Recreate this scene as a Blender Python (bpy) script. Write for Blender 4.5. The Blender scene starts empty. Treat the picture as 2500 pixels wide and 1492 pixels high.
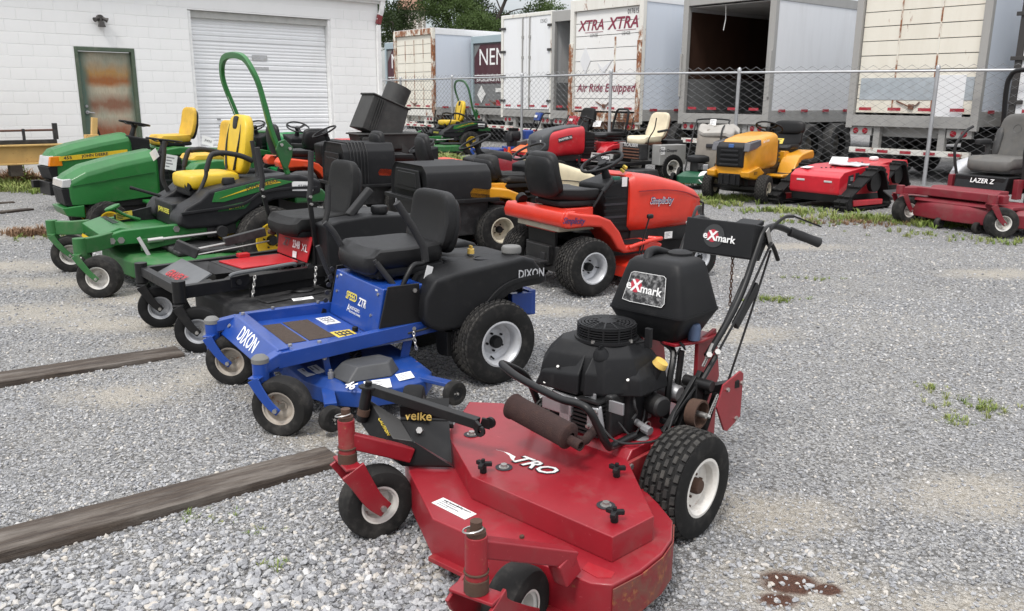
import bpy, bmesh, math, random
import numpy as np
from mathutils import Vector as V, Matrix as MX
random.seed(7); RNG = np.random.default_rng(7)
S = bpy.context.scene; COL = S.collection
R = math.radians; PI = math.pi

# ------------------------------------------------------------------ camera
F, PITCH, ROLL, CAMH = 2050/2500*36, math.atan(508/2050), math.atan(.0077), 1.55
cam = bpy.data.cameras.new('camera'); cam_o = bpy.data.objects.new('camera', cam); COL.objects.link(cam_o)
cam.sensor_width = 36; cam.lens = F; cam.clip_end = 2000; cam.clip_start = .05
fw = V((0, math.cos(PITCH), -math.sin(PITCH))); up0 = V((0, math.sin(PITCH), math.cos(PITCH))); rt0 = V((1, 0, 0))
rt = math.cos(ROLL)*rt0 + math.sin(ROLL)*up0; up = -math.sin(ROLL)*rt0 + math.cos(ROLL)*up0
m = MX((rt, up, -fw)).transposed().to_4x4(); m.translation = (0, 0, CAMH); cam_o.matrix_world = m
S.camera = cam_o

# ------------------------------------------------------------------ sky, sun, exposure
SUN_EL, SUN_AZ = 58, 208            # high, veiled by cloud, behind and to the left of the camera
world = bpy.data.worlds.new('World'); S.world = world; world.use_nodes = True
wn, wl = world.node_tree.nodes, world.node_tree.links; wn.clear()
sky = wn.new('ShaderNodeTexSky'); sky.sky_type = 'NISHITA'; sky.sun_disc = False
sky.sun_elevation = R(SUN_EL); sky.sun_rotation = R(SUN_AZ); sky.altitude = 100; sky.air_density = 1; sky.dust_density = 2; sky.ozone_density = 1.5
tcw = wn.new('ShaderNodeTexCoord'); mpw = wn.new('ShaderNodeMapping'); mpw.inputs['Scale'].default_value = (1, 1, 3.2)
cn = wn.new('ShaderNodeTexNoise'); cn.inputs['Scale'].default_value = 3.1; cn.inputs['Detail'].default_value = 6; cn.inputs['Roughness'].default_value = .55
cr = wn.new('ShaderNodeValToRGB'); cr.color_ramp.elements[0].position = .36; cr.color_ramp.elements[1].position = .62
cr.color_ramp.elements[0].color = (.55, .55, .55, 1); cr.color_ramp.elements[1].color = (.97, .97, .97, 1)
cc = wn.new('ShaderNodeTexNoise'); cc.inputs['Scale'].default_value = 5.0; cc.inputs['Detail'].default_value = 5
cc2 = wn.new('ShaderNodeValToRGB'); cc2.color_ramp.elements[0].position = .35; cc2.color_ramp.elements[1].position = .65
cc2.color_ramp.elements[0].color = (.80, .81, .84, 1); cc2.color_ramp.elements[1].color = (1.18, 1.16, 1.14, 1)
# an overcast sky is about three times as bright overhead as at the horizon
sz = wn.new('ShaderNodeSeparateXYZ'); wl.new(tcw.outputs['Generated'], sz.inputs[0])
zr = wn.new('ShaderNodeMapRange'); zr.inputs[1].default_value = 0; zr.inputs[2].default_value = 1; zr.inputs[3].default_value = 3.7; zr.inputs[4].default_value = 16.5; wl.new(sz.outputs[2], zr.inputs[0])
cl_ = wn.new('ShaderNodeMixRGB'); cl_.blend_type = 'MULTIPLY'; cl_.inputs[0].default_value = 1; wl.new(cc2.outputs[0], cl_.inputs[1]); wl.new(zr.outputs[0], cl_.inputs[2])
mxw = wn.new('ShaderNodeMixRGB'); bgw = wn.new('ShaderNodeBackground'); bgw.inputs['Strength'].default_value = .1
wo = wn.new('ShaderNodeOutputWorld')
wl.new(tcw.outputs['Generated'], mpw.inputs['Vector']); wl.new(mpw.outputs[0], cn.inputs['Vector']); wl.new(mpw.outputs[0], cc.inputs['Vector'])
wl.new(cn.outputs['Fac'], cr.inputs[0]); wl.new(cc.outputs['Fac'], cc2.inputs[0])
wl.new(cr.outputs[0], mxw.inputs[0]); wl.new(sky.outputs[0], mxw.inputs[1]); wl.new(cl_.outputs[0], mxw.inputs[2])
wl.new(mxw.outputs[0], bgw.inputs[0]); wl.new(bgw.outputs[0], wo.inputs[0])
sl = bpy.data.lights.new('sun', 'SUN'); sl.energy = 1.5; sl.angle = R(12); sl.color = (1, .965, .92)
so = bpy.data.objects.new('sun', sl); COL.objects.link(so)
az = R(SUN_AZ); sd = V((math.sin(az)*math.cos(R(SUN_EL)), math.cos(az)*math.cos(R(SUN_EL)), math.sin(R(SUN_EL))))
so.rotation_euler = sd.to_track_quat('Z', 'Y').to_euler()
S.view_settings.view_transform = 'Standard'; S.view_settings.look = 'None'; S.view_settings.gamma = 1; S.view_settings.exposure = .64
S.view_settings.use_curve_mapping = False
S.cycles.max_bounces = 6; S.cycles.diffuse_bounces = 3; S.cycles.glossy_bounces = 3; S.cycles.transparent_max_bounces = 6; S.cycles.transmission_bounces = 3

# ------------------------------------------------------------------ materials
MATS = {}
def nd(t, typ, **k):
    n = t.nodes.new(typ)
    for a, v in k.items():
        if a.startswith('_'): setattr(n, a[1:], v)
        else: n.inputs[a.replace('__', ' ')].default_value = v
    return n
def ramp(t, src, p0, p1, c0=(0, 0, 0, 1), c1=(1, 1, 1, 1)):
    r = t.nodes.new('ShaderNodeValToRGB'); e = r.color_ramp.elements
    e[0].position, e[1].position, e[0].color, e[1].color = p0, p1, c0, c1
    t.links.new(src, r.inputs[0]); return r.outputs[0]
def mix(t, f, a, b, mode='MIX'):
    n = t.nodes.new('ShaderNodeMixRGB'); n.blend_type = mode
    for i, x in enumerate((f, a, b)):
        if hasattr(x, 'links'): t.links.new(x, n.inputs[i])
        elif i == 0: n.inputs[0].default_value = x
        else: n.inputs[i].default_value = (*x[:3], 1)
    return n.outputs[0]
def noise(t, scale, detail=4, rough=.6, co=None, stretch=None, dist=0):
    n = nd(t, 'ShaderNodeTexNoise', Scale=scale, Detail=detail, Roughness=rough, Distortion=dist)
    if co is None:
        co = t.nodes.new('ShaderNodeTexCoord').outputs['Object']
    if stretch:
        mp = nd(t, 'ShaderNodeMapping', Scale=stretch); t.links.new(co, mp.inputs[0]); co = mp.outputs[0]
    t.links.new(co, n.inputs['Vector']); return n.outputs['Fac']
def mat(name, col, rough=.5, metal=0, dirt=.25, dcol=(.30, .275, .24), dscale=9, var=.12, bump=0, bscale=180, coat=0, spec=.5, rust=0, rcol=(.16, .055, .022), scr=0):
    """painted / plastic surface with uneven tone, dust and wear"""
    if name in MATS: return MATS[name]
    mt = bpy.data.materials.new(name); mt.use_nodes = True; t = mt.node_tree; b = t.nodes['Principled BSDF']; MATS[name] = mt
    c = col
    if var: c = mix(t, ramp(t, noise(t, dscale*.6, 5), .3, .7), tuple(x*(1-var) for x in col), tuple(min(1, x*(1+var)) for x in col))
    rr = rough
    if dirt:
        d = ramp(t, noise(t, dscale, 8, .68), .62-.3*dirt, .92-.2*dirt)
        dm = t.nodes.new('ShaderNodeMath'); dm.operation = 'MULTIPLY'; dm.inputs[1].default_value = min(.9, .25+dirt); t.links.new(d, dm.inputs[0])
        c = mix(t, dm.outputs[0], c, dcol)
        rv = t.nodes.new('ShaderNodeMapRange'); rv.inputs[3].default_value = rough; rv.inputs[4].default_value = min(1, rough+.35); t.links.new(d, rv.inputs[0]); rr = rv.outputs[0]
    if rust:
        q = ramp(t, noise(t, dscale*1.7, 9, .7), .70-.35*rust, .76-.33*rust); c = mix(t, q, c, mix(t, ramp(t, noise(t, 60, 3), .3, .7), rcol, tuple(x*2.1 for x in rcol)))
    if scr:      # fine scratches in two directions, paler than the paint, and dull rubbed areas
        for st_, lo in (((2, 46, 20), .70), ((40, 3, 22), .71)):
            q = ramp(t, noise(t, 5, 3, .55, None, st_, .6), lo, lo+.03); k = nd(t, 'ShaderNodeMath', _operation='MULTIPLY'); k.inputs[1].default_value = scr; t.links.new(q, k.inputs[0]); c = mix(t, k.outputs[0], c, tuple(min(.5, x*1.5+.09) for x in col))
        q = ramp(t, noise(t, 2.6, 7, .7), .52, .74); k = nd(t, 'ShaderNodeMath', _operation='MULTIPLY'); k.inputs[1].default_value = scr*.6; t.links.new(q, k.inputs[0]); c = mix(t, k.outputs[0], c, tuple(x*.72+.02 for x in col))
    if hasattr(c, 'links'): t.links.new(c, b.inputs['Base Color'])
    else: b.inputs['Base Color'].default_value = (*c, 1)
    if hasattr(rr, 'links'): t.links.new(rr, b.inputs['Roughness'])
    else: b.inputs['Roughness'].default_value = rr
    b.inputs['Metallic'].default_value = metal; b.inputs['Specular IOR Level'].default_value = spec
    if coat: b.inputs['Coat Weight'].default_value = coat; b.inputs['Coat Roughness'].default_value = .12
    if bump:
        bn = nd(t, 'ShaderNodeBump', Strength=bump, Distance=.004); t.links.new(noise(t, bscale, 3), bn.inputs['Height']); t.links.new(bn.outputs[0], b.inputs['Normal'])
    return mt

# ------------------------------------------------------------------ mesh building
class B:
    """collects shapes; becomes ONE mesh"""
    def __init__(s): s.v = []; s.f = []
    def add(s, vs, fs):
        n = len(s.v); s.v += [tuple(p) for p in vs]; s.f += [tuple(i+n for i in q) for q in fs]; return s
    def xf(s, M, start=0):
        s.v[start:] = [tuple(M @ V(p)) for p in s.v[start:]]; return s
    def box(s, x, y, z, sx, sy, sz, rz=0, ry=0, rx=0, tx=1, ty=1):
        """centre x,y and BOTTOM z; tx,ty taper the top"""
        a, b = sx/2, sy/2
        vs = [V((-a, -b, 0)), V((a, -b, 0)), V((a, b, 0)), V((-a, b, 0)), V((-a*tx, -b*ty, sz)), V((a*tx, -b*ty, sz)), V((a*tx, b*ty, sz)), V((-a*tx, b*ty, sz))]
        if rz or ry or rx:
            M = MX.Rotation(rz, 4, 'Z') @ MX.Rotation(ry, 4, 'Y') @ MX.Rotation(rx, 4, 'X'); vs = [M @ p for p in vs]
        return s.add([p+V((x, y, z)) for p in vs], [(3, 2, 1, 0), (4, 5, 6, 7), (0, 1, 5, 4), (1, 2, 6, 5), (2, 3, 7, 6), (3, 0, 4, 7)])
    def bar(s, p, q, w, h, up=(0, 0, 1)):
        return s.sweep([p, q], [(-w/2, -h/2), (w/2, -h/2), (w/2, h/2), (-w/2, h/2)], up)
    def sweep(s, pts, sec, up=None, closed=False, cap=True, scl=None):
        P = [V(p) for p in pts]; n = len(P); k = len(sec); vs = []; fs = []; prev = None
        for i, p in enumerate(P):
            a = P[i-1] if (i or closed) else None; c = P[(i+1) % n] if (i < n-1 or closed) else None
            t = ((p-a).normalized() if a is not None else V((0, 0, 0)))+((c-p).normalized() if c is not None else V((0, 0, 0)))
            t.normalize()
            if up is not None: r = t.cross(V(up))
            elif prev is None: r = t.cross(V((0, 0, 1)) if abs(t.z) < .9 else V((1, 0, 0)))
            else: r = prev-t*prev.dot(t)
            if r.length < 1e-6: r = t.orthogonal()
            r.normalize(); prev = r; u = r.cross(t)
            w = 1
            if a is not None and c is not None:
                cs = (p-a).normalized().dot(t); w = 1/max(.5, cs)
            g = scl[i] if scl else 1
            vs += [p+r*(x*g*(w if up is not None else 1))+u*(y*g) for x, y in sec]
        for i in range(n if closed else n-1):
            a, b = i*k, ((i+1) % n)*k
            for j in range(k): fs.append((a+j, a+(j+1) % k, b+(j+1) % k, b+j))
        if cap and not closed: fs += [tuple(range(k))[::-1], tuple(range((n-1)*k, n*k))]
        return s.add(vs, fs)
    def tube(s, pts, r, n=8, closed=False, scl=None):
        return s.sweep(pts, [(r*math.cos(2*PI*i/n), r*math.sin(2*PI*i/n)) for i in range(n)], None, closed, True, scl)
    def cyl(s, p, q, r, r2=None, n=16):
        return s.tube([p, q], r, n, scl=[1, (r2/r if r2 is not None else 1)])
    def prism(s, poly, axis, a, b, inset=0):
        """polygon in the two remaining axes (x:(y,z) y:(x,z) z:(x,y)) extruded from a to b"""
        f = {'x': lambda p, h: (h, p[0], p[1]), 'y': lambda p, h: (p[0], h, p[1]), 'z': lambda p, h: (p[0], p[1], h)}[axis]
        k = len(poly); vs = [f(p, a) for p in poly]+[f(p, b) for p in poly]
        return s.add(vs, [tuple(range(k))[::-1], tuple(range(k, 2*k))]+[(i, (i+1) % k, k+(i+1) % k, k+i) for i in range(k)])
    def loft(s, rings, cap=True, closed=True):
        k = len(rings[0]); vs = [p for r in rings for p in r]; fs = []
        for i in range(len(rings)-1):
            for j in range(k if closed else k-1): fs.append((i*k+j, i*k+(j+1) % k, (i+1)*k+(j+1) % k, (i+1)*k+j))
        if cap: fs += [tuple(range(k))[::-1], tuple(range((len(rings)-1)*k, len(rings)*k))]
        return s.add(vs, fs)
    def hull(s, secs, n=20, e=3., axis='x', half=False):
        """loft of super-ellipse sections (pos, halfwidth, zbot, ztop[, exponent[, y0]]) along an axis"""
        rings = []
        for q in secs:
            x, w, z0, z1 = q[:4]; ee = q[4] if len(q) > 4 else e; y0 = q[5] if len(q) > 5 else 0; ring = []
            for i in range(n):
                a = 2*PI*(i+.5)/n; c, d = math.cos(a), math.sin(a)
                u = math.copysign(abs(c)**(2/ee), c); v = math.copysign(abs(d)**(2/ee), d)
                y, z = y0+w*u, (z0+z1)/2+(z1-z0)/2*v
                ring.append((x, y, z) if axis == 'x' else (y, x, z) if axis == 'y' else (y, z, x))
            rings.append(ring)
        return s.loft(rings)
    def lathe(s, prof, o=(0, 0, 0), d=(0, 0, 1), n=24, cap=False):
        d = V(d).normalized(); a = d.orthogonal().normalized(); b = d.cross(a); o = V(o)
        rings = [[o+d*h+a*(r*math.cos(2*PI*i/n))+b*(r*math.sin(2*PI*i/n)) for i in range(n)] for r, h in prof]
        return s.loft(rings, cap)
    def sq(s, c, size, e=.5, e2=None, n=16, rot=None, warp=None):
        """super-quadric cushion: size = half extents"""
        e2 = e if e2 is None else e2; vs = []; fs = []; m = n//2
        sg = lambda x, p: math.copysign(abs(x)**p, x)
        for i in range(m+1):
            ph = -PI/2+PI*i/m
            for j in range(n):
                th = 2*PI*j/n
                p = V((size[0]*sg(math.cos(ph), e)*sg(math.cos(th), e2), size[1]*sg(math.cos(ph), e)*sg(math.sin(th), e2), size[2]*sg(math.sin(ph), e)))
                if warp: p = V(warp(p))
                if rot: p = rot @ p
                vs.append(p+V(c))
        for i in range(m):
            for j in range(n): fs.append((i*n+j, i*n+(j+1) % n, (i+1)*n+(j+1) % n, (i+1)*n+j))
        return s.add(vs, fs)
    def mesh(s, name, bev=0, seg=2, ang=38, sub=0):
        me = bpy.data.meshes.new(name); me.from_pydata(s.v, [], s.f)
        bm = bmesh.new(); bm.from_mesh(me)
        bmesh.ops.remove_doubles(bm, verts=bm.verts, dist=1e-5)
        bmesh.ops.recalc_face_normals(bm, faces=bm.faces)
        if bev:
            ed = [e for e in bm.edges if len(e.link_faces) == 2 and e.calc_face_angle(0) > R(ang)]
            bmesh.ops.bevel(bm, geom=ed, offset=bev, segments=seg, affect='EDGES', profile=.6, clamp_overlap=True)
        for f in bm.faces: f.smooth = True
        bm.to_mesh(me); bm.free()
        if bev:      # face-area weighted normals keep the flats flat
            n = np.zeros((len(me.vertices), 3)); me.update()
            for p in me.polygons:
                a = np.array(p.normal)*p.area
                for i in p.vertices: n[i] += a
            l = np.linalg.norm(n, axis=1); n[l > 0] /= l[l > 0][:, None]; me.normals_split_custom_set_from_vertices([tuple(x) for x in n])
        else: me.set_sharp_from_angle(angle=R(40))
        return me
def link(o, parent=None):
    COL.objects.link(o)
    if parent: o.parent = parent
    return o
def part(name, b, m, parent=None, bev=0, seg=2, loc=None, label=None, ang=38):
    me = b.mesh(name, bev, seg, ang) if isinstance(b, B) else b
    if m is not None and not me.materials: me.materials.append(m if not isinstance(m, str) else MATS[m])
    o = link(bpy.data.objects.new(name, me), parent)
    if loc: o.location = loc
    if label: o['label'] = label
    return o
def thing(name, label, cat, loc=(0, 0, 0), deg=0, group=None, k=1):
    o = bpy.data.objects.new(name, None); o.empty_display_size = .1; COL.objects.link(o)
    o.location = loc; o.rotation_euler = (0, 0, R(deg)); o.scale = (k, k, k); o['label'] = label; o['category'] = cat
    if group: o['group'] = group
    return o
def tag(o, label=None, cat=None, group=None, kind=None):
    for k, v in (('label', label), ('category', cat), ('group', group), ('kind', kind)):
        if v: o[k] = v
    return o
def dup(src, name, parent, M=None):
    o = bpy.data.objects.new(name, src.data); link(o, parent)
    if M is not None: o.matrix_local = M
    return o
TXT = {}
def text(s, size, at, xdir, ydir, m, parent, shear=0, depth=.0015, name='lettering', bold=0, align='CENTER', sx=1):
    """flat printed / raised lettering; xdir = reading direction, ydir = letter up"""
    key = (s, shear, bold, align)
    if key not in TXT:
        c = bpy.data.curves.new('t', 'FONT'); c.body = s; c.size = 1; c.shear = shear; c.align_x = align; c.align_y = 'CENTER'; c.offset = bold; c.resolution_u = 2
        c.extrude = .01
        o = bpy.data.objects.new('t', c); COL.objects.link(o); bpy.context.view_layer.update()
        me = bpy.data.meshes.new_from_object(o.evaluated_get(bpy.context.evaluated_depsgraph_get())); bpy.data.objects.remove(o); TXT[key] = me
    me = TXT[key].copy(); me.name = name; me.materials.clear(); me.materials.append(MATS[m] if isinstance(m, str) else m)
    o = link(bpy.data.objects.new(name, me), parent)
    x = V(xdir).normalized(); y = V(ydir).normalized(); z = x.cross(y).normalized(); y = z.cross(x)
    M = MX((x, y, z)).transposed().to_4x4(); M.translation = V(at)+z*depth
    o.matrix_local = M @ MX.Diagonal((size*sx, size, depth*40, 1)); return o
def circ(n=16, r=1, cx=0, cy=0, a0=0, a1=2*PI, rx=None):
    full = abs(a1-a0-2*PI) < 1e-6
    return [(cx+(rx or r)*math.cos(a0+(a1-a0)*i/(n if full else n-1)), cy+r*math.sin(a0+(a1-a0)*i/(n if full else n-1))) for i in range(n)]
def spl(pts, k=6, closed=False):
    """Catmull-Rom through points"""
    P = [V(p) for p in pts]; n = len(P); out = []
    for i in range(n if closed else n-1):
        a = P[(i-1) % n] if (i or closed) else P[0]*2-P[1]; b = P[i]; c = P[(i+1) % n]
        d = P[(i+2) % n] if (i+2 < n or closed) else P[-1]*2-P[-2]
        for j in range(k):
            t = j/k; out.append(.5*((2*b)+(c-a)*t+(2*a-5*b+4*c-d)*t*t+(3*b-a-3*c+d)*t**3))
    if not closed: out.append(P[-1])
    return out
# ------------------------------------------------------------------ ground and gravel
def patchmask(t, co, spots):
    """soft-edged worn spots at real places on the ground, broken up by noise"""
    out = None
    nz = noise(t, 2.6, 9, .78, co)
    for (x, y, rx, ry) in spots:
        mp = nd(t, 'ShaderNodeMapping', Location=(-x/rx, -y/ry, 0), Scale=(1/rx, 1/ry, 0)); t.links.new(co, mp.inputs[0])
        le = t.nodes.new('ShaderNodeVectorMath'); le.operation = 'LENGTH'; t.links.new(mp.outputs[0], le.inputs[0])
        s = nd(t, 'ShaderNodeMath', _operation='SUBTRACT'); s.inputs[0].default_value = 1.25; t.links.new(le.outputs['Value'], s.inputs[1])
        s.use_clamp = True
        if out is None: out = s.outputs[0]
        else:
            a = nd(t, 'ShaderNodeMath', _operation='MAXIMUM'); t.links.new(out, a.inputs[0]); t.links.new(s.outputs[0], a.inputs[1]); out = a.outputs[0]
    a = nd(t, 'ShaderNodeMath', _operation='MULTIPLY'); t.links.new(out, a.inputs[0]); t.links.new(nz, a.inputs[1])
    return a.outputs[0]
SAND = [(1.9, 3.1, .7, .35), (-3.9, 6.9, .8, .4), (-1.25, 4.25, .35, .3), (-2.7, 5.6, .9, .35), (.2, 6.1, .8, .3), (2.8, 9.0, 1.4, .4), (-2.9, 6.4, .9, .5), (-3.4, 5.9, .9, .5), (-1.75, 4.5, .3, .45), (-2.3, 5.15, .4, .25), (-.75, 4.0, .3, .2), (1.5, 5.5, .7, .4), (.95, 2.45, .5, .35), (1.5, 2.3, .6, .25), (-.2, 2.5, .35, .2), (-4.6, 7.6, 1.1, .5), (1.0, 2.95, .5, .3), (-.9, 3.7, .4, .3), (-2.0, 4.2, .6, .3), (4.5, 7.6, .9, .4), (-5.5, 9.6, 1.5, .8)]
def gravel_mat():
    mt = bpy.data.materials.new('gravel_ground'); mt.use_nodes = True; t = mt.node_tree; b = t.nodes['Principled BSDF']
    co = t.nodes.new('ShaderNodeTexCoord').outputs['Object']
    def vor(sc, feat='F1'):
        v = nd(t, 'ShaderNodeTexVoronoi', Scale=sc, _feature=feat); w = nd(t, 'ShaderNodeMapping'); t.links.new(co, v.inputs['Vector']); return v
    v1 = vor(62); v2 = vor(150); v3 = vor(34)
    sep = t.nodes.new('ShaderNodeSeparateColor'); t.links.new(v1.outputs['Color'], sep.inputs[0])
    sep2 = t.nodes.new('ShaderNodeSeparateColor'); t.links.new(v2.outputs['Color'], sep2.inputs[0])
    c1 = ramp(t, sep.outputs[0], 0, 1, (.17, .17, .174, 1), (.52, .515, .50, 1))
    c2 = ramp(t, sep2.outputs[0], 0, 1, (.16, .158, .156, 1), (.56, .55, .53, 1))
    c = mix(t, .45, c1, c2)
    c = mix(t, ramp(t, noise(t, .9, 5, .6, co), .35, .68), mix(t, .4, c, (.27, .285, .31)), c)
    gap = ramp(t, v1.outputs['Distance'], .45, .75); c = mix(t, gap, c, (.14, .136, .13))
    sand = mix(t, noise(t, 220, 2, .5, co), (.43, .38, .30), (.60, .55, .46))
    pm = ramp(t, patchmask(t, co, SAND), .22, .52); pn = nd(t, 'ShaderNodeMath', _operation='MULTIPLY'); pn.inputs[1].default_value = .55; t.links.new(pm, pn.inputs[0])
    c = mix(t, pn.outputs[0], c, sand)
    fine = ramp(t, noise(t, .55, 6, .6, co), .5, .7); fn = nd(t, 'ShaderNodeMath', _operation='MULTIPLY'); fn.inputs[1].default_value = .35; t.links.new(fine, fn.inputs[0])
    c = mix(t, fn.outputs[0], c, (.40, .385, .35))
    rs = ramp(t, patchmask(t, co, [(.92, 2.48, .15, .10), (1.04, 2.44, .07, .05), (.86, 2.38, .1, .06)]), .22, .40); c = mix(t, rs, c, (.10, .05, .035))
    t.links.new(c, b.inputs['Base Color']); b.inputs['Roughness'].default_value = .92; b.inputs['Specular IOR Level'].default_value = .25
    h = nd(t, 'ShaderNodeMath', _operation='ADD'); t.links.new(v1.outputs['Distance'], h.inputs[0]); t.links.new(v2.outputs['Distance'], h.inputs[1])
    h2 = nd(t, 'ShaderNodeMath', _operation='ADD'); t.links.new(h.outputs[0], h2.inputs[0]); t.links.new(v3.outputs['Distance'], h2.inputs[1])
    bn = nd(t, 'ShaderNodeBump', Strength=.9, Distance=.012, _invert=True); t.links.new(h2.outputs[0], bn.inputs['Height']); t.links.new(bn.outputs[0], b.inputs['Normal'])
    return mt
gb = B(); N = 60
xs = sorted(set([-400, -150, -60, -25, -15, -10] + list(np.arange(-6.5, 6.5, .12)) + [10, 15, 25, 60, 150, 400])); ys = sorted(set([-60, -20, -5, 0, 1] + list(np.arange(1.6, 10, .12)) + list(np.arange(10, 40, 1.5)) + [60, 120, 250, 600]))
def gz(x, y):      # slight unevenness of the packed gravel, never above the tyres' sink-in
    if not (1.5 < y < 10 and abs(x) < 6.5): return 0
    f = min(1, (y-1.5)/.3, (10-y)/1.5, (6.5-abs(x))/1); return f*(.0045+.0035*math.sin(2.1*x+1.3*y)+.003*math.sin(4.7*x-2.9*y+1)+.002*math.sin(9.1*x+6.7*y)+.0015*math.sin(13*y-8*x))
gv = [(x, y, gz(x, y)) for y in ys for x in xs]; nx = len(xs)
gb.add(gv, [(j*nx+i, j*nx+i+1, (j+1)*nx+i+1, (j+1)*nx+i) for j in range(len(ys)-1) for i in range(nx-1)])
ground = tag(part('ground', gb, gravel_mat()), kind='structure')

def instancer(name, pts, rots, scls, idx, meshes, label, cat):
    """one 'stuff' object: points that carry real meshes (geometry nodes)"""
    me = bpy.data.meshes.new(name); me.from_pydata([tuple(p) for p in pts], [], [])
    for nm, typ, arr in (('rot', 'FLOAT_VECTOR', rots), ('scl', 'FLOAT_VECTOR', scls)):
        a = me.attributes.new(nm, typ, 'POINT'); a.data.foreach_set('vector', np.asarray(arr, np.float32).ravel())
    a = me.attributes.new('idx', 'INT', 'POINT'); a.data.foreach_set('value', np.asarray(idx, np.int32))
    o = link(bpy.data.objects.new(name, me)); tag(o, label, cat, kind='stuff')
    c = bpy.data.collections.new(name+'_pieces')
    for q in meshes: c.objects.link(bpy.data.objects.new(name+'_piece', q))
    g = bpy.data.node_groups.new(name, 'GeometryNodeTree')
    g.interface.new_socket('Geometry', in_out='INPUT', socket_type='NodeSocketGeometry'); g.interface.new_socket('Geometry', in_out='OUTPUT', socket_type='NodeSocketGeometry')
    gi, go = g.nodes.new('NodeGroupInput'), g.nodes.new('NodeGroupOutput'); ip = g.nodes.new('GeometryNodeInstanceOnPoints')
    ci = g.nodes.new('GeometryNodeCollectionInfo'); ci.inputs['Collection'].default_value = c; ci.inputs['Separate Children'].default_value = True; ci.inputs['Reset Children'].default_value = True
    def at(n, ty):
        k = g.nodes.new('GeometryNodeInputNamedAttribute'); k.data_type = ty; k.inputs['Name'].default_value = n; return k.outputs[0]
    ip.inputs['Pick Instance'].default_value = True; L = g.links.new
    er = g.nodes.new('FunctionNodeEulerToRotation'); L(at('rot', 'FLOAT_VECTOR'), er.inputs[0]); L(er.outputs[0], ip.inputs['Rotation'])
    L(gi.outputs[0], ip.inputs['Points']); L(ci.outputs[0], ip.inputs['Instance']); L(at('idx', 'INT'), ip.inputs['Instance Index'])
    L(at('scl', 'FLOAT_VECTOR'), ip.inputs['Scale']); L(ip.outputs[0], go.inputs[0])
    md = o.modifiers.new('pieces', 'NODES'); md.node_group = g; return o
def stone_mat():
    mt = bpy.data.materials.new('stone'); mt.use_nodes = True; t = mt.node_tree; b = t.nodes['Principled BSDF']
    oi = t.nodes.new('ShaderNodeObjectInfo'); r = t.nodes.new('ShaderNodeValToRGB'); e = r.color_ramp.elements
    e[0].position = 0; e[0].color = (.085, .089, .097, 1); e[1].position = 1; e[1].color = (.50, .50, .495, 1)
    for p, c in ((.22, (.175, .18, .195, 1)), (.5, (.265, .272, .285, 1)), (.78, (.36, .36, .36, 1)), (.93, (.42, .38, .32, 1))): k = e.new(p); k.color = c
    t.links.new(oi.outputs['Random'], r.inputs[0]); c = mix(t, ramp(t, noise(t, 3, 5, .7), .35, .7), r.outputs[0], mix(t, .45, r.outputs[0], (.60, .60, .60)))
    t.links.new(c, b.inputs['Base Color']); b.inputs['Roughness'].default_value = .85; b.inputs['Specular IOR Level'].default_value = .3
    return mt
STONE = stone_mat()
def stone_mesh(seed):
    rg = np.random.default_rng(seed); bm = bmesh.new(); bmesh.ops.create_icosphere(bm, subdivisions=1, radius=1)
    pl = rg.normal(size=(7, 3)); pl /= np.linalg.norm(pl, axis=1)[:, None]
    for v in bm.verts:
        p = np.array(v.co); p *= rg.uniform(.85, 1.2)
        for n in pl:
            d = p@n
            if d > .72: p -= n*(d-.72)
        v.co = (p[0]*1.25, p[1]*.9, p[2]*.7)
    me = bpy.data.meshes.new('stone'); bm.to_mesh(me); bm.free(); me.materials.append(STONE); return me
STM = [stone_mesh(i) for i in range(8)]
def scatter_stones():
    P = []; Sc = []
    def coarse(x, y):      # 0..1: where the loose larger stone lies
        v = math.exp(-((x+.9)/.9)**2-((y-2.3)/.42)**2)+.9*math.exp(-((x-.0)/.35)**2-((y-2.75)/.5)**2)+.55*math.exp(-((x-.95)/.35)**2-((y-2.55)/.22)**2)
        v += .35*math.exp(-((x-3.2)/1.2)**2-((y-5.6)/.9)**2)+.25*math.exp(-((x+1.2)/.6)**2-((y-3.3)/.5)**2)
        return min(1, v)
    for (y0, y1, dens) in ((1.9, 3.2, 6500), (3.2, 4.5, 3400), (4.5, 6.5, 1500), (6.5, 9.0, 560), (9.0, 12.5, 170)):
        A = 1.5*(y1**2-y0**2)/2; n = int(A*dens)
        yy = np.sqrt(RNG.uniform(y0**2, y1**2, n)); xx = RNG.uniform(-.75, .75, n)*yy
        for x, y in zip(xx, yy):
            k = coarse(x, y); u = random.random()
            sp = 0
            for (sx, sy, rx, ry) in SAND:
                q = ((x-sx)/rx)**2+((y-sy)/ry)**2
                if q < 1: sp = max(sp, 1-q)
            if ((x-.92)/.15)**2+((y-2.46)/.10)**2 < 1 and u < .85: continue
            if u < sp*.8*(1-k): continue
            if x > .5 and y < 4.5 and u < .35*(1-k): continue
            r = (.0026+.0056*random.random()**2.2)*(1+.16*max(0, y-3)*(1 if y < 8 else 8/y))
            if random.random() < k*.6+.025: r = .0065+.0135*random.random()**1.7*(.3+.7*k)
            P.append((x, y, r*.25+gz(x, y))); Sc.append((r, r*random.uniform(.8, 1.15), r*random.uniform(.75, 1.1)))
    n = len(P); rot = np.stack([RNG.normal(0, .35, n), RNG.normal(0, .35, n), RNG.uniform(0, 6.28, n)], 1)
    instancer('gravel', P, rot, Sc, RNG.integers(0, len(STM), n), STM, 'loose grey crushed stone strewn over the yard', 'gravel')
scatter_stones()

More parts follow.
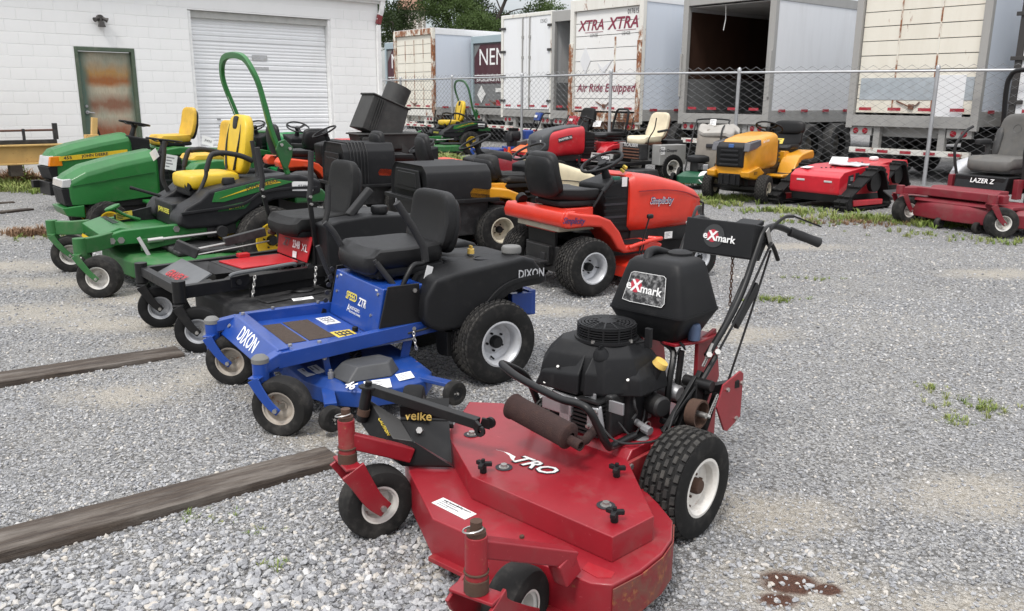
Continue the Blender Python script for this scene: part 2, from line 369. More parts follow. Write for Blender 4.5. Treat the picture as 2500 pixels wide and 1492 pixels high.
# ------------------------------------------------------------------ building
def wallmat(name, col, streak=.25, dirtc=(.42, .40, .36), bump=.25, bs=90):
    mt = bpy.data.materials.new(name); mt.use_nodes = True; t = mt.node_tree; b = t.nodes['Principled BSDF']; MATS[name] = mt
    co = t.nodes.new('ShaderNodeNewGeometry').outputs['Position']
    s = ramp(t, noise(t, 1.6, 7, .65, co, (1.5, 1.5, .35)), .5, .85); q = nd(t, 'ShaderNodeMath', _operation='MULTIPLY'); q.inputs[1].default_value = streak; t.links.new(s, q.inputs[0])
    c = mix(t, q.outputs[0], col, dirtc); c = mix(t, ramp(t, noise(t, 14, 5, .7, co), .66, .8), c, tuple(x*.86 for x in col))
    t.links.new(c, b.inputs['Base Color']); b.inputs['Roughness'].default_value = .6
    bn = nd(t, 'ShaderNodeBump', Strength=bump, Distance=.004); t.links.new(noise(t, bs, 4, .6, co), bn.inputs['Height']); t.links.new(bn.outputs[0], b.inputs['Normal'])
    return mt
wallmat('white_block', (.86, .86, .85), .10); wallmat('door_white', (.82, .83, .84), .22, bump=.05)
mat('gutter_white', (.78, .78, .77), .4, dirt=.1); mat('flash_red', (.20, .03, .035), .5); mat('black_rubber', (.018, .018, .019), .7, dirt=.2, dcol=(.10, .095, .09))
BW = thing('block_building', 'white painted block building with a roll-up door and rusty entry door', 'building', (-9.052, 15.208, 0), 40.807)
S0, S1, Z0, BH, BL = -3.0, 7.82, -.032, .2032, .4064
bb = B(); bb.prism([(S0, 0), (1.30, 0), (1.30, 2.40), (2.36, 2.40), (2.36, 0), (3.44, 0), (3.44, 3.19), (6.59, 3.19), (6.59, 0), (S1, 0), (S1, 3.62), (S0, 3.62)], 'y', .005, .2)
part('wall', bb, 'white_block', BW)
part('wall', B().box(S1-.1, 4.2, 0, .2, 8, 3.62), 'white_block', BW)
bmk = {}
def blk(w):
    w = round(w, 3)
    if w not in bmk: bmk[w] = B().box(0, .05, 0, w-.004, .1, BH-.005).mesh('block', .003, 1); bmk[w].materials.append(MATS['white_block'])
    return bmk[w]
OPEN = [(1.30, 2.36, 2.395), (3.44, 6.59, 3.185)]
for r in range(18):
    z = Z0+BH*r; off = .205 if r % 2 else 0; segs = [(S0, S1)]
    for a, b_, zt in OPEN:
        if z+BH*.5 < zt:
            segs = [q for s in segs for q in ((s[0], min(s[1], a)), (max(s[0], b_), s[1])) if q[1]-q[0] > .03]
    if z+BH > 3.6: continue
    for s in segs:
        js = [x for x in np.arange(.424+off-12*BL, S1+BL, BL) if s[0]+.06 < x < s[1]-.06]
        e = [s[0]]+js+[s[1]]
        if abs(z-3.20) < .12: e = [q for q in e if not (3.44 < q < 6.59)]
        for a, b_ in zip(e[:-1], e[1:]):
            o = link(bpy.data.objects.new('block', blk(b_-a)), BW); o.location = ((a+b_)/2, random.uniform(-.0008, .0008), z)
# eaves, gutter, downspout
part('fascia', B().box((S0+S1)/2+.05, -.03, 3.605, S1-S0+.2, .12, .26), 'gutter_white', BW, .004)
part('roof', B().add([(S0-.1, -.2, 3.80), (S1+.2, -.2, 3.80), (S1+.2, 8.3, 4.5), (S0-.1, 8.3, 4.5), (S0-.1, -.2, 3.87), (S1+.2, -.2, 3.87), (S1+.2, 8.3, 4.57), (S0-.1, 8.3, 4.57)], [(3, 2, 1, 0), (4, 5, 6, 7), (0, 1, 5, 4), (1, 2, 6, 5), (2, 3, 7, 6), (3, 0, 4, 7)]), 'head_grey' if 'head_grey' in MATS else mat('head_grey', (.45, .45, .43), .7), BW)
part('gutter', B().prism([(-.16, 3.66), (-.06, 3.64), (-.06, 3.8), (-.17, 3.8)], 'x', S0, S1+.12), 'gutter_white', BW, .004)
part('downspout', B().sweep(spl([(7.86, -.12, 3.75), (7.86, -.11, 3.5), (7.83, -.07, 3.34), (7.80, -.05, 3.25)], 4), [(-.05, -.035), (.05, -.035), (.05, .035), (-.05, .035)], (0, 1, 0)).box(7.79, -.05, .2, .095, .07, 2.94), 'gutter_white', BW, .004)
part('downspout_boot', B().sweep([(7.83, -.07, 3.36), (7.79, -.05, 3.16)], [(-.055, -.04), (.055, -.04), (.055, .04), (-.055, .04)], (0, 1, 0)), 'flash_red', BW, .003)
# roll-up door: five ribbed sections
for a, b_ in ((3.44, 3.5), (6.53, 6.59)): part('door_jamb', B().box((a+b_)/2, .1, .1, .06, .18, 3.07), 'gutter_white', BW, .003)
part('door_head', B().box(5.015, .13, 3.05, 3.15, .12, .135), mat('head_grey', (.45, .45, .43), .7), BW, .003)
part('sill', B().box(5.0, .1, -.1, 3.2, .3, .28), mat('concrete', (.38, .37, .35), .9, bump=.3), BW)
gd = part('roll_up_door', B().box(5.015, .19, .15, 3.05, .02, 2.95), 'door_white', BW)
sec = []; zz = 0
for k in range(3): sec += [(.0, zz), (-.012, zz+.012), (-.012, zz+.066), (0, zz+.078)]; zz += .09
pr = [(.03, 0), (.0, 0), (0, .006), (-.015, .02), (-.015, .085), (0, .1), (0, .112), (-.015, .126), (-.015, .175), (.0, .19)]
for k in range(5): h = .20+k*.066; pr += [(0, h), (-.009, h+.012), (-.009, h+.046), (0, h+.058)]
pr += [(0, .545), (.03, .545)]
pm_ = B().prism([(y, z) for y, z in pr], 'x', -1.51, 1.51).mesh('door_section'); pm_.materials.append(MATS['door_white'])
for k in range(6):
    o = link(bpy.data.objects.new('door_section', pm_), gd); o.location = (5.015, .16, -.13+k*.548)
part('lock_handle', B().box(3.97, .14, 1.05, .07, .02, .025).cyl((3.98, .15, .93), (3.98, .12, .93), .018), mat('zinc', (.45, .45, .46), .4, .9, dirt=.2), gd)
part('lock_plate', B().box(5.5, .14, .62, .12, .02, .03), 'zinc', gd)
part('label_plate', B().box(4.95, .138, 2.27, .34, .004, .11), mat('worn_sticker', (.47, .48, .49), .7, dirt=.6, dscale=16), gd)
part('label_plate', B().box(4.97, .138, 2.09, .34, .004, .05), 'worn_sticker', gd)
# entry door
def rusty_door():
    mt = bpy.data.materials.new('rusty_door'); mt.use_nodes = True; t = mt.node_tree; b = t.nodes['Principled BSDF']; MATS['rusty_door'] = mt
    co = t.nodes.new('ShaderNodeTexCoord').outputs['Object']; sp = t.nodes.new('ShaderNodeSeparateXYZ'); t.links.new(co, sp.inputs[0])
    nz = noise(t, 3.5, 6, .6, co, (1, 1, .6)); fine = noise(t, 25, 5, .7, co, (2, 1, .35))
    def band(z, w):
        a = nd(t, 'ShaderNodeMath', _operation='SUBTRACT'); t.links.new(sp.outputs[2], a.inputs[0]); a.inputs[1].default_value = z
        k = nd(t, 'ShaderNodeMath', _operation='ABSOLUTE'); t.links.new(a.outputs[0], k.inputs[0])
        q = nd(t, 'ShaderNodeMath', _operation='DIVIDE'); t.links.new(k.outputs[0], q.inputs[0]); q.inputs[1].default_value = w
        s = nd(t, 'ShaderNodeMath', _operation='SUBTRACT'); s.inputs[0].default_value = 1.0; t.links.new(q.outputs[0], s.inputs[1]); s.use_clamp = True
        mlt = nd(t, 'ShaderNodeMath', _operation='MULTIPLY'); t.links.new(s.outputs[0], mlt.inputs[0]); t.links.new(nz, mlt.inputs[1]); return ramp(t, mlt.outputs[0], .12, .45)
    ax = nd(t, 'ShaderNodeMath', _operation='ABSOLUTE'); xo = nd(t, 'ShaderNodeMath', _operation='SUBTRACT'); t.links.new(sp.outputs[0], xo.inputs[0]); xo.inputs[1].default_value = 1.87; t.links.new(xo.outputs[0], ax.inputs[0])
    ad = nd(t, 'ShaderNodeMath', _operation='MULTIPLY_ADD'); t.links.new(nz, ad.inputs[0]); ad.inputs[1].default_value = .25; t.links.new(ax.outputs[0], ad.inputs[2])
    edge = ramp(t, ad.outputs[0], .44, .56)
    c = mix(t, ramp(t, nz, .3, .65), (.30, .31, .24), (.46, .40, .30))
    c = mix(t, band(1.92, .34), c, (.40, .22, .07)); c = mix(t, band(1.80, .17), c, (.30, .10, .025)); c = mix(t, band(1.36, .28), c, (.22, .10, .06)); c = mix(t, band(.82, .42), c, (.24, .07, .03))
    c = mix(t, edge, c, (.10, .165, .13)); c = mix(t, ramp(t, fine, .45, .75), c, mix(t, .5, c, (.20, .16, .10)))
    t.links.new(c, b.inputs['Base Color']); b.inputs['Roughness'].default_value = .7; return mt
ed = part('entry_door', B().box(1.83, .11, .2, .94, .045, 2.12), rusty_door(), BW, .003)
mat('door_green', (.075, .105, .07), .55, dirt=.35, dcol=(.25, .24, .19), dscale=5)
df = B().box(1.33, .07, .2, .06, .16, 2.2).box(2.33, .07, .2, .06, .16, 2.2).box(1.83, .07, 2.332, .94, .16, .066)
part('door_frame', df, 'door_green', BW, .004)
hd = B().lathe([(.0, -.03), (.035, -.03), (.035, 0)], (1.43, .085, 1.22), (0, 1, 0), 16).tube([(1.43, .06, 1.22), (1.43, .03, 1.22), (1.45, .025, 1.22), (1.55, .03, 1.205)], .011, 8).lathe([(0, -.02), (.025, -.02), (.028, 0)], (1.43, .085, 1.33), (0, 1, 0), 14)
part('handle', hd, 'zinc', ed)
wl_ = thing('wall_lamp', 'twin-head security floodlight on the white block wall above the rusty door', 'lamp', (-9.052, 15.208, 0), 40.807)
mat('lamp_bronze', (.05, .045, .042), .5, dirt=.2)
part('base', B().lathe([(0, -.06), (.06, -.06), (.065, 0)], (1.80, 0, 2.92), (0, 1, 0), 16), 'lamp_bronze', wl_, .003)
for sx in (-1, 1): part('lamp_head', B().lathe([(0, 0), (.025, 0), (.03, .05), (.045, .1), (.04, .1), (.0, .09)], (1.80+sx*.03, -.05, 2.92), (sx*.85, -.35, -.4), 14), 'lamp_bronze', wl_)
part('motion_sensor', B().box(1.80, -.09, 2.76, .12, .09, .1, tx=.6, ty=.7).box(1.80, -.05, 2.85, .04, .04, .06), 'lamp_bronze', wl_, .006)

# ------------------------------------------------------------------ trailers behind the fence
TO = V((1.48, 23.31, 0)); TD = V((.6257, -.780, 0)); TN = V((.780, .6257, 0)); TDEG = -51.27
def sheet(name, col, streak, dc, rust=0, rz=.6):
    mt = bpy.data.materials.new(name); mt.use_nodes = True; t = mt.node_tree; b = t.nodes['Principled BSDF']; MATS[name] = mt
    co = t.nodes.new('ShaderNodeTexCoord').outputs['Object']
    s = ramp(t, noise(t, 2.2, 8, .68, co, (1.6, 1.6, .22)), .46, .8); q = nd(t, 'ShaderNodeMath', _operation='MULTIPLY'); q.inputs[1].default_value = streak; t.links.new(s, q.inputs[0])
    c = mix(t, q.outputs[0], col, dc); c = mix(t, ramp(t, noise(t, 22, 6, .75, co), .68, .76), c, tuple(x*.6 for x in dc))
    if rust:
        k = ramp(t, noise(t, 3.2, 9, .72, co, (1.2, 1.2, .55)), .66-.3*rust, .72-.28*rust); c = mix(t, k, c, mix(t, ramp(t, noise(t, 16, 5), .35, .7), (.15, .05, .022), (.36, .15, .06)))
    t.links.new(c, b.inputs['Base Color']); b.inputs['Roughness'].default_value = rz; return mt
sheet('sheet_white', (.74, .75, .76), .25, (.50, .48, .44)); sheet('sheet_blue', (.60, .65, .72), .35, (.72, .75, .79)); sheet('sheet_grey', (.68, .69, .70), .35, (.46, .46, .45))
sheet('panel_cream', (.72, .69, .60), .45, (.55, .50, .40), .12); sheet('panel_white', (.76, .76, .74), .2, (.55, .52, .46), .06)
sheet('frame_rust', (.70, .68, .60), .3, (.40, .30, .20), .75); sheet('frame_rusty_white', (.70, .69, .64), .3, (.40, .34, .26), .32)
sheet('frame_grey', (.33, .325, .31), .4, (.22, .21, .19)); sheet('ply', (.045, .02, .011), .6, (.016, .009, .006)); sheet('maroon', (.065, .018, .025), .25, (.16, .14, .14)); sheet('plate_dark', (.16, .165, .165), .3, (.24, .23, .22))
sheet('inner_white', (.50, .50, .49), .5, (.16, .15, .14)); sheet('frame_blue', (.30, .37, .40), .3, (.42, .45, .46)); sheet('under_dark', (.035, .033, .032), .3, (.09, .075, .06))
mat('red_tape', (.36, .02, .035), .5, dirt=.3); mat('white_tape', (.66, .66, .64), .5, dirt=.35); mat('lens_red', (.26, .01, .02), .25, dirt=.15); mat('ink_maroon', (.22, .03, .06), .6, dirt=.15); mat('ink_black', (.03, .03, .032), .6, dirt=0)
mat('ink_white', (.78, .78, .77), .6, dirt=.08); mat('grey_band', (.36, .40, .43), .6, dirt=.25); mat('tyre_far', (.03, .03, .03), .8, dirt=.4, dcol=(.15, .14, .12)); mat('rim_far', (.42, .40, .36), .6, dirt=.4, dcol=(.2, .15, .1))
def big_wheel(parent, x, y, z=.5):
    w = part('wheel', B().lathe([(.0, .0), (.14, .0), (.15, .05), (.27, .1), (.28, -.02), (.26, -.06)], (x, y, z), (-1, 0, 0), 28), 'rim_far', parent)
    part('tyre', B().lathe([(.28, -.02), (.36, -.06), (.47, -.05), (.5, 0), (.5, .2), (.47, .26), (.28, .24)], (x, y, z), (1, 0, 0), 32), 'tyre_far', w)
def trailer(x, y, label, w=2.6, zt=4.0, zf=1.22, L=13, frame='frame_grey', side='sheet_white', door='roll', dm='panel_white', post=.11, head=.2, rows=8, cols=0, roofm='frame_grey', bump=True, bmat='frame_grey', legs='under_dark', name='box_trailer', wheels=(1.6, 2.8), skirt=.28):
    T = thing(name, label, 'trailer', TO+TD*x+TN*y, TDEG, 'box trailers parked behind the fence')
    th = .035
    part('side_wall', B().box(th/2+.02, L/2+.06, zf-.02, th, L-.1, zt-zf-.12), side, T); part('side_wall', B().box(w-th/2-.02, L/2+.06, zf-.02, th, L-.1, zt-zf-.12), side, T)
    for sx in (th/2+.02, w-th/2-.02):
        s_ = -1 if sx < 1 else 1
        part('bottom_rail', B().box(sx+s_*.008, L/2+.06, zf-.22, .05, L-.1, skirt), 'frame_grey', T, .004); part('top_rail', B().box(sx+s_*.008, L/2+.06, zt-.2, .05, L-.1, .2), roofm, T, .004)
    part('roof', B().box(w/2, L/2, zt-.02, w-.06, L-.05, .03), 'sheet_grey', T); part('floor', B().box(w/2, L/2+.05, zf-.16, w-.1, L-.1, .12), 'under_dark', T)
    part('front_wall', B().box(w/2, L-.05, zf, w-.1, .04, zt-zf-.1), 'inner_white' if door == 'open' else side, T)
    for sx in (post/2, w-post/2): part('corner_post', B().box(sx, .06, zf-.3, post, .12, zt-zf+.3), frame, T, .008)
    part('header', B().box(w/2, .06, zt-head, w-2*post, .12, head-.005), frame, T, .006); part('door_sill', B().box(w/2, .07, zf-.26, w-2*post, .14, .22), bmat, T, .006)
    iw = w-2*post
    if door == 'roll':
        hh = (zt-head-zf)/rows; cc = max(1, cols)
        for r in range(rows):
            part('door_panel', B().box(w/2, .085+.004*(r % 2), zf+r*hh+.006, iw-.03, .03, hh-.014), dm, T, .004)
        for c in range(1, cc): part('hinge_strip', B().box(post+iw*c/cc, .066, zf+.05, .03, .008, zt-head-zf-.2), 'frame_rust', T)
        part('latch', B().tube([(w/2-.30, .05, zf+.24), (w/2-.05, .04, zf+.14), (w/2+.1, .05, zf+.16), (w/2+.16, .05, zf+.22)], .014, 6).box(w/2, .05, zf+.08, .10, .03, .10), mat('rust_brown', (.14, .06, .035), .8, dirt=.3), T)
    elif door == 'swing':
        for i in (0, 1): part('swing_door', B().box(post+iw*(i*.5+.25), .05, zf-.02, iw/2-.012, .05, zt-head-zf+.06), dm, T, .006)
        for i in (-1, 1):
            part('lock_rod', B().cyl((w/2+i*.17, .0, zf+.0), (w/2+i*.17, .0, zt-head), .022, n=8), 'frame_grey', T)
            for z in (.25, .8, 1.5, 2.1): part('rod_guide', B().box(w/2+i*.17, .012, zf+z, .09, .04, .08), 'frame_grey', T, .004)
            for z in (.2, .95, 1.7, 2.4): part('hinge', B().box(w/2+i*(w/2-.08), -.005, zf+z, .3, .04, .07), 'under_dark', T, .006)
    else:
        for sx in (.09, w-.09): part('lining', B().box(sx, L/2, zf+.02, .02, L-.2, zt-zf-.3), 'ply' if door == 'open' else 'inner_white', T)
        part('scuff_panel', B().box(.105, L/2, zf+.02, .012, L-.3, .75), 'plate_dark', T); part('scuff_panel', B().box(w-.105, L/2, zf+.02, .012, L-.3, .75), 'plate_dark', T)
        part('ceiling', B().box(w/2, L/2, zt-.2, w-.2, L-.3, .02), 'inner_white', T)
        part('pull_strap', B().tube([(w*.42, .2, zt-.2), (w*.42, .22, zt-.5), (w*.41, .2, zt-.75)], .012, 5), 'white_tape', T)
    # lights, under-ride guard, axle
    for sx in (.32, w-.32):
        lb = part('lamp_box', B().box(sx, .1, zf-.44, .46, .1, .17), bmat, T, .006)
        for d in (-.11, .09): part('tail_lamp', B().lathe([(0, -.02), (.05, -.018), (.062, 0)], (sx+d, .05, zf-.355), (0, 1, 0), 16), 'lens_red', lb)
    if bump:
        part('bumper', B().box(w/2, .1, .5, w-.2, .1, .11), 'frame_rusty_white', T, .006)
        for k in range(5): part('reflector', B().box(.36+k*(w-.72)/4, .046, .525, .22, .006, .055), 'red_tape', T)
        for sx in (w*.25, w*.75): part('bumper_leg', B().box(sx, .13, .58, .13, .12, zf-.8), bmat, T, .006)
    part('crossbeam', B().box(w/2, .3, zf-.46, w-.9, .1, .3), bmat, T)
    for k in range(4): part('reflector', B().box(post+.25+k*(iw-.5)/3, -.001 if door == 'roll' else .02, zf+.05, .26, .006, .06), 'red_tape', T)
    for k in range(5): part('reflector', B().box(w+.012, .5+k*.9, zf+.02, .008, .26, .06), 'red_tape', T)
    part('chassis_beam', B().box(w/2-.45, L/2+.2, .72, .1, L-1, .35).box(w/2+.45, L/2+.2, .72, .1, L-1, .35), legs, T)
    for yy in wheels:
        part('axle', B().cyl((.2, yy, .5), (w-.2, yy, .5), .07), legs, T)
        big_wheel(T, w-.08, yy); big_wheel(T, w-.42, yy); big_wheel(T, .3, yy)
    part('mud_flap', B().box(.35, .95, .25, .6, .02, .7), 'black_rubber', T); part('mud_flap', B().box(w-.35, .95, .25, .6, .02, .7), 'black_rubber', T)
    return T
ST = dict(xdir=(1, 0, 0), ydir=(0, 0, 1))
T6 = trailer(0, 0, 'tall white trailer with rusty corner posts and maroon lettering', dm='panel_white', frame='frame_rusty_white', head=.28, rows=8, zt=4.02, side='sheet_blue', roofm='sheet_white', bmat='frame_rust', bump=False, post=.14)
for sx in (.07, 2.53): part('rust_guard', B().box(sx, -.012, .98, .15, .02, 1.95), 'frame_rust', T6, .004)
for (x, z, s_) in ((.72, 3.36, .36), (1.86, 3.36, .40)):
    text('XTRA', s_, (x, .066, z), m='ink_maroon', parent=T6, shear=.25, bold=.02, **ST)
    text('LEASE', .11, (x+.12, .066, z-.24), m='plate_dark', parent=T6, **ST); part('underline', B().box(x+.12, .066, z-.17, .66, .004, .012), 'ink_maroon', T6)
text('017615', .17, (2.20, .066, 3.62), m='ink_black', parent=T6, sx=.75, **ST); text('Air Ride Equipped', .285, (1.30, .066, 1.80), m='ink_maroon', parent=T6, shear=.25, bold=.012, **ST)
part('placard_frame', B().prism([(.35, 2.5), (.55, 2.85), (.75, 2.5), (.55, 2.15)], 'y', .058, .066).prism([(1.0, 2.45), (1.2, 2.3), (1.55, 2.5), (1.2, 2.1)], 'y', .058, .066), 'sheet_grey', T6)
part('rust_streak', B().box(1.62, .067, 2.2, .06, .004, .85), 'frame_rust', T6)
text('A', .5, (2.618, 2.9, 2.75), (0, 1, 0), (0, 0, 1), 'ink_maroon', T6, bold=.03, shear=.2); text('Air', .4, (2.618, 2.6, 1.55), (0, 1, 0), (0, 0, 1), 'ink_maroon', T6, shear=.25)
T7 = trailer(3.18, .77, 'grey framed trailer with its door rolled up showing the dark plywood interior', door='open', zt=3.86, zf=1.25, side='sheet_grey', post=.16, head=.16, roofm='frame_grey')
for sx in (.03, 2.57): part('door_track', B().box(sx, -.02, 1.6, .05, .05, 1.0), 'frame_grey', T7, .004)
T8 = trailer(7.68, .76, 'old cream trailer with rust-streaked roll-up door and grey band', dm='panel_cream', side='sheet_blue', rows=9, cols=3, zt=4.0, zf=1.3, post=.14, bmat='frame_grey')
part('grey_stripe', B().box(1.06, .064, 1.56, 1.7, .006, .42), 'grey_band', T8); part('grey_stripe', B().box(2.3, .064, 1.56, .26, .006, .42), 'grey_band', T8)
part('patch_plate', B().box(2.02, .06, 1.12, .52, .012, .9), 'sheet_white', T8, .003)
T9 = trailer(10.75, .8, 'white swing-door trailer at the right edge of the photo', door='swing', dm='sheet_white', zt=4.1, zf=1.3, frame='under_dark', head=.12)
T5 = trailer(-2.22, 1.3, 'trailer with open doorway squeezed beside the rusty lettered trailer', w=2.15, door='open2', zt=4.0, post=.13, head=.3, side='inner_white')
T4 = trailer(-4.9, 1.5, 'white double swing-door trailer with grey lock rods', door='swing', dm='sheet_white', w=2.5, zt=4.05, frame='frame_rusty_white', head=.1)
text('135423', .16, (2.05, .024, 3.78), m='ink_black', parent=T4, sx=.7, **ST)
def nem(x, y, label):
    T = trailer(x, y, label, zt=3.62, dm='plate_dark', frame='frame_blue', head=.24, rows=2, side='sheet_grey')
    part('sign_panel', B().box(1.3, .06, 2.02, 2.34, .012, 1.32), 'maroon', T); part('sign_corner', B().prism([(.14, 2.9), (.14, 3.33), (.5, 3.33)], 'y', .05, .053), 'plate_dark', T)
    text('NEMF', .80, (1.35, .052, 2.88), m='ink_white', parent=T, sx=.95, **ST); part('stripe', B().box(1.3, .05, 2.28, 2.3, .006, .03), 'ink_white', T)
    text('EXCELLENCE IN MOTION', .18, (1.3, .052, 2.15), m='ink_white', parent=T, bold=.02, shear=.2, **ST)
    part('placard', B().prism([(.3, 1.65), (.55, 1.95), (.8, 1.65), (.55, 1.35)], 'y', .045, .056), 'white_tape', T)
    part('sticker', B().box(1.55, .05, 1.72, .35, .006, .14), 'white_tape', T); part('sticker', B().box(1.5, .05, 1.3, .22, .006, .16), 'red_tape', T)
    return T
nem(-7.92, 2.5, 'dark maroon panelled trailer behind the white swing-door trailer'); nem(-13.4, 2.2, 'dark maroon panelled trailer peeking past the white building corner')
T2 = trailer(-10.66, .97, 'cream roll-up trailer with rusted header and pale blue side', dm='panel_cream', frame='frame_rust', side='sheet_blue', rows=8, cols=4, zt=3.85, zf=1.15, bmat='frame_rusty_white', legs='frame_rust', roofm='sheet_white')

# ------------------------------------------------------------------ chain-link fence
galv = mat('galvanised', (.42, .43, .44), .45, .55, dirt=.15)
FN = [V((11.4, 13.4, 0)), V((7.72, 15.88, 0)), V((4.64, 17.93, 0)), V((2.19, 19.6, 0)), V((.22, 23.07, 0)), V((-1.82, 25.68, 0)), V((-3.74, 28.71, 0)), V((-5.6, 31.4, 0))]
FH = 2.08
fence = thing('chain_link_fence', 'galvanised chain-link fence between the mowers and the trailers', 'fence', (0, 0, 0))
part('top_rail', B().tube([p+V((0, 0, FH)) for p in FN], .024, 8), galv, fence)
for i, p in enumerate(FN):
    part('post', B().cyl(p, p+V((0, 0, FH+.03)), .036, n=10).lathe([(.042, 0), (.042, .05), (.02, .08), (0, .085)], p+V((0, 0, FH+.02)), n=10), galv, fence)
wb = B()
for a, b_ in zip(FN[:-1], FN[1:]):
    Ls = (b_-a).length; d = (b_-a)/Ls; nn = V((-d.y, d.x, 0)); pw, ph = .112, .135; nc = int(Ls/pw)
    for c in range(nc):
        x0 = c*Ls/nc; rows = int((FH+.13)/(ph/2))
        pts = []
        for k in range(rows+1):
            s_ = (k+c) % 2
            pts.append(a+d*(x0+(s_)*Ls/nc*1.02)+nn*(.004 if k % 2 else -.004)-nn*.03+V((0, 0, .03+k*ph/2)))
        wb.tube(pts, .0046, 3)
part('chain_link', wb, mat('fence_wire', (.20, .205, .21), .5, .3, dirt=.15), fence)

# ------------------------------------------------------------------ trees and far tower
def leafmat(name, a, b2):
    mt = bpy.data.materials.new(name); mt.use_nodes = True; t = mt.node_tree; b = t.nodes['Principled BSDF']
    co = t.nodes.new('ShaderNodeNewGeometry').outputs['Position']
    c = mix(t, ramp(t, noise(t, .7, 5, .6, co), .3, .7), a, b2); c = mix(t, ramp(t, noise(t, 14, 2, .5, co), .3, .7), c, tuple(x*1.5 for x in b2))
    t.links.new(c, b.inputs['Base Color']); b.inputs['Roughness'].default_value = .6; b.inputs['Specular IOR Level'].default_value = .3
    tr = t.nodes.new('ShaderNodeBsdfTranslucent'); t.links.new(c, tr.inputs[0]); ms = t.nodes.new('ShaderNodeMixShader'); ms.inputs[0].default_value = .3
    t.links.new(b.outputs[0], ms.inputs[1]); t.links.new(tr.outputs[0], ms.inputs[2]); t.links.new(ms.outputs[0], t.nodes['Material Output'].inputs[0]); return mt
bark = mat('bark', (.055, .045, .038), .9, dirt=.3, dcol=(.12, .11, .10), bump=.6, bscale=25)
def tree(name, label, base, stems, clumps, n, ls, lm, seed):
    rg = random.Random(seed); T = thing(name, label, 'tree', base, 0)
    tb = B()
    for pts, r in stems:
        P = spl(pts, 5); tb.tube(P, r, 8, scl=[1-.75*i/(len(P)-1) for i in range(len(P))])
        for q in range(9):
            i = rg.randrange(len(P)//3, len(P)); p = P[i]; e = p+V((rg.uniform(-2.2, 2.2), rg.uniform(-1.5, 1.5), rg.uniform(.2, 2)))
            tb.tube(spl([p, (p+e)/2+V((0, 0, .3)), e, e+V((rg.uniform(-.5, .5), 0, -.4))], 4), r*.22, 5, scl=[1-.07*k for k in range(13)])
    part('trunk', tb, bark, T)
    vs = []; fs = []
    for k in range(n):
        c, rr, w = clumps[rg.randrange(len(clumps))]
        # leaf sprays: hang along small twigs on the clump's outer half
        u = V((rg.gauss(0, 1), rg.gauss(0, 1), rg.gauss(0, 1))).normalized()*(rg.random()**.45)
        p = V(c)+V((u.x*rr[0], u.y*rr[1], u.z*rr[2]))
        ax = V((rg.gauss(0, 1), rg.gauss(0, 1), rg.gauss(0, .5)-.35)).normalized(); sd_ = ax.cross(V((rg.gauss(0, 1), rg.gauss(0, 1), rg.gauss(0, 1)))).normalized()
        for j in range(6):
            o = p+ax*(j*ls*.5)+V((0, 0, -.02*j*j*ls)); l = ls*rg.uniform(.7, 1.2); s2 = sd_*(l if j % 2 else -l)+ax*l*.5
            nrm = ax.cross(sd_)*rg.uniform(-.4, .4)*l; m0 = len(vs)
            vs += [o, o+s2*.5+ax*l*.22+nrm, o+s2, o+s2*.5-ax*l*.22+nrm]; fs.append((m0, m0+1, m0+2, m0+3))
    me = bpy.data.meshes.new('crown'); me.from_pydata(vs, [], fs); me.materials.append(lm); part('crown', me, None, T)
    return T
lm1 = leafmat('leaf_mid', (.035, .062, .016), (.075, .115, .035)); lm2 = leafmat('leaf_dark', (.018, .033, .010), (.035, .055, .018))
cl = []; rg0 = random.Random(3)
for k in range(46):
    x = rg0.uniform(-4.6, 4.2); z = rg0.uniform(4.3, 11); lim = 1 if z > 5.5 else .8
    cl.append(((x*lim, rg0.uniform(-2, 2), z), (rg0.uniform(.7, 1.3), 1.1, rg0.uniform(.4, .75)), 1))
for x, z in ((3.9, 5.2), (3.2, 4.7), (4.3, 6.0), (-4.2, 4.6), (-3.6, 5.3), (2.2, 4.3), (-1.6, 6.0), (.5, 5.6), (1.5, 5.0)): cl.append(((x, -1, z), (.9, .9, .45), 1))
tree('locust_tree', 'light green leafy tree with several leaning trunks behind the trailers', (-2.6, 47, 0), [([(.2, 0, 0), (-.3, 0, 3.5), (-.9, 0, 5.5), (-2, 0, 8)], .24), ([(.6, .3, 0), (.5, .2, 4), (.3, 0, 6.2), (.2, 0, 9.5)], .2), ([(1, 0, 0), (1.1, 0, 4), (1.9, 0, 6), (3, 0, 8.5)], .19)], cl, 11500, .16, lm1, 5)
cl = [((rg0.uniform(-2.2, 2.0), rg0.uniform(-1.5, 1.5), rg0.uniform(5.0, 10)), (1.0, 1.0, .8), 1) for _ in range(26)]
tree('maple_tree', 'dark dense tree rising behind the building corner', (-7.4, 42, 0), [([(0, 0, 0), (.1, 0, 4), (-.3, 0, 7), (0, 0, 9)], .28)], cl, 6500, .17, lm2, 9)
tw = thing('far_tower', 'distant tan banded tower with rusty cap between the two trees', 'tower', (-11.6, 100, 0))
part('shaft', B().lathe([(1.5, 0), (1.5, 11.2)], n=20, cap=True), mat('tan_stone', (.42, .37, .32), .8), tw)
for k in range(12): part('rib', B().box(1.52*math.cos(k*PI/6), 1.52*math.sin(k*PI/6), 8.8, .16, .16, 1.8), mat('rib_pale', (.6, .58, .54), .8), tw)
part('band', B().lathe([(1.6, 8.2), (1.72, 8.3), (1.72, 8.7), (1.6, 8.8)], n=20), 'rib_pale', tw); part('cap', B().lathe([(1.75, 10.9), (1.5, 11.9), (.9, 12.6), (0, 12.9)], n=20), mat('rust_cap', (.30, .17, .12), .8), tw)
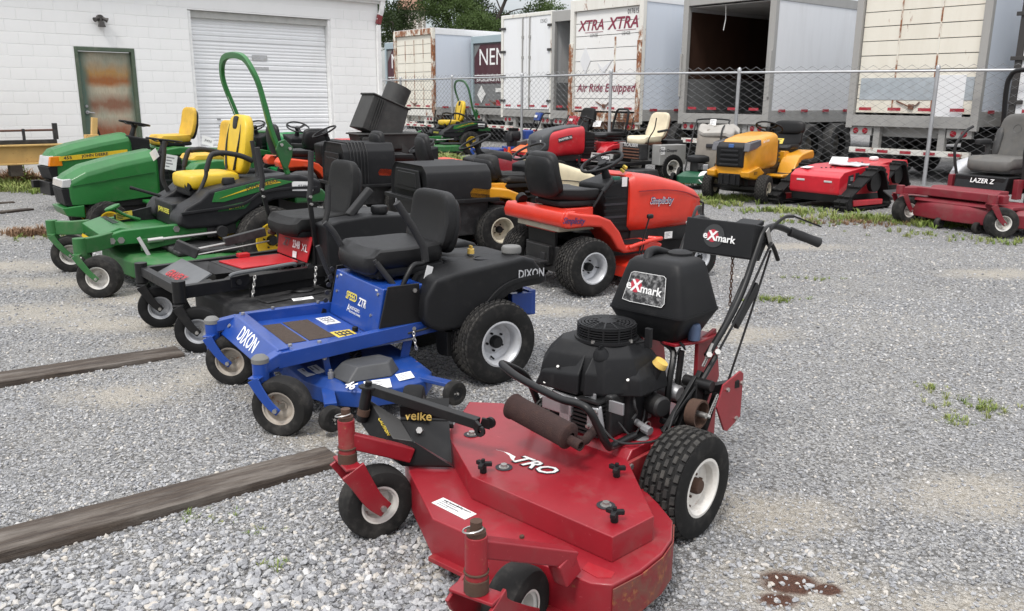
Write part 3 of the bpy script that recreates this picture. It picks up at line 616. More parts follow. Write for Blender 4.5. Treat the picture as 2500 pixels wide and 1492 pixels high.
# ------------------------------------------------------------------ shared machine parts
mat('rubber', (.0095, .0095, .0098), .72, dirt=.22, dcol=(.06, .057, .053), dscale=14, spec=.2); mat('rubber_worn', (.018, .0175, .017), .8, dirt=.5, dcol=(.10, .093, .085), dscale=12, spec=.2)
mat('tread_rub', (.013, .013, .013), .8, dirt=.4, dcol=(.075, .07, .064), dscale=20, spec=.2); mat('tread_top', (.030, .029, .028), .85, dirt=.55, dcol=(.12, .113, .10), dscale=16, spec=.3); mat('plastic_black', (.0095, .0098, .0108), .5, dirt=.25, dcol=(.05, .049, .047), bump=.15, bscale=260, spec=.26)
mat('plastic_grey', (.045, .047, .05), .5, dirt=.2, dcol=(.15, .15, .14), bump=.15, bscale=260); mat('steel_black', (.0085, .0085, .009), .4, dirt=.25, dcol=(.05, .046, .042), spec=.35); mat('vinyl', (.0085, .0085, .009), .45, dirt=.15, dcol=(.035, .035, .034), bump=.3, bscale=420, spec=.3)
mat('vinyl_worn', (.011, .011, .011), .55, dirt=.35, dcol=(.05, .05, .048), bump=.3, bscale=420, spec=.25); mat('rim_white', (.68, .66, .62), .5, dirt=.4, dcol=(.30, .24, .18), rust=.12); mat('rim_silver', (.50, .51, .53), .42, .3, dirt=.35, dcol=(.28, .26, .23), dscale=16)
mat('bolt', (.46, .45, .43), .35, .85, dirt=.3, dcol=(.25, .22, .18)); mat('cast_metal', (.36, .36, .37), .45, .6, dirt=.35, dcol=(.12, .11, .10)); mat('rusty', (.065, .034, .022), .85, dirt=.4, dcol=(.10, .06, .04), dscale=30, bump=.4, bscale=120)
mat('muffler_rust', (.030, .013, .011), .9, dirt=.35, dcol=(.075, .038, .026), dscale=40, bump=.8, bscale=240); mat('paper', (.72, .72, .71), .7, dirt=.1, dcol=(.5, .5, .48)); mat('sticker_yellow', (.62, .47, .06), .5, dirt=.2); mat('ink', (.02, .02, .025), .6, dirt=0); mat('print_grey', (.25, .25, .26), .7, dirt=0)
mat('yellow_cap', (.62, .42, .10), .5, dirt=.25); mat('dark_engine', (.012, .012, .0125), .5, dirt=.35, dcol=(.06, .055, .05))
def rotm(x=0, y=0, z=0): return MX.Rotation(z, 3, 'Z') @ MX.Rotation(y, 3, 'Y') @ MX.Rotation(x, 3, 'X')
WM = {}
def wheel_meshes(r, w, rr, tread, rows, m, dish, tm, ragm):
    key = (r, w, rr, tread, rows, m, dish, tm, ragm)
    if key in WM: return WM[key]
    s = r-rr; th = .0 if tread in ('smooth', 'rib') else min(.011, .05*r)
    crown = lambda h: (r-th)-.55*s*max(0, abs(h)/(w/2)-.45)**2*1.2
    prof = [(rr, -.40*w), (rr+.08*s, -.46*w), (rr+.35*s, -.5*w), (rr+.65*s, -.495*w), (rr+.86*s, -.46*w)]
    for k in range(9): h = (-.42+.84*k/8)*w; prof.append((crown(h), h))
    prof += [(a, -h) for a, h in prof[4::-1]]
    t = B().lathe(prof, d=(0, 1, 0), n=40)
    if tread == 'rib':
        t = B(); pp = prof[:5]
        for k in range(rows):
            h0, h1 = (-.42+.84*k/rows)*w, (-.42+.84*(k+1)/rows)*w; g = .012*w*2
            pp += [(crown(h0+g)-.006, h0), (crown(h0+g), h0+g), (crown(h1-g), h1-g), (crown(h1-g)-.006, h1)]
        pp += [(a, -h) for a, h in prof[4::-1]]; t.lathe(pp, d=(0, 1, 0), n=40)
    a0, b0 = V((0, 1, 0)).orthogonal().normalized(), None; b0 = V((0, 1, 0)).cross(a0)
    def cyl_pt(rad, th_, h): return a0*(rad*math.cos(th_))+b0*(rad*math.sin(th_))+V((0, h, 0))
    n_blk = rows*m if tread in ('turf', 'brick', 'lug') else 0
    if n_blk:
        for k in range(rows):
            for j in range(m):
                c0 = (j+(.5 if k % 2 else 0))*2*PI/m; fr = .76
                h0, h1 = (-.47+.94*k/rows)*w+.006*w/.16, (-.47+.94*(k+1)/rows)*w-.006*w/.16
                if tread == 'turf': sk = (.28 if (k-(rows-1)/2) >= 0 else -.28)*2*PI/m*(0 if abs(k-(rows-1)/2) < .3 else 1)
                else: sk = 0
                if tread == 'lug': fr = .5; sk = .9*2*PI/m*(1 if k >= rows/2 else -1)
                d = fr*PI/m; q = []
                for rad in (-.004, th):
                    e = .86 if rad > 0 else 1
                    for (tt, hh) in ((-d*e, h0), (d*e, h0), (d*e, h1), (-d*e, h1)):
                        sh = sk*((hh-h0)/(h1-h0)-.5)
                        q.append(cyl_pt(crown(hh)+rad, c0+tt+sh, hh))
                t.add(q, [(4, 5, 6, 7), (0, 1, 5, 4), (1, 2, 6, 5), (2, 3, 7, 6), (3, 0, 4, 7)])
    nf = len(t.f)-n_blk*5
    tme = t.mesh('tyre'); tme.materials.append(MATS[tm]); tme.materials.append(MATS['tread_top'])
    if n_blk:
        for p in tme.polygons:
            if p.index >= nf: p.material_index = 1
    rm = B().lathe([(rr-.004, -.42*w), (rr+.01, -.45*w), (rr+.008, -.40*w), (rr-.012, -.3*w), (rr-.016, .12*w), (rr-.012, .36*w), (rr+.008, .43*w), (rr+.012, .47*w), (rr+.002, .475*w), (rr-.012, .40*w), (rr*.86, (.36-dish)*w), (rr*.62, (.30-dish)*w), (rr*.52, (.32-dish)*w), (rr*.36, (.34-dish)*w), (0, (.34-dish)*w)], d=(0, 1, 0), n=36)
    rme = rm.mesh('rim'); rme.materials.append(MATS[ragm])
    hb = B().lathe([(rr*.30, (.30-dish)*w), (rr*.30, (.46-dish)*w), (rr*.25, (.52-dish)*w), (0, (.53-dish)*w)], d=(0, 1, 0), n=16)
    for k in range(5): a = k*2*PI/5; hb.cyl(cyl_pt(rr*.44, a, (.33-dish)*w), cyl_pt(rr*.44, a, (.40-dish)*w), rr*.055, n=6)
    hb.cyl(cyl_pt(rr*.74, 1.2, (.3-dish)*w), cyl_pt(rr*.80, 1.2, (.48-dish)*w), .005, n=6)
    hme = hb.mesh('wheel'); WM[key] = (tme, rme, hme); return WM[key]
def wheel(parent, c, r, w, rr, tread='turf', rows=6, m=26, dish=.18, steer=0, flip=False, tm='rubber', rim='rim_white', hub='steel_black', spin=None, name='wheel'):
    tme, rme, hme = wheel_meshes(r, w, rr, tread, rows, m, dish, tm, rim)
    if (hme.name, hub) not in WM: h2 = hme.copy(); h2.materials.append(MATS[hub]); WM[(hme.name, hub)] = h2
    o = link(bpy.data.objects.new(name, WM[(hme.name, hub)]), parent)
    M = MX.Translation(c) @ MX.Rotation(steer+(PI if flip else 0), 4, 'Z') @ MX.Rotation(random.random()*6 if spin is None else spin, 4, 'Y'); o.matrix_local = M
    for n_, me in (('tyre', tme), ('rim', rme)): link(bpy.data.objects.new(n_, me), o)
    return o
def bolts(b, pts, r=.009, d=(0, 0, 1), l=.008):
    for p in pts: b.cyl(p, V(p)+V(d)*l, r, n=6)
    return b
def chain(parent, p0, p1, n, r=.004, m='bolt', name='chain'):
    b = B(); p0, p1 = V(p0), V(p1); d = (p1-p0); L = d.length/n; d.normalize(); a = d.orthogonal().normalized(); c = d.cross(a)
    for k in range(n):
        s = a if k % 2 else c; o = p0+d*(L*(k+.5)); ln = L*.66; wd = L*.30
        pts = [o+d*ln*math.sin(t)*(.9)+s*wd*math.cos(t) for t in [2*PI*i/10 for i in range(10)]]
        b.tube(pts, r, 6, closed=True)
    return part(name, b, m, parent)
def steering_wheel(parent, c, r, tilt, col_base, m='plastic_black', name='steering_wheel', spokes=3, col=True, rt_=.013):
    """c = hub centre; tilt about y: 0 = flat"""
    M = MX.Translation(c) @ MX.Rotation(tilt, 4, 'Y')
    b = B(); b.tube([(r*math.cos(2*PI*i/32), r*math.sin(2*PI*i/32), .02) for i in range(32)], rt_, 10, closed=True)
    for k in range(spokes):
        a = PI+k*2*PI/spokes; b.sweep([(.03*math.cos(a), .03*math.sin(a), .0), (.6*r*math.cos(a), .6*r*math.sin(a), -.005), (r*.98*math.cos(a), r*.98*math.sin(a), .018)], [(-.02, -.006), (.02, -.006), (.02, .006), (-.02, .006)], (0, 0, 1))
    b.lathe([(0, .02), (.04, .015), (.045, -.02), (.03, -.05), (0, -.05)], n=16); b.xf(M)
    o = part(name, b, m, parent)
    if col: part('steering_column', B().cyl(M @ V((0, 0, -.03)), col_base, .03, .045, n=14), m, parent)
    return o
def seat(parent, x, y, z, m, w=.26, d=.25, h=.48, tilt=.22, cush=.075, bolster=1., m2=None, bk=.06, thick=.05, name_b='backrest', hw=None, top=.8):
    """bucket seat: cushion front at +x, backrest rising at the rear"""
    def wc(p):
        e = (abs(p.y)/w)**3*.03*bolster; return (p.x, p.y*(1+.08*p.x/d), p.z+e+.02*(p.x/d)**2*(1 if p.x < 0 else .4)-(.025 if p.x > d*.8 else 0))
    s = part('seat_cushion', B().sq((x, y, z), (d, w, cush), .45, .4, 24, warp=wc), m, parent)
    H2 = h/2
    def wb_(p):
        t = min(1, max(0, (p.z+H2)/h)); e = (abs(p.y)/w)**3*.05*bolster*(1-.3*t); return (p.x+e-.05*math.sin(t*PI)*.6, p.y*(1-(1-top)*t**2.2), p.z)
    M = rotm(y=-tilt); c = V((x-d-.0, y, z+.02))+M @ V((0, 0, H2))
    b = part(name_b, B().sq(c, (thick, hw or w, H2), .42, .55, 24, M, wb_), m, parent)
    if m2:
        part('seat_pan', B().sq((x-.01, y, z-cush*.75), (d*.98, w*.95, cush*.5), .4, .4, 20).sq(c+M @ V((-.035, 0, -.02)), (thick*.7, (hw or w)*.97, H2*.95), .4, .5, 20, M, wb_), m2, parent)
    return s, b, c, M
def tagcard(parent, p, xdir, ydir, w=.07, h=.04, txt='', m='paper', name='price_tag'):
    x = V(xdir).normalized(); y = V(ydir).normalized(); z = x.cross(y).normalized(); p = V(p)
    q = [p+x*(sx*w/2)+y*(sy*h/2)+z*dz for dz in (-.001, .001) for sx, sy in ((-1, -1), (1, -1), (1, 1), (-1, 1))]
    o = part(name, B().add(q, [(3, 2, 1, 0), (4, 5, 6, 7), (0, 1, 5, 4), (1, 2, 6, 5), (2, 3, 7, 6), (3, 0, 4, 7)]), m, parent)
    if not txt and w > .06 and name != 'roll_bar_label':
        q = B()
        for i, f_ in enumerate((.8, .55, .7, .4)):
            c_ = p+y*(h*(.30-.2*i))+z*.0013-x*(w*.42*(1-f_)); q.add([c_+x*(sx*w*.42*f_)+y*(sy*h*.045) for sx, sy in ((-1, -1), (1, -1), (1, 1), (-1, 1))], [(0, 1, 2, 3)])
        part('print', q, 'print_grey' if m == 'paper' else 'ink', o if not parent.parent else parent)
    if txt: text(txt, h*.42, p+z*.0015, x, y, 'ink', o if o.parent and not o.parent.parent else parent, shear=.3, depth=.0006)
    return o
def caster(parent, stem, zt, zb, r, w, rr, swing, mats, trail=.09, fork='both', tyre='smooth', rim='rim_white', tm='rubber_worn', fw_=.012, cap=True, capm='bolt', fz=None, sr=.022, rows=3, fp=.06):
    """stem (x,y); swing = direction the wheel trails (radians); fork steel arms"""
    x, y = stem; t = V((math.cos(swing), math.sin(swing), 0)); s = V((-t.y, t.x, 0)); c = V((x, y, r))+t*trail
    top = fz or (2*r+.03)
    b = B(); b.cyl((x, y, zb), (x, y, zt), sr*1.35, n=16); part('caster_stem', b, mats[0], parent, .002)
    if cap: part('caster_cap', B().lathe([(sr*1.45, 0), (sr*1.45, .02), (sr*.9, .035), (0, .04)], (x, y, zt), n=14), capm, parent)
    f = B()
    for k in ((-1, 1) if fork == 'both' else (1,) if fork == 'left' else (-1,)):
        off = s*(k*(w/2+.016)); P_ = [V((x, y, top-.004))+off-t*.005, V((x, y, top-.05))+off+t*.02, (V((x, y, top))*.35+c*.65)+off+V((0, 0, -.02)), c+off+t*.012-V((0, 0, .012))]
        f.sweep(spl(P_, 4), [(-fp/2, -fw_/2), (fp/2, -fw_/2), (fp/2, fw_/2), (-fp/2, fw_/2)], s, scl=[1.15-.4*i/12 for i in range(13)])
    f.bar(V((x, y, top))-s*(w/2+.02), V((x, y, top))+s*(w/2+.02), min(.06, fp*1.1), fw_)
    part('caster_fork', f, mats[1], parent, .003)
    part('axle_bolt', B().cyl(c-s*(w/2+.032), c+s*(w/2+.032), .011, n=8), 'bolt', parent)
    return wheel(parent, c, r, w, rr, tyre, rows=rows, dish=.30, steer=math.atan2(t.y, t.x), tm=tm, rim=rim, hub='bolt', name='caster_wheel')
def engine_v(parent, c, k=1., shroud='plastic_black', rz=0, low='dark_engine', top=True):
    """upright V-twin: block, shroud with two lobes, finned round intake screen"""
    M = MX.Translation(c) @ MX.Rotation(rz, 4, 'Z') @ MX.Scale(k, 4)
    part('engine_block', B().box(0, 0, 0, .26, .26, .2).cyl((0, 0, 0), (0, 0, .2), .14).xf(M), low, parent, .01)
    b = B().hull([(.17, .155, -.165, .165, 4), (.20, .165, -.175, .175, 4), (.30, .16, -.17, .17, 4), (.36, .12, -.13, .13, 3), (.37, .1, -.11, .11, 2.5)], 28, 4, 'z')
    part('engine_shroud', b.xf(M), shroud, parent)
    for sy in (-1, 1): part('cylinder_cover', B().hull([(.13, .09, .10, .23, 4), (.24, .09, .09, .23, 4), (.30, .07, .08, .2, 3)], 20, 4, 'z').xf(M @ MX.Rotation(-sy*PI/4+(PI if sy < 0 else 0), 4, 'Z')), shroud, parent)
    if top:
        f = B()
        for i in range(5): f.lathe([(.118, .372+i*.0105), (.124, .372+i*.0105), (.124, .377+i*.0105), (.118, .377+i*.0105)], n=32)
        for i in range(12): a = i*PI/6; f.box(.12*math.cos(a), .12*math.sin(a), .37, .008, .008, .055, rz=a); f.bar((.03*math.cos(a), .03*math.sin(a), .43), (.12*math.cos(a), .12*math.sin(a), .425), .007, .006)
        for r_ in (.045, .06, .075, .09, .105, .12): f.lathe([(r_-.005, .428), (r_+.003, .430), (r_+.003, .424), (r_-.005, .422)], n=32)
        f.lathe([(0, .434), (.035, .432), (.036, .425)], n=20)
        part('intake_screen', f.xf(M), 'plastic_black', parent); part('screen_core', B().lathe([(.112, .37), (.112, .418), (0, .419)], n=28).xf(M), 'ink', parent)
# ------------------------------------------------------------------ red walk-behind mower (nearest)
mat('ex_red', (.245, .008, .016), .4, dirt=.3, dcol=(.17, .075, .065), dscale=7, rust=.05, coat=.2, scr=.5); mat('ex_red_worn', (.25, .012, .019), .45, dirt=.4, dcol=(.20, .13, .09), dscale=9, rust=.25, scr=.6)
mat('logo_red', (.42, .03, .05), .5, dirt=.1)
A = thing('walk_behind_mower', 'dark red walk-behind mower with black engine and fuel tank, nearest the camera', 'mower', (.37, 3.077, 0), -132.7)
OUT = [(.858, -.057), (.845, .163), (.824, .358), (.80, .547), (.765, .598), (.65, .612), (.525, .605), (.43, .58), (.33, .52), (.26, .42), (.16, .25), (.10, -.2), (.2, -.56), (.42, -.60), (.56, -.55), (.66, -.42)]
part('deck_shell', B().prism(OUT, 'z', .075, .218), 'ex_red', A, .006, 2)
lip = [(x, y, .10) for x, y in OUT[:6]]; part('deck_lip', B().sweep([(x+.012, y+.004, .085) for x, y in OUT[:5]], [(-.014, -.008), (.014, -.008), (.014, .008), (-.014, .008)], (0, 0, 1)), 'ex_red_worn', A, .002)
part('scuff_band', B().sweep([(x+(.0035 if x > .7 else -.0), y+.0045, .145) for x, y in OUT[4:9]], [(-.002, -.062), (.002, -.062), (.002, .062), (-.002, .062)], (0, 0, 1)), mat('scuffed', (.20, .015, .018), .6, dirt=.75, dcol=(.13, .10, .065), dscale=14, rust=.45), A)
COV = [(.674, -.06), (.483, -.39), (.175, -.582), (.091, -.473), (.06, -.15), (.12, .15), (.215, .262), (.482, .543), (.674, .527)]
cv = part('belt_cover', B().prism(COV, 'z', .218, .302), 'ex_red', A, .004, 2)
for (x, y) in ((.625, -.055), (.335, .295), (.595, .475)):
    k = B().cyl((x, y, .302), (x, y, .328), .012, n=10)
    for a in range(3): k.bar((x, y, .334), (x+.03*math.cos(a*2.1+.4), y+.03*math.sin(a*2.1+.4), .332), .016, .014)
    part('cover_knob', k.cyl((x, y, .34), (x, y, .352), .007, n=8), 'plastic_black', cv, .002)
for (x, y) in ((.548, -.03), (.53, .395), (.42, -.32)):
    part('spindle_hole', B().lathe([(.0, .3035), (.028, .3035)], (x, y, 0), n=24).lathe([(.030, .3045), (.027, .3045)], (x, y, 0), n=24), 'ink', cv)
    part('spindle_bolt', bolts(B(), [(x, y, .302)], .012, l=.014).cyl((x, y, .3025), (x, y, .306), .018, n=14), 'bolt', cv)
mat('decal_white', (.75, .75, .74), .45, dirt=.1, dcol=(.4, .3, .3))
text('TRO', .088, (.465, .03, .303), (.0, 1, 0), (-1, 0, 0), 'ink', cv, shear=.35, bold=.06, depth=.0012); text('TRO', .088, (.464, .03, .3035), (0, 1, 0), (-1, 0, 0), 'decal_white', cv, shear=.35, bold=.014, depth=.0016); part('decal_remnant', B().prism([(.452, -.12), (.458, -.155), (.448, -.10), (.455, -.06), (.475, -.05), (.49, -.03), (.48, -.06), (.462, -.085)], 'z', .3025, .3036), 'decal_white', cv)
st_ = tagcard(A, (.764, -.055, .2195), (.02, 1, 0), (-1, .02, 0), .165, .052, '', name='dealer_sticker')
text('Lawn Equipment, Inc.', .015, (.750, -.055, .2212), (0, -1, 0), (1, 0, 0), 'ink', A, depth=.0005); text('Sales & Service', .010, (.772, -.055, .2212), (0, -1, 0), (1, 0, 0), 'print_grey', A, depth=.0005)
mat('bright_decal', (.31, .010, .018), .35, dirt=.3, dcol=(.2, .05, .05)); part('deck_decal', B().prism([(.72, .475), (.71, .565), (.74, .575), (.768, .545), (.762, .485)], 'z', .217, .2195), 'bright_decal', A)
# chassis: engine deck channel and rear uprights
part('engine_deck', B().prism([(.20, .17), (.20, .30), (.17, .333), (-.42, .333), (-.42, .17)], 'y', -.16, .245), 'ex_red', A, .006)
part('frame_rail', B().prism([(.24, .20), (.22, .30), (-.05, .30), (-.05, .20)], 'y', .247, .262), 'ex_red_worn', A, .003); part('frame_bolt', bolts(B(), [(.205, .262, .285), (.02, .262, .24)], .011, (0, 1, 0)), 'bolt', A)
part('rear_upright', B().prism([(-.27, .33), (-.40, .33), (-.47, .45), (-.42, .66), (-.285, .63), (-.29, .45)], 'y', .205, .222), 'ex_red', A, .003); part('rear_upright', B().prism([(-.27, .33), (-.40, .33), (-.47, .45), (-.42, .66), (-.285, .63)], 'y', -.05, -.035), 'ex_red', A, .003)
part('tank_shelf', B().prism([(-.17, .14), (-.17, .19), (-.29, .235), (-.42, .235), (-.42, -.06), (-.29, -.06)], 'z', .628, .64), 'ex_red', A, .003)
tp = B().tube(spl([(-.13, .19, .33), (-.14, .19, .50), (-.19, .17, .60), (-.22, .1, .625)], 4), .013, 8).tube([(-.13, -.02, .33), (-.16, -.02, .62)], .013, 8).tube([(-.14, .19, .50), (-.14, -.02, .5)], .011, 8).tube([(-.2, .19, .47), (-.2, .2, .61)], .013, 8)
part('tank_bracket', tp, 'steel_black', A)
part('side_plate', B().prism([(-.246, .50), (-.375, .525), (-.40, .51), (-.40, .33), (-.30, .298), (-.275, .308), (-.205, .42)], 'y', .355, .363), 'ex_red', A, .002); part('deck_bolts', bolts(B(), [(.749, .237, .218), (.80, .46, .229), (.72, .36, .218)], .008), 'rusty', A); part('plate_bolts', bolts(B(), [(-.275, .363, .475), (-.385, .363, .475), (-.36, .363, .335)], .009, (0, 1, 0)), 'bolt', A)
part('belt_arm', B().bar((-.22, .29, .47), (-.36, .36, .48), .03, .03).bar((-.20, .28, .50), (-.16, .30, .30), .05, .02, (0, 1, 0)).bar((-.10, .26, .32), (-.24, .27, .53), .045, .02, (0, 1, 0)).bar((-.02, .25, .34), (-.2, .27, .52), .03, .016, (0, 1, 0)).cyl((-.20, .22, .5), (-.20, .34, .5), .022, n=12), 'steel_black', A, .002)
part('brake_drum', B().lathe([(.0, .30), (.02, .31), (.024, .30), (.052, .30), (.055, .345), (.047, .345), (.044, .31), (.0, .305)], (-.125, 0, .41), (0, 1, 0), 28), 'rusty', A); part('drum_hub', B().cyl((-.125, .3, .41), (-.125, .365, .41), .011, n=10).cyl((-.125, .345, .41), (-.15, .365, .40), .008, n=8), 'bolt', A)
sp = lambda p, q, n, r: [V(p).lerp(V(q), i/(n*6))+V((r*math.cos(i*PI/3), 0, r*math.sin(i*PI/3))) for i in range(n*6+1)]
part('spring', B().tube(sp((-.15, .36, .40), (-.21, .36, .47), 8, .009), .0022, 5), 'bolt', A); part('spring', B().tube(sp((-.22, .285, .565), (-.27, .285, .615), 8, .009), .0022, 5), 'bolt', A)
part('drive_belt', B().sweep([(-.07, .29, .18), (-.27, .29, .48)], [(-.012, -.006), (.012, -.006), (.012, .006), (-.012, .006)], (1, 0, 0)).sweep([(-.15, .29, .12), (-.33, .29, .44)], [(-.012, -.006), (.012, -.006), (.012, .006), (-.012, .006)], (1, 0, 0)), 'rubber', A)
part('gearbox', B().hull([(-.10, .03, .36, .46, 3, .06), (-.14, .075, .34, .52, 3, .06), (-.24, .08, .34, .53, 3, .06), (-.28, .04, .36, .48, 3, .06)], 18).box(-.13, .1, .33, .03, .03, .08).box(-.18, .13, .33, .02, .03, .09).box(-.2, .0, .33, .12, .12, .06).cyl((-.19, .13, .45), (-.19, .21, .44), .05, .03, n=14), 'cast_metal', A, .004)
part('hub_block', B().lathe([(.02, 0), (.045, .01), (.05, .06), (.03, .07)], (-.23, .14, .43), (0, 1, 0), 12).sq((-.17, .02, .54), (.06, .06, .03), .6), 'dark_engine', A)
part('hoses', B().tube(spl([(-.08, .2, .36), (-.14, .23, .345), (-.2, .21, .40), (-.24, .18, .42)], 5), .012, 8).tube(spl([(-.05, .14, .5), (-.13, .1, .55), (-.2, .06, .56)], 5), .008, 6), 'black_rubber', A)
part('guide_ring', B().tube([(.0+.025*math.cos(t), .19, .345+.03*math.sin(t)) for t in [PI*i/8 for i in range(9)]], .003, 6), 'bolt', A); part('port_plate', B().lathe([(0, .335), (.035, .334)], (.06, .2, 0), n=16), 'cast_metal', A); part('deck_plug', B().lathe([(0, .336), (.022, .334)], (-.08, .22, 0), n=16), 'ink', A)
# engine
EC = (.03, .0, .333)
part('engine_block', B().box(.03, .0, .333, .25, .27, .17).cyl((.03, 0, .333), (.03, 0, .52), .135, n=24), 'dark_engine', A, .012)
part('engine_side', B().hull([(.335, .055, .02, .155, 5, .02), (.50, .06, .02, .165, 5, .02)], 20, 5, 'z'), 'plastic_black', A, .004)
ring = lambda z, pts: [(x, y, z) for x, y in pts]
o8 = lambda s: [(.175*s+.01, -.02), (.19*s+.01, -.17*s), (.10*s+.01, -.235*s), (-.06*s, -.22*s), (-.135*s, -.12*s), (-.145*s, .08*s), (-.08*s, .175*s), (.05*s+.01, .175*s), (.15*s+.01, .10*s)]
part('engine_shroud', B().loft([ring(.488, o8(.98)), ring(.50, o8(1.03)), ring(.575, o8(.97)), [(x*.86+.005, y*.86, .635-.12*max(0, abs(y)-.12)-.10*max(0, x-.1)) for x, y in o8(1)], [(x*.72, y*.68, .668) for x, y in o8(1)], [(x*.5, y*.5, .674) for x, y in o8(1)]]), 'plastic_black', A, .008, 2, ang=14)
part('cylinder_cover', B().add([(.205, .015, .488), (.215, -.185, .488), (.06, -.25, .488), (.0, -.02, .488), (.20, .015, .565), (.205, -.16, .545), (.065, -.225, .56), (.16, .012, .632), (.10, -.10, .655), (.03, -.15, .64), (.0, -.02, .66)], [(0, 1, 5, 4), (1, 2, 6, 5), (2, 3, 10, 9, 6), (3, 0, 4, 7, 10), (4, 5, 8, 7), (5, 6, 9, 8), (7, 8, 10), (8, 9, 10), (3, 2, 1, 0)]), 'plastic_black', A, .008, 2, ang=14)
part('cylinder_cover', B().add([(.20, .035, .488), (.06, .20, .488), (-.12, .20, .488), (-.05, .0, .488), (.195, .035, .575), (.055, .19, .55), (-.115, .185, .57), (.15, .04, .64), (.03, .14, .62), (-.08, .13, .645), (-.05, .0, .66)], [(1, 0, 4, 5), (2, 1, 5, 6), (3, 2, 6, 9, 10), (0, 3, 10, 7, 4), (5, 4, 7, 8), (6, 5, 8, 9), (10, 9, 8, 7), (0, 1, 2, 3)]), 'plastic_black', A, .008, 2, ang=14)
part('cover_screws', bolts(B(), [(.19, -.09, .57), (.10, .165, .555), (.205, -.14, .50), (.12, .12, .50)], .006, (.6, .2, .7), .008), 'bolt', A)
f = B(); FC = V((.015, .0, .672))
for i in range(6): f.lathe([(.100, i*.0095), (.113, i*.0095), (.113, i*.0095+.0048), (.100, i*.0095+.0048)], FC, n=40)
for i in range(12): a = i*PI/6; f.box(FC.x+.107*math.cos(a), FC.y+.107*math.sin(a), FC.z, .012, .007, .056, rz=a); f.bar(FC+V((.03*math.cos(a), .03*math.sin(a), .062)), FC+V((.106*math.cos(a), .106*math.sin(a), .054)), .006, .006)
for r_ in (.050, .064, .078, .092, .104): f.lathe([(r_-.0046, .0605-.06*(r_-.05)), (r_+.0046, .0615-.06*(r_-.05)), (r_+.0046, .055-.06*(r_-.05)), (r_-.0046, .054-.06*(r_-.05))], FC, n=40)
f.lathe([(0, .066), (.038, .064), (.040, .056)], FC, n=24).lathe([(.113, -.004), (.122, -.004), (.122, .006), (.113, .008)], FC, n=40)
part('intake_screen', f, 'plastic_black', A); part('screen_core', B().lathe([(.096, 0), (.096, .046), (0, .047)], FC, n=28), 'ink', A)
part('shroud_bolts', bolts(B(), [(FC.x+.117*math.cos(a), FC.y+.117*math.sin(a), FC.z+.002) for a in (.2, 1.5, 2.6, 4)], .008, l=.01), 'bolt', A)
part('dip_cap', B().lathe([(0, .03), (.018, .03), (.03, .012), (.034, 0)], (.125, .06, .632), (.3, 0, 1), 14).box(.125, .06, .66, .03, .008, .012), 'plastic_black', A)
part('valve_cover', B().loft([[(.185, .055, .46), (.185, .115, .47), (.185, .135, .375), (.185, .055, .36)], [(.205, .06, .452), (.205, .108, .46), (.205, .126, .382), (.205, .062, .37)]]), 'cast_metal', A, .006)
text('KAWASAKI', .014, (.2065, .092, .41), (0, -.25, -1), (0, 1, -.25), 'cast_metal', A, depth=.002); part('cover_bolts', bolts(B(), [(.205, .07, .442), (.205, .105, .45), (.205, .115, .392), (.205, .07, .385)], .007, (1, 0, 0), .01), 'bolt', A)
part('governor_plate', B().box(.15, .14, .44, .01, .09, .045).box(.17, .05, .465, .008, .05, .035).bar((.19, -.1, .478), (.21, .02, .47), .03, .006).bar((.2, .0, .475), (.19, .06, .44), .012, .012), 'cast_metal', A, .002)
part('carburettor', B().box(.16, -.08, .40, .1, .14, .05).cyl((.14, -.02, .35), (.14, -.02, .43), .03, n=12).box(.19, -.04, .36, .04, .05, .09).cyl((.20, -.13, .45), (.20, -.09, .45), .012, n=8), 'cast_metal', A, .006)
part('cylinder_fins', (lambda b: [b.box(.135, .0, .345+i*.016, .13, .22, .007) for i in range(9)] and b)(B()), 'dark_engine', A)
part('wiring', B().tube(spl([(.06, .165, .49), (.07, .18, .45), (.05, .175, .42), (.07, .17, .40)], 5), .005, 6).tube(spl([(.0, -.2, .6), (.06, -.235, .53), (.1, -.22, .49), (.13, -.18, .47)], 5), .007, 6).tube(spl([(.2, .1, .42), (.2, .19, .36), (.12, .25, .345), (.02, .28, .35), (-.06, .27, .42)], 6), .004, 6).tube(spl([(.13, .15, .40), (.1, .19, .35), (.0, .17, .37), (-.03, .16, .45)], 6), .004, 6), 'black_rubber', A)
part('oil_filter', B().lathe([(0, -.004), (.036, .0), (.042, .008), (.042, .07), (.034, .08), (0, .081)], (-.06, .155, .43), (.25, .97, 0), 20).xf(MX.Identity(4)), 'dark_engine', A, .002)
part('drain_valve', B().cyl((.02, .14, .375), (.04, .215, .365), .013, n=10).cyl((.04, .2, .366), (.045, .235, .362), .017, n=8), 'cast_metal', A)
part('fill_tube', B().cyl((-.04, .15, .46), (-.055, .19, .575), .019, n=12), 'plastic_black', A); part('fill_cap', B().lathe([(.0, .025), (.026, .022), (.029, .0), (.022, -.004)], (-.056, .193, .583), (-.15, .5, .85), 20), 'yellow_cap', A)
part('throttle_lever', B().box(-.02, .165, .655, .018, .026, .075).cyl((-.02, .16, .68), (0, .1, .66), .006, n=6), 'plastic_black', A, .004); part('choke_knob', B().cyl((-.16, .18, .56), (-.19, .20, .625), .004, n=6).lathe([(0, 0), (.018, .0), (.02, .006), (.0, .012)], (-.195, .203, .63), (-.5, .6, .6), 16), 'plastic_black', A)
mf = part('muffler', B().lathe([(0, 0), (.038, .0), (.048, .008), (.048, .018), (.045, .022), (.045, .262), (.048, .266), (.047, .275), (.038, .282), (.016, .284)], (.42, -.118, .475), (0, .98, -.15), 28), 'muffler_rust', A)
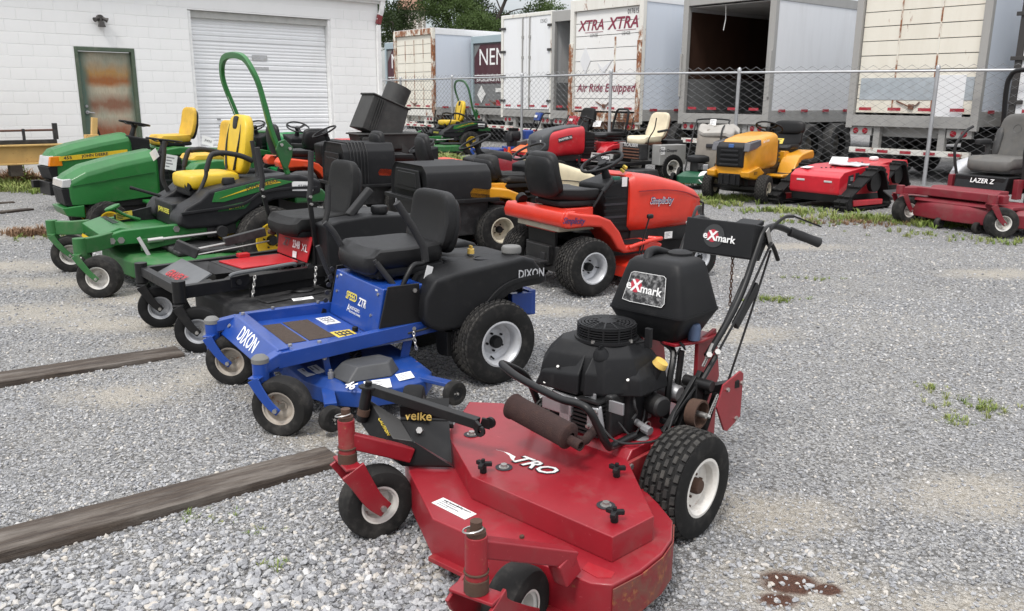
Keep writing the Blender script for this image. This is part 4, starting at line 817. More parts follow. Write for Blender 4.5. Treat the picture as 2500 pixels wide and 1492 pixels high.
part('tail_pipe', B().lathe([(.018, 0), (.019, .062), (.014, .062), (.014, 0)], (.425, .15, .425), (.05, .98, -.12), 16).lathe([(0, .03), (.014, .03)], (.425, .15, .425), (.05, .98, -.12), 16), 'muffler_rust', mf); part('header_pipe', B().tube(spl([(.39, .09, .41), (.33, .14, .385), (.26, .12, .38), (.17, .1, .39)], 5), .017, 10), 'muffler_rust', mf)
part('guard_bar', B().tube(spl([(.06, -.295, .335), (.13, -.305, .47), (.225, -.335, .535), (.27, -.29, .545), (.30, -.176, .53), (.335, .03, .517), (.325, .12, .515), (.32, .165, .495), (.285, .19, .41), (.25, .195, .358), (.215, .19, .345), (.08, .19, .345)], 5), .0145, 12), 'steel_black', A); part('guard_foot', B().box(.06, .19, .334, .09, .035, .006), 'steel_black', A)
# fuel tank with worn label, blue fuel valve, cap
tk = part('fuel_tank', B().hull([(.635, .09, -.035, .17, 8, -.27), (.655, .105, -.055, .19, 9, -.27), (.745, .142, -.105, .238, 10, -.27), (.757, .142, -.105, .238, 10, -.27), (.90, .110, -.06, .205, 9, -.265), (.935, .102, -.048, .195, 8, -.265), (.951, .088, -.03, .18, 7, -.265), (.956, .06, .0, .15, 6, -.265)], 56, 5, 'z'), 'plastic_black', A)
part('tank_seam', B().hull([(.747, .1455, -.1085, .2415, 10, -.27), (.755, .1455, -.1085, .2415, 10, -.27)], 56, 5, 'z'), 'plastic_black', tk)
part('filler_cap', B().lathe([(.045, .945), (.05, .95), (.05, .965), (.03, .972), (0, .972)], (-.33, .09, 0), n=24), 'plastic_black', tk, .002); part('tank_handle', B().tube(spl([(-.19, .03, .94), (-.22, .02, .968), (-.27, .02, .97), (-.33, .04, .95)], 5), .018, 10), 'plastic_black', tk)
fx = lambda y, z: (-.128-(z-.757)*.203+.0055, y, z)
def on_tank(y, z): return V(fx(y, z))
P4 = [on_tank(y, z) for y, z in ((-.035, .79), (.0, .785), (.145, .785), (.155, .80), (.145, .893), (.135, .90), (.0, .90), (-.012, .893))]
mat('decal_black', (.014, .014, .015), .5, dirt=.55, dcol=(.6, .6, .6), dscale=55)
part('tank_label_edge', B().tube([p+V((.001, 0, 0)) for p in P4], .0012, 5, closed=True), 'decal_white', tk); part('tank_label', B().add([p for p in P4]+[p-V((.003, 0, 0)) for p in P4], [tuple(range(8))]+[(i, (i+1) % 8, 8+(i+1) % 8, 8+i) for i in range(8)]), 'decal_black', tk)
XN = V((1, 0, .203)).normalized(); YU = V((-.203, 0, 1)).normalized()
part('label_disc', B().lathe([(.026, 0), (.026, .001), (0, .001)], on_tank(.018, .848), XN, 28), 'logo_red', tk)
text('e', .05, on_tank(-.014, .848)+XN*.001, (0, 1, -.0), YU, 'decal_white', tk, bold=.02, depth=.001); text('X', .062, on_tank(.018, .846)+XN*.001, (0, 1, 0), YU, 'decal_white', tk, bold=.03, depth=.001, shear=.1); text('mark', .046, on_tank(.088, .838)+XN*.001, (0, 1, -.04), YU, 'decal_white', tk, bold=.02, depth=.001)
part('fuel_valve', B().lathe([(.0, .045), (.02, .045), (.025, .03), (.024, -.02), (0, -.02)], (-.26, .215, .665), n=10), mat('valve_blue', (.06, .09, .16), .5), A, .002)
# handles and console
for hy, e in ((.27, 1), (-.06, -1)):
    part('handle_tube', B().tube(spl([(-.27, hy, .59), (-.38, hy, .67), (-.48, hy, .76), (-.55, hy-.0, .85), (-.62, hy, .97), (-.665, hy, 1.028), (-.73, hy+.01*e, 1.045), (-.80, hy+.02*e, 1.03), (-.84, hy+.03*e, 1.014)], 5), .0135, 12), 'steel_black', A)
    part('grip', B().lathe([(.014, 0), (.021, .004), (.0195, .03), (.021, .06), (.0195, .1), (.021, .14), (.022, .155), (0, .158)], (-.84, hy+.03*e, 1.014), (-.79, .50*e, -.34), 14), 'black_rubber', A)
    part('brake_lever', B().tube(spl([(-.66, hy+.0*e, .985), (-.70, hy+.02*e, 1.045), (-.76, hy+.04*e, 1.082), (-.81, hy+.055*e, 1.083)], 5), .007, 8).bar((-.81, hy+.055*e, 1.083), (-.93, hy+.12*e, 1.035), .02, .006), 'steel_black', A)
    part('drive_lever', B().tube(spl([(-.69, hy+.01*e, .99), (-.73, hy+.015*e, .96), (-.775, hy+.02*e, .90)], 4), .009, 8).bar((-.66, hy+.005*e, 1.01), (-.72, hy+.01*e, .965), .03, .006, (0, 1, 0)), 'bolt' if e > 9 else 'steel_black', A)
    part('lever_plate', B().bar((-.655, hy+.02*e, 1.04), (-.70, hy+.02*e, .97), .028, .004, (0, 1, 0)), 'bolt', A, .001)
    part('control_rod', B().tube([(-.69, hy+.025*e, .985), (-.48, hy+.025*e, .745), (-.26, hy+.02*e, .55), (-.01, hy+.0, .372)], .0055, 6).cyl((-.3, hy+.021*e, .585), (-.19, hy+.02*e, .495), .011, n=8), 'steel_black', A)
    part('rear_rod', B().tube([(-.70, hy+.02*e, .95), (-.55, hy+.03*e, .72), (-.42, hy+.02*e, .46)], .005, 6), 'steel_black', A)
    part('handle_brace', B().bar((-.40, hy-.012*e, .655), (-.56, hy-.012*e, .84), .035, .012, (0, 1, 0)).bar((-.44, hy+.02*e, .68), (-.60, hy+.02*e, .82), .04, .02, (0, 1, 0)), 'steel_black', A, .004)
part('swivel_bolt', bolts(B(), [(-.30, .295, .60), (-.245, .29, .60)], .012, (.5, .5, .5), .02).cyl((-.24, .285, .59), (-.28, .285, .64), .006, n=6), 'bolt', A)
cs = part('console', B().prism([(-.575, .925), (-.60, 1.065), (-.70, 1.045), (-.72, .98), (-.66, .905)], 'y', -.05, .265), 'plastic_black', A, .006)
part('console_lid', B().box(-.66, .2, 1.04, .1, .1, .02, ry=.2), 'plastic_black', cs, .006)
CN = V((.14, 0, .025)).normalized(); CU = V((-.025, 0, .14)).normalized(); cp = lambda y, z: V((-.575-(z-.925)*.178+.0015, y, z))
part('logo_disc', B().lathe([(.048, 0), (.048, .001), (0, .001)], cp(.09, 1.0), CN, 32), mat('faded_black', (.03, .031, .032), .5), cs); part('logo_disc', B().lathe([(.026, 0.001), (.026, .002), (0, .002)], cp(.085, 1.0), CN, 28), 'logo_red', cs)
text('e', .044, cp(.052, 1.0), (0, 1, 0), CU, 'decal_white', cs, bold=.02, depth=.003); text('X', .055, cp(.083, .998), (0, 1, 0), CU, 'decal_white', cs, bold=.03, depth=.003, shear=.1); text('mark', .042, cp(.145, .992), (0, 1, -.03), CU, 'decal_white', cs, bold=.02, depth=.003)
chain(A, (-.60, .175, .925), (-.60, .178, .715), 13, .0028, 'rusty')
# wheels, caster arms
wheel(A, (.02, .375, .2), .2, .165, .098, 'brick', rows=6, m=30, dish=.12, tm='tread_rub', rim='rim_white', hub='rusty', spin=.4); wheel(A, (.02, -.19, .2), .2, .165, .098, 'brick', rows=6, m=30, dish=.12, flip=True, tm='tread_rub', rim='rim_white', hub='rusty')
part('axle_housing', B().cyl((.02, -.12, .2), (.02, .31, .2), .03, n=14).box(.02, .265, .17, .09, .03, .15).box(.02, -.08, .17, .09, .03, .15), 'ex_red_worn', A, .003)
part('caster_arm', B().bar((.66, -.40, .275), (.895, -.45, .39), .05, .055), 'ex_red', A, .006); part('caster_arm', B().bar((.82, .49, .285), (1.13, .432, .425), .046, .05).bar((.83, .488, .225), (.86, .482, .30), .07, .05, (0, 1, 0)), 'ex_red', A, .006)
for (sx, sy, sw) in ((.90, -.45, 2.86), (1.145, .435, 3.35)):
    caster(A, (sx, sy), .465, .30, .133, .095, .068, sw, ('ex_red_worn', 'ex_red'), trail=.10 if sy < 0 else .20, fz=.305 if sy < 0 else .30, cap=False, rim='rim_white', fork='both', fw_=.010, fp=.078)
    part('stem_shaft', B().cyl((sx, sy, .44), (sx, sy, .505), .016, n=12).cyl((sx, sy, .462), (sx, sy, .478), .026, n=12), 'rusty', A); part('spacers', B().cyl((sx, sy, .305), (sx, sy, .345), .0335, n=14).cyl((sx, sy, .36), (sx, sy, .366), .034, n=14), 'rusty', A, .002)
    part('pin_ring', B().tube([(sx+.012+.026*math.cos(t), sy+.026*math.sin(t), .485+.006*math.sin(t)) for t in [2*PI*i/14 for i in range(14)]], .0025, 5, closed=True), 'bolt', A)
# stand-on sulky folded onto the deck
SK = thing('folding_sulky', 'black folding stand-on sulky lying across the right end of the red mower deck', 'sulky', (.37, 3.077, 0), -132.7)
part('tow_arm', B().bar((.68, -.60, .485), (.555, -.15, .435), .034, .036), 'steel_black', SK, .003)
for dx in (.028, -.03): part('clevis', B().lathe([(.006, -.006), (.02, -.006), (.02, .006), (.006, .006)], (.545+dx*.9, -.125, .425-dx*.3), (1, .2, 0), 16).bar((.555+dx*.5, -.15, .435), (.545+dx, -.125, .425), .012, .035), 'steel_black', SK, .001)
part('pivot_post', B().cyl((.712, -.615, .36), (.69, -.595, .50), .021, n=14).cyl((.69, -.595, .50), (.688, -.593, .518), .013, n=8).lathe([(.036, 0), (.036, .008), (0, .008)], (.691, -.596, .492), (-.1, 0, 1), 8), 'steel_black', SK, .002); part('grease', B().cyl((.708, -.61, .385), (.704, -.606, .41), .0235, n=14), 'rusty', SK)
b1, b2, b3, b4, b5, b6, b7, b8, b9, b10 = [V(p) for p in ((.672, -.62, .435), (.70, -.445, .335), (.715, -.50, .275), (.685, -.415, .235), (.565, -.275, .235), (.65, -.388, .325), (.64, -.473, .385), (.489, -.371, .365), (.55, -.335, .30), (.71, -.635, .36))]
dn = V((-.02, -.01, -.03))
part('folded_plate', B().add([b1, b7, b6, b2, b3, b10, b4, b5, b1+dn*2, b7+dn*2, b6+dn*2, b2+dn*1.2, b3+dn*.6, b10+dn*.6, b4+dn*.3, b5+dn*.3], [(0, 1, 2, 3), (0, 3, 4, 5), (3, 2, 7, 6), (3, 6, 4), (8, 11, 10, 9), (8, 13, 12, 11), (11, 14, 15, 10), (11, 12, 14), (0, 5, 13, 8), (5, 4, 12, 13), (4, 6, 14, 12), (6, 7, 15, 14), (7, 2, 10, 15), (2, 1, 9, 10), (1, 0, 8, 9)]), 'steel_black', SK, .003)
part('foot_platform', B().add([b7, b8, b9, b6, b7+V((.0, .0, .05)), b8+V((0, 0, .05)), b5+V((0, 0, .01)), b9+dn], [(0, 1, 2, 3), (0, 4, 5, 1), (3, 2, 6), (2, 1, 6), (0, 3, 7), (3, 6, 7), (1, 7, 6), (0, 7, 1), (0, 1, 5, 4)]), 'steel_black', SK)
part('platform_panel', B().add([b7+V((.004, .004, .002)), b8+V((.006, 0, .002)), b8+V((-.03, -.03, .075)), b7+V((-.03, -.03, .065))], [(0, 1, 2, 3)]), 'steel_black', SK); part('platform_bolt', bolts(B(), [(.605, -.40, .352)], .013, (.8, .4, .4), .016), 'bolt', SK)
pq = V((.585, -.435, .392)); text('velke', .048, pq+V((.0, -.0, .0)), (-.75, .62, -.09), (-.35, -.3, .85), 'yellow_cap', SK, bold=.015, depth=.004); text('CAUTION', .02, (.70, -.50, .363), (.2, .85, -.45), (-.8, .0, -.3), 'sticker_yellow', SK, depth=.004)
wheel(SK, (.50, -.56, .36), .10, .08, .05, 'smooth', steer=.75, tm='rubber', rim='steel_black'); part('wheel_support', B().bar((.46, -.52, .36), (.58, -.45, .36), .03, .03).bar((.40, -.46, .34), (.48, -.37, .34), .02, .02), 'steel_black', SK, .003)
# ------------------------------------------------------------------ blue zero-turn
mat('dx_blue', (.008, .050, .27), .33, dirt=.2, dcol=(.10, .12, .20), dscale=8, coat=.25, scr=.35); mat('dx_blue_worn', (.010, .050, .24), .45, dirt=.4, dcol=(.09, .09, .12), dscale=10, rust=.1, scr=.5)
mat('grip_brown', (.055, .038, .028), .95, dirt=.4, dcol=(.10, .08, .06), dscale=60, bump=.8, bscale=300); mat('poly_grey', (.055, .057, .06), .55, dirt=.3, dcol=(.12, .12, .12), bump=.2); mat('yellow_print', (.70, .58, .10), .5, dirt=.1)
ZB = thing('zero_turn_mower', 'bright blue zero-turn mower with black bucket seat and grey wheels', 'mower', (-.347, 4.849, 0), -146)
def slab(parent, name, poly, axis, a, b, m, bev=.004, seg=2, lab=None): return part(name, B().prism(poly, axis, a, b), m, parent, bev, seg, label=lab)
slab(ZB, 'foot_pan', [(.66, -.30), (1.17, -.335), (1.19, .42), (.66, .34)], 'z', .315, .33, 'dx_blue')
part('frame_rail', B().bar((1.23, .455, .335), (.30, .335, .355), .045, .075), 'dx_blue', ZB, .004); part('frame_rail', B().bar((1.16, -.345, .345), (.30, -.305, .355), .045, .075), 'dx_blue', ZB, .004)
part('caster_arm', B().bar((1.20, .44, .35), (1.31, .47, .315), .06, .06), 'dx_blue', ZB, .005); part('caster_arm', B().bar((1.18, -.33, .35), (1.31, -.36, .325), .06, .06), 'dx_blue', ZB, .005)
fp_ = part('front_panel', B().add([(1.13, -.325, .385), (1.15, .435, .385), (1.215, .45, .385), (1.195, -.33, .385), (1.275, -.33, .285), (1.285, .46, .285), (1.20, .44, .27), (1.19, -.32, .27)], [(0, 1, 2, 3), (3, 2, 5, 4), (4, 5, 6, 7), (7, 6, 1, 0), (0, 3, 4, 7), (1, 6, 5, 2)]), 'dx_blue', ZB, .006)
nP = V((.1, 0, .075)).normalized(); text('DIXON', .115, V((1.238, .045, .336))+nP*.0012, (.02, 1, 0), (-.6, 0, .8), 'ink_white', fp_, bold=.015, depth=.001, sx=.8)
part('panel_bolts', bolts(B(), [V((1.238, y, .336))+nP*.001 for y in (-.28, .40)], .013, nP, .006), 'bolt', fp_); part('rail_bolts', bolts(B(), [(1.15, .43, .386), (1.0, .42, .376), (1.16, -.29, .386), (.98, -.33, .386), (.72, -.315, .39)], .011, l=.012), 'bolt', ZB)
for (x0, x1) in ((.985, 1.125), (.83, .97)): slab(ZB, 'grip_pad', [(x0, -.20), (x1, -.21), (x1, .20), (x0, .20)], 'z', .330, .333, 'grip_brown', 0)
for (x, y, w_, h_, m_) in ((.74, -.12, .16, .085, 'paper'), (.77, .20, .17, .11, 'sticker_yellow')):
    o = tagcard(ZB, (x, y, .332), (0, 1, 0), (-1, 0, 0), w_, h_, '', m_, 'warning_label'); part('print', B().box(x, y, .3335, h_*.7, w_*.12, .0006).box(x-.0, y+w_*.25, .3335, h_*.6, w_*.1, .0006).box(x, y-w_*.28, .3335, h_*.75, w_*.08, .0006), 'print_grey' if m_ == 'paper' else 'ink', o)
slab(ZB, 'drain_plug', circ(10, .016, .70, .16), 'z', .33, .355, 'plastic_black')
bx_ = part('seat_base', B().add([(.665, -.285, .33), (.665, .345, .33), (.615, .345, .585), (.615, -.275, .585), (.18, -.27, .33), (.18, .33, .33), (.18, .33, .585), (.18, -.27, .585)], [(0, 1, 2, 3), (4, 7, 6, 5), (3, 2, 6, 7), (0, 3, 7, 4), (1, 5, 6, 2), (0, 4, 5, 1)]), 'dx_blue', ZB, .008)
nR = V((1, 0, .196)).normalized(); uR = V((-.196, 0, 1)).normalized(); rp = lambda y, z: V((.665-(z-.33)*.196, y, z))+nR*.0012
text('SPEED', .062, rp(-.02, .475), (0, 1, 0), uR, 'yellow_print', bx_, bold=.02, shear=.2, depth=.001, sx=.85); text('ZTR', .062, rp(.125, .468), (0, 1, 0), uR, 'ink_white', bx_, bold=.02, shear=.2, depth=.001, sx=.85)
text("ADDIGER'S", .026, rp(.045, .418), (0, 1, 0), uR, 'ink_white', bx_, depth=.001); text('OUTDOOR POWER', .016, rp(.055, .396), (0, 1, 0), uR, 'ink_white', bx_, depth=.001); text('A', .06, rp(-.035, .41), (0, 1, 0), uR, 'ink_white', bx_, depth=.001)
part('base_bolts', bolts(B(), [rp(-.22, .47), rp(.25, .43), rp(-.24, .55), rp(.30, .55)], .009, nR, .005), 'bolt', bx_); part('mini_label', B().box(.618, -.2, .545, .003, .03, .025).box(.618, .27, .545, .003, .03, .025), 'paper', bx_)
for y, s_ in ((.36, 1), (-.30, -1)): slab(ZB, 'side_guard', [(.70, .36), (.665, .35), (.60, .60), (.42, .60), (.41, .37), (.55, .33), (.58, .31), (.72, .30)], 'y', y, y+.012*s_, 'steel_black', .004)
gb_ = B()
for k in range(5): gb_.cyl((.675-.012*k, -.318, .40+.045*k), (.675-.012*k, -.308, .40+.045*k), .014, n=10)
part('guard_holes', gb_, 'ink', ZB); part('guard_bolt', bolts(B(), [(.45, .373, .565), (.46, .373, .36), (.70, .373, .31)], .012, (0, 1, 0)), 'bolt', ZB)
FEN = [(.40, .365), (.43, .42), (.42, .53), (.36, .62), (.24, .645), (-.05, .672), (-.20, .69), (-.27, .67), (-.36, .565), (-.365, .535), (-.32, .52), (-.20, .515), (-.10, .485), (-.02, .43), (.04, .36), (.10, .335), (.33, .335)]
fl = slab(ZB, 'fender', FEN, 'y', .19, .445, 'plastic_black', .038, 4); slab(ZB, 'fender', FEN, 'y', -.42, -.19, 'plastic_black', .038, 4)
part('fender_rib', B().sweep(spl([(.13, .447, .36), (.07, .449, .43), (-.02, .449, .515), (-.13, .448, .56), (-.30, .446, .575)], 5), [(-.012, -.007), (.012, -.007), (.012, .007), (-.012, .007)], (0, 1, 0)), 'plastic_black', fl, .003)
text('DIXON', .068, (-.245, .449, .592), (-1, 0, -.02), (.02, 0, 1), 'rim_silver', fl, bold=.015, depth=.0015, sx=.8)
part('rear_console', B().sq((-.08, 0, .60), (.26, .22, .06), .4, .3, 20), 'plastic_black', ZB); part('engine_top', B().lathe([(0, .075), (.10, .07), (.135, .05), (.14, 0)], (-.02, -.02, .60), n=28), 'dark_engine', ZB)
part('fuel_cap', B().lathe([(0, .045), (.05, .045), (.057, .035), (.057, .008), (.05, 0)], (-.215, .29, .685), n=14), mat('cap_grey', (.16, .16, .155), .8, dirt=.3), ZB, .003); part('dip_stick', B().lathe([(0, .03), (.02, .028), (.022, 0)], (-.06, .10, .67), n=12).box(-.06, .1, .695, .008, .03, .022), 'yellow_cap', ZB, .002)
part('cup_well', B().lathe([(.052, 0), (.045, .002), (.04, -.05), (0, -.05)], (-.04, .26, .672), n=20), 'ink', ZB)
part('rear_guard', B().bar((-.36, -.30, .38), (-.36, .30, .38), .05, .15, (0, 0, 1)).bar((-.22, .27, .38), (-.36, .28, .38), .05, .13).bar((-.22, -.27, .38), (-.36, -.27, .38), .05, .13), 'dx_blue', ZB, .006); part('guard_support', B().bar((-.2, .24, .35), (-.2, .24, .55), .03, .03).bar((-.30, .26, .35), (-.30, .26, .53), .03, .03), 'steel_black', ZB)
part('engine', B().box(-.1, 0, .30, .36, .34, .28).box(-.15, -.0, .25, .3, .5, .09), 'dark_engine', ZB, .015); part('transaxle', B().hull([(.26, .05, .16, .32, 3, .30), (.18, .07, .14, .36, 3, .30), (.0, .07, .14, .34, 3, .30), (-.08, .04, .17, .3, 3, .30)], 16).box(.2, .36, .17, .12, .03, .14).cyl((.15, .2, .28), (.15, .4, .28), .025), 'dark_engine', ZB, .004)
seat(ZB, .385, -.03, .685, 'vinyl', w=.25, d=.245, h=.335, tilt=.16, cush=.068, m2='plastic_black', thick=.05, hw=.24, top=.86)
part('deck_spring', B().tube([(.72+.03*math.cos(i*.9), .20+.03*math.sin(i*.9), .20+i*.0022) for i in range(60)], .005, 5), 'steel_black', ZB); part('lift_rod', B().cyl((1.05, .30, .27), (.45, .36, .30), .007, n=6).cyl((.98, .38, .30), (.98, .43, .30), .012, n=8), 'bolt', ZB); part('drive_belt', B().tube(spl([(.90, .45, .225), (.60, .10, .24), (.30, .0, .26)], 4), .009, 6), 'black_rubber', ZB); part('cable_loop', B().tube(spl([(.40, .375, .50), (.30, .40, .42), (.36, .39, .36), (.50, .38, .34)], 5), .006, 6), 'black_rubber', ZB)
part('seat_springs', B().box(.42, .0, .585, .28, .2, .05).box(.52, .06, .60, .1, .26, .02), 'plastic_black', ZB, .006)
part('steering_lever', B().tube(spl([(.485, .30, .57), (.455, .30, .63), (.41, .29, .68), (.345, .275, .685), (.325, .27, .72), (.335, .27, .765)], 5), .0145, 10), 'steel_black', ZB); part('lever_grip', B().tube([(.328, .27, .69), (.335, .27, .765), (.405, .268, .89), (.487, .265, 1.015)], .0205, 12), 'black_rubber', ZB)
part('steering_lever', B().tube(spl([(.68, -.26, .86), (.63, -.25, .80), (.575, -.25, .69), (.55, -.25, .64)], 5), .017, 10), 'black_rubber', ZB); part('lever_plate', B().bar((.575, -.25, .69), (.51, -.25, .575), .035, .008, (0, 1, 0)), 'cast_metal', ZB, .002)
part('brake_handle', B().tube([(.59, .22, .70), (.56, .23, .655), (.46, .25, .51)], .016, 10).cyl((.60, .215, .715), (.585, .222, .69), .011, n=8), 'black_rubber', ZB); part('deck_handle', B().tube([(.70, -.33, .72), (.66, -.33, .60), (.62, -.33, .50)], .014, 8), 'black_rubber', ZB)
tagcard(ZB, (.345, .315, .60), (.35, .1, -.93), (.9, .2, .35), .15, .045, '$2,495')
DK = [(1.05, .05), (1.06, .33), (1.0, .53), (.88, .645), (.70, .68), (.54, .655), (.45, .55), (.42, .3), (.42, -.45), (.55, -.58), (.80, -.60), (.97, -.45), (1.03, -.2)]
dk = part('deck_shell', B().loft([[(x*1.0+.0, y, .085) for x, y in DK], [(x, y, .165) for x, y in DK], [(.74+(x-.74)*.88, y*.92, .20) for x, y in DK]]), 'dx_blue_worn', ZB, .006)
part('spindle_cover', B().loft([[(x, y, .20) for x, y in ((.96, .42), (.93, .58), (.70, .60), (.62, .52), (.66, .38), (.9, .36))], [(x, y, .265) for x, y in ((.90, .44), (.86, .55), (.70, .56), (.65, .50), (.68, .41), (.85, .40))]]), 'poly_grey', dk, .008); part('spindle_cover', B().loft([[(x, y, .20) for x, y in ((.95, -.42), (.90, -.55), (.68, -.5), (.66, -.3), (.9, -.28))], [(x, y, .26) for x, y in ((.90, -.42), (.86, -.5), (.70, -.46), (.68, -.34), (.86, -.33))]]), 'poly_grey', dk, .008)
part('spindle', B().cyl((.965, .46, .2), (.965, .46, .232), .014, n=12).cyl((.965, .46, .232), (.965, .46, .245), .009, n=6), 'cast_metal', dk)
text('46', .07, (.92, .60, .193), (-.25, .97, 0), (-.9, -.3, .4), 'ink_white', dk, bold=.02, depth=.002)
tagcard(dk, (1.0, .29, .199), (0, 1, 0), (-1, 0, .1), .13, .10, '', name='price_sheet'); tagcard(dk, (.80, .645, .192), (-.97, .2, 0), (-.2, -.8, .5), .13, .055, '', name='danger_label'); tagcard(dk, (.64, .62, .198), (-.97, -.1, 0), (0, -.9, .4), .09, .05, '', name='danger_label')
part('label_print', B().box(.84, .638, .1955, .03, .02, .001), 'sticker_yellow', dk)
part('roller_bracket', B().bar((.56, .60, .175), (.44, .76, .155), .06, .02).bar((1.0, .5, .16), (1.05, .66, .14), .06, .02), 'dx_blue_worn', dk, .003)
for (x, y) in ((.455, .79), (1.06, .69)): wheel(ZB, (x, y, .085 if x > 1 else .125), .062, .055, .025, 'smooth', dish=.0, tm='rubber_worn', rim='plastic_black', hub='bolt', steer=.2, name='gauge_wheel')
part('deck_hanger', B().bar((.50, .33, .19), (.46, .33, .34), .05, .012, (0, 1, 0)).bar((.95, .40, .19), (.97, .40, .33), .03, .02, (0, 1, 0)), 'dx_blue_worn', ZB, .003); chain(ZB, (.47, .39, .345), (.46, .40, .25), 5, .0035)
wheel(ZB, (.0, .425, .237), .237, .215, .118, 'turf', rows=9, m=40, dish=.22, tm='tread_rub', rim='rim_silver', hub='plastic_black', spin=.9); wheel(ZB, (.0, -.425, .237), .237, .215, .118, 'turf', rows=9, m=40, dish=.22, flip=True, tm='tread_rub', rim='rim_silver', hub='plastic_black')
mat('rim_rusty', (.46, .41, .35), .55, .2, dirt=.35, dcol=(.22, .12, .07), rust=.2)
for (x, y, sw) in ((1.31, .47, 2.35), (1.31, -.36, 2.5)): caster(ZB, (x, y), .345, .20, .14, .105, .078, sw, ('dx_blue', 'dx_blue'), trail=.10, fz=.285, rim='rim_rusty', capm='cap_grey', sr=.028, fp=.05, fw_=.008)

# ------------------------------------------------------------------ black and red zero-turn
mat('gr_red', (.42, .012, .018), .4, dirt=.2, dcol=(.2, .1, .09)); mat('worn_black', (.016, .016, .017), .55, dirt=.5, dcol=(.085, .085, .085), dscale=12); mat('sand_grey', (.10, .105, .11), .5, dirt=.4, dcol=(.2, .2, .2))
ZC = thing('zero_turn_mower', 'black zero-turn mower with red foot pan, behind the blue mower', 'mower', (-1.30, 6.149, 0), -140)
slab(ZC, 'foot_pan', [(.36, -.27), (.86, -.25), (.86, .20), (.36, .20)], 'z', .405, .42, 'worn_black'); slab(ZC, 'foot_mat', [(.38, -.17), (.83, -.17), (.80, .17), (.40, .17)], 'z', .42, .432, 'gr_red', .003); slab(ZC, 'pedal', [(.60, -.23), (.68, -.23), (.68, -.17), (.60, -.17)], 'z', .432, .46, 'gr_red', .004)
part('frame_rail', B().bar((1.31, .40, .375), (.25, .36, .385), .05, .08), 'steel_black', ZC, .004); part('frame_rail', B().bar((1.31, -.29, .385), (.25, -.30, .40), .05, .08), 'steel_black', ZC, .004); part('front_axle', B().bar((1.30, .42, .39), (1.30, -.30, .40), .05, .06), 'steel_black', ZC, .004)
part('front_plate', B().add([(1.05, -.26, .46), (1.06, .30, .45), (1.25, .34, .36), (1.25, -.27, .37), (1.04, -.26, .45), (1.05, .3, .44), (1.24, .34, .35), (1.24, -.27, .36)], [(0, 1, 2, 3), (7, 6, 5, 4), (0, 4, 5, 1), (1, 5, 6, 2), (2, 6, 7, 3), (3, 7, 4, 0)]), 'sand_grey', ZC, .002); text('GRAVELY', .085, (1.19, .02, .402), (0, 1, 0), (-.9, 0, .43), 'gr_red', ZC, bold=.02, depth=.002, sx=.85)
part('toe_ramp', B().add([(1.02, -.25, .43), (1.02, .26, .43), (.87, .22, .42), (.87, -.25, .42), (.95, -.1, .34), (.95, .1, .34)], [(0, 1, 5, 4), (1, 2, 5), (2, 3, 4, 5), (3, 0, 4)]), 'worn_black', ZC)
rz_ = part('riser_panel', B().add([(.36, -.25, .43), (.36, .22, .42), (.33, .27, .60), (.33, -.25, .62), (.35, -.25, .43), (.35, .22, .42), (.32, .27, .6), (.32, -.25, .62)], [(0, 1, 2, 3), (7, 6, 5, 4), (0, 4, 5, 1), (1, 5, 6, 2), (2, 6, 7, 3), (3, 7, 4, 0)]), 'gr_red', ZC, .003)
nC = V((1, 0, .16)).normalized(); text('2348', .075, V((.352, .06, .525)), (0, 1, 0), (-.16, 0, 1), 'ink_white', rz_, bold=.03, depth=.002, sx=.75); text('ZT', .08, V((.352, -.10, .525)), (0, 1, 0), (-.16, 0, 1), 'sand_grey', rz_, bold=.01, depth=.002, shear=.3); text('XL', .075, V((.348, .18, .515)), (0, 1, 0), (-.16, 0, 1), 'ink_white', rz_, depth=.002); tagcard(rz_, (.361, .04, .455), (0, 1, 0), (-.16, 0, 1), .06, .045)
part('seat_base', B().box(.17, 0, .40, .30, .52, .24), 'steel_black', ZC, .01); part('side_tube', B().tube(spl([(.99, .43, .44), (.95, .435, .455), (.75, .43, .462), (.56, .42, .468), (.53, .40, .45)], 5), .013, 8), 'sand_grey', ZC); slab(ZC, 'lift_plate', [(.98, .36), (.98, .43), (.86, .44), (.84, .40), (.88, .35)], 'y', .40, .415, 'steel_black', .006); part('lift_bolt', bolts(B(), [(.93, .416, .395), (.44, .42, .44)], .018, (0, 1, 0), .015), 'dark_engine', ZC)
slab(ZC, 'lift_arm', [(.84, .27), (.84, .33), (.30, .36), (.30, .29)], 'y', .35, .37, 'steel_black', .004)
chain(ZC, (.83, .44, .425), (.86, .45, .29), 6, .005); chain(ZC, (.40, .44, .43), (.42, .45, .31), 6, .005)
part('link_rod', B().cyl((.98, -.30, .50), (.55, -.33, .535), .009, n=8).cyl((.95, -.27, .47), (.40, -.29, .51), .006, n=6), 'bolt', ZC); part('lift_channel', B().bar((.72, -.33, .53), (.42, -.31, .58), .05, .06), 'worn_black', ZC, .004); part('lift_pedal', B().bar((1.06, -.33, .55), (.94, -.25, .48), .05, .07), 'worn_black', ZC, .004); part('pivot_bolt', B().cyl((.40, -.26, .585), (.40, -.22, .585), .022, n=8), 'rusty', ZC)
CD = [(.98, .2), (1.0, .42), (.90, .60), (.70, .66), (.45, .62), (.25, .55), (.2, -.5), (.5, -.62), (.9, -.5), (1.0, -.2)]
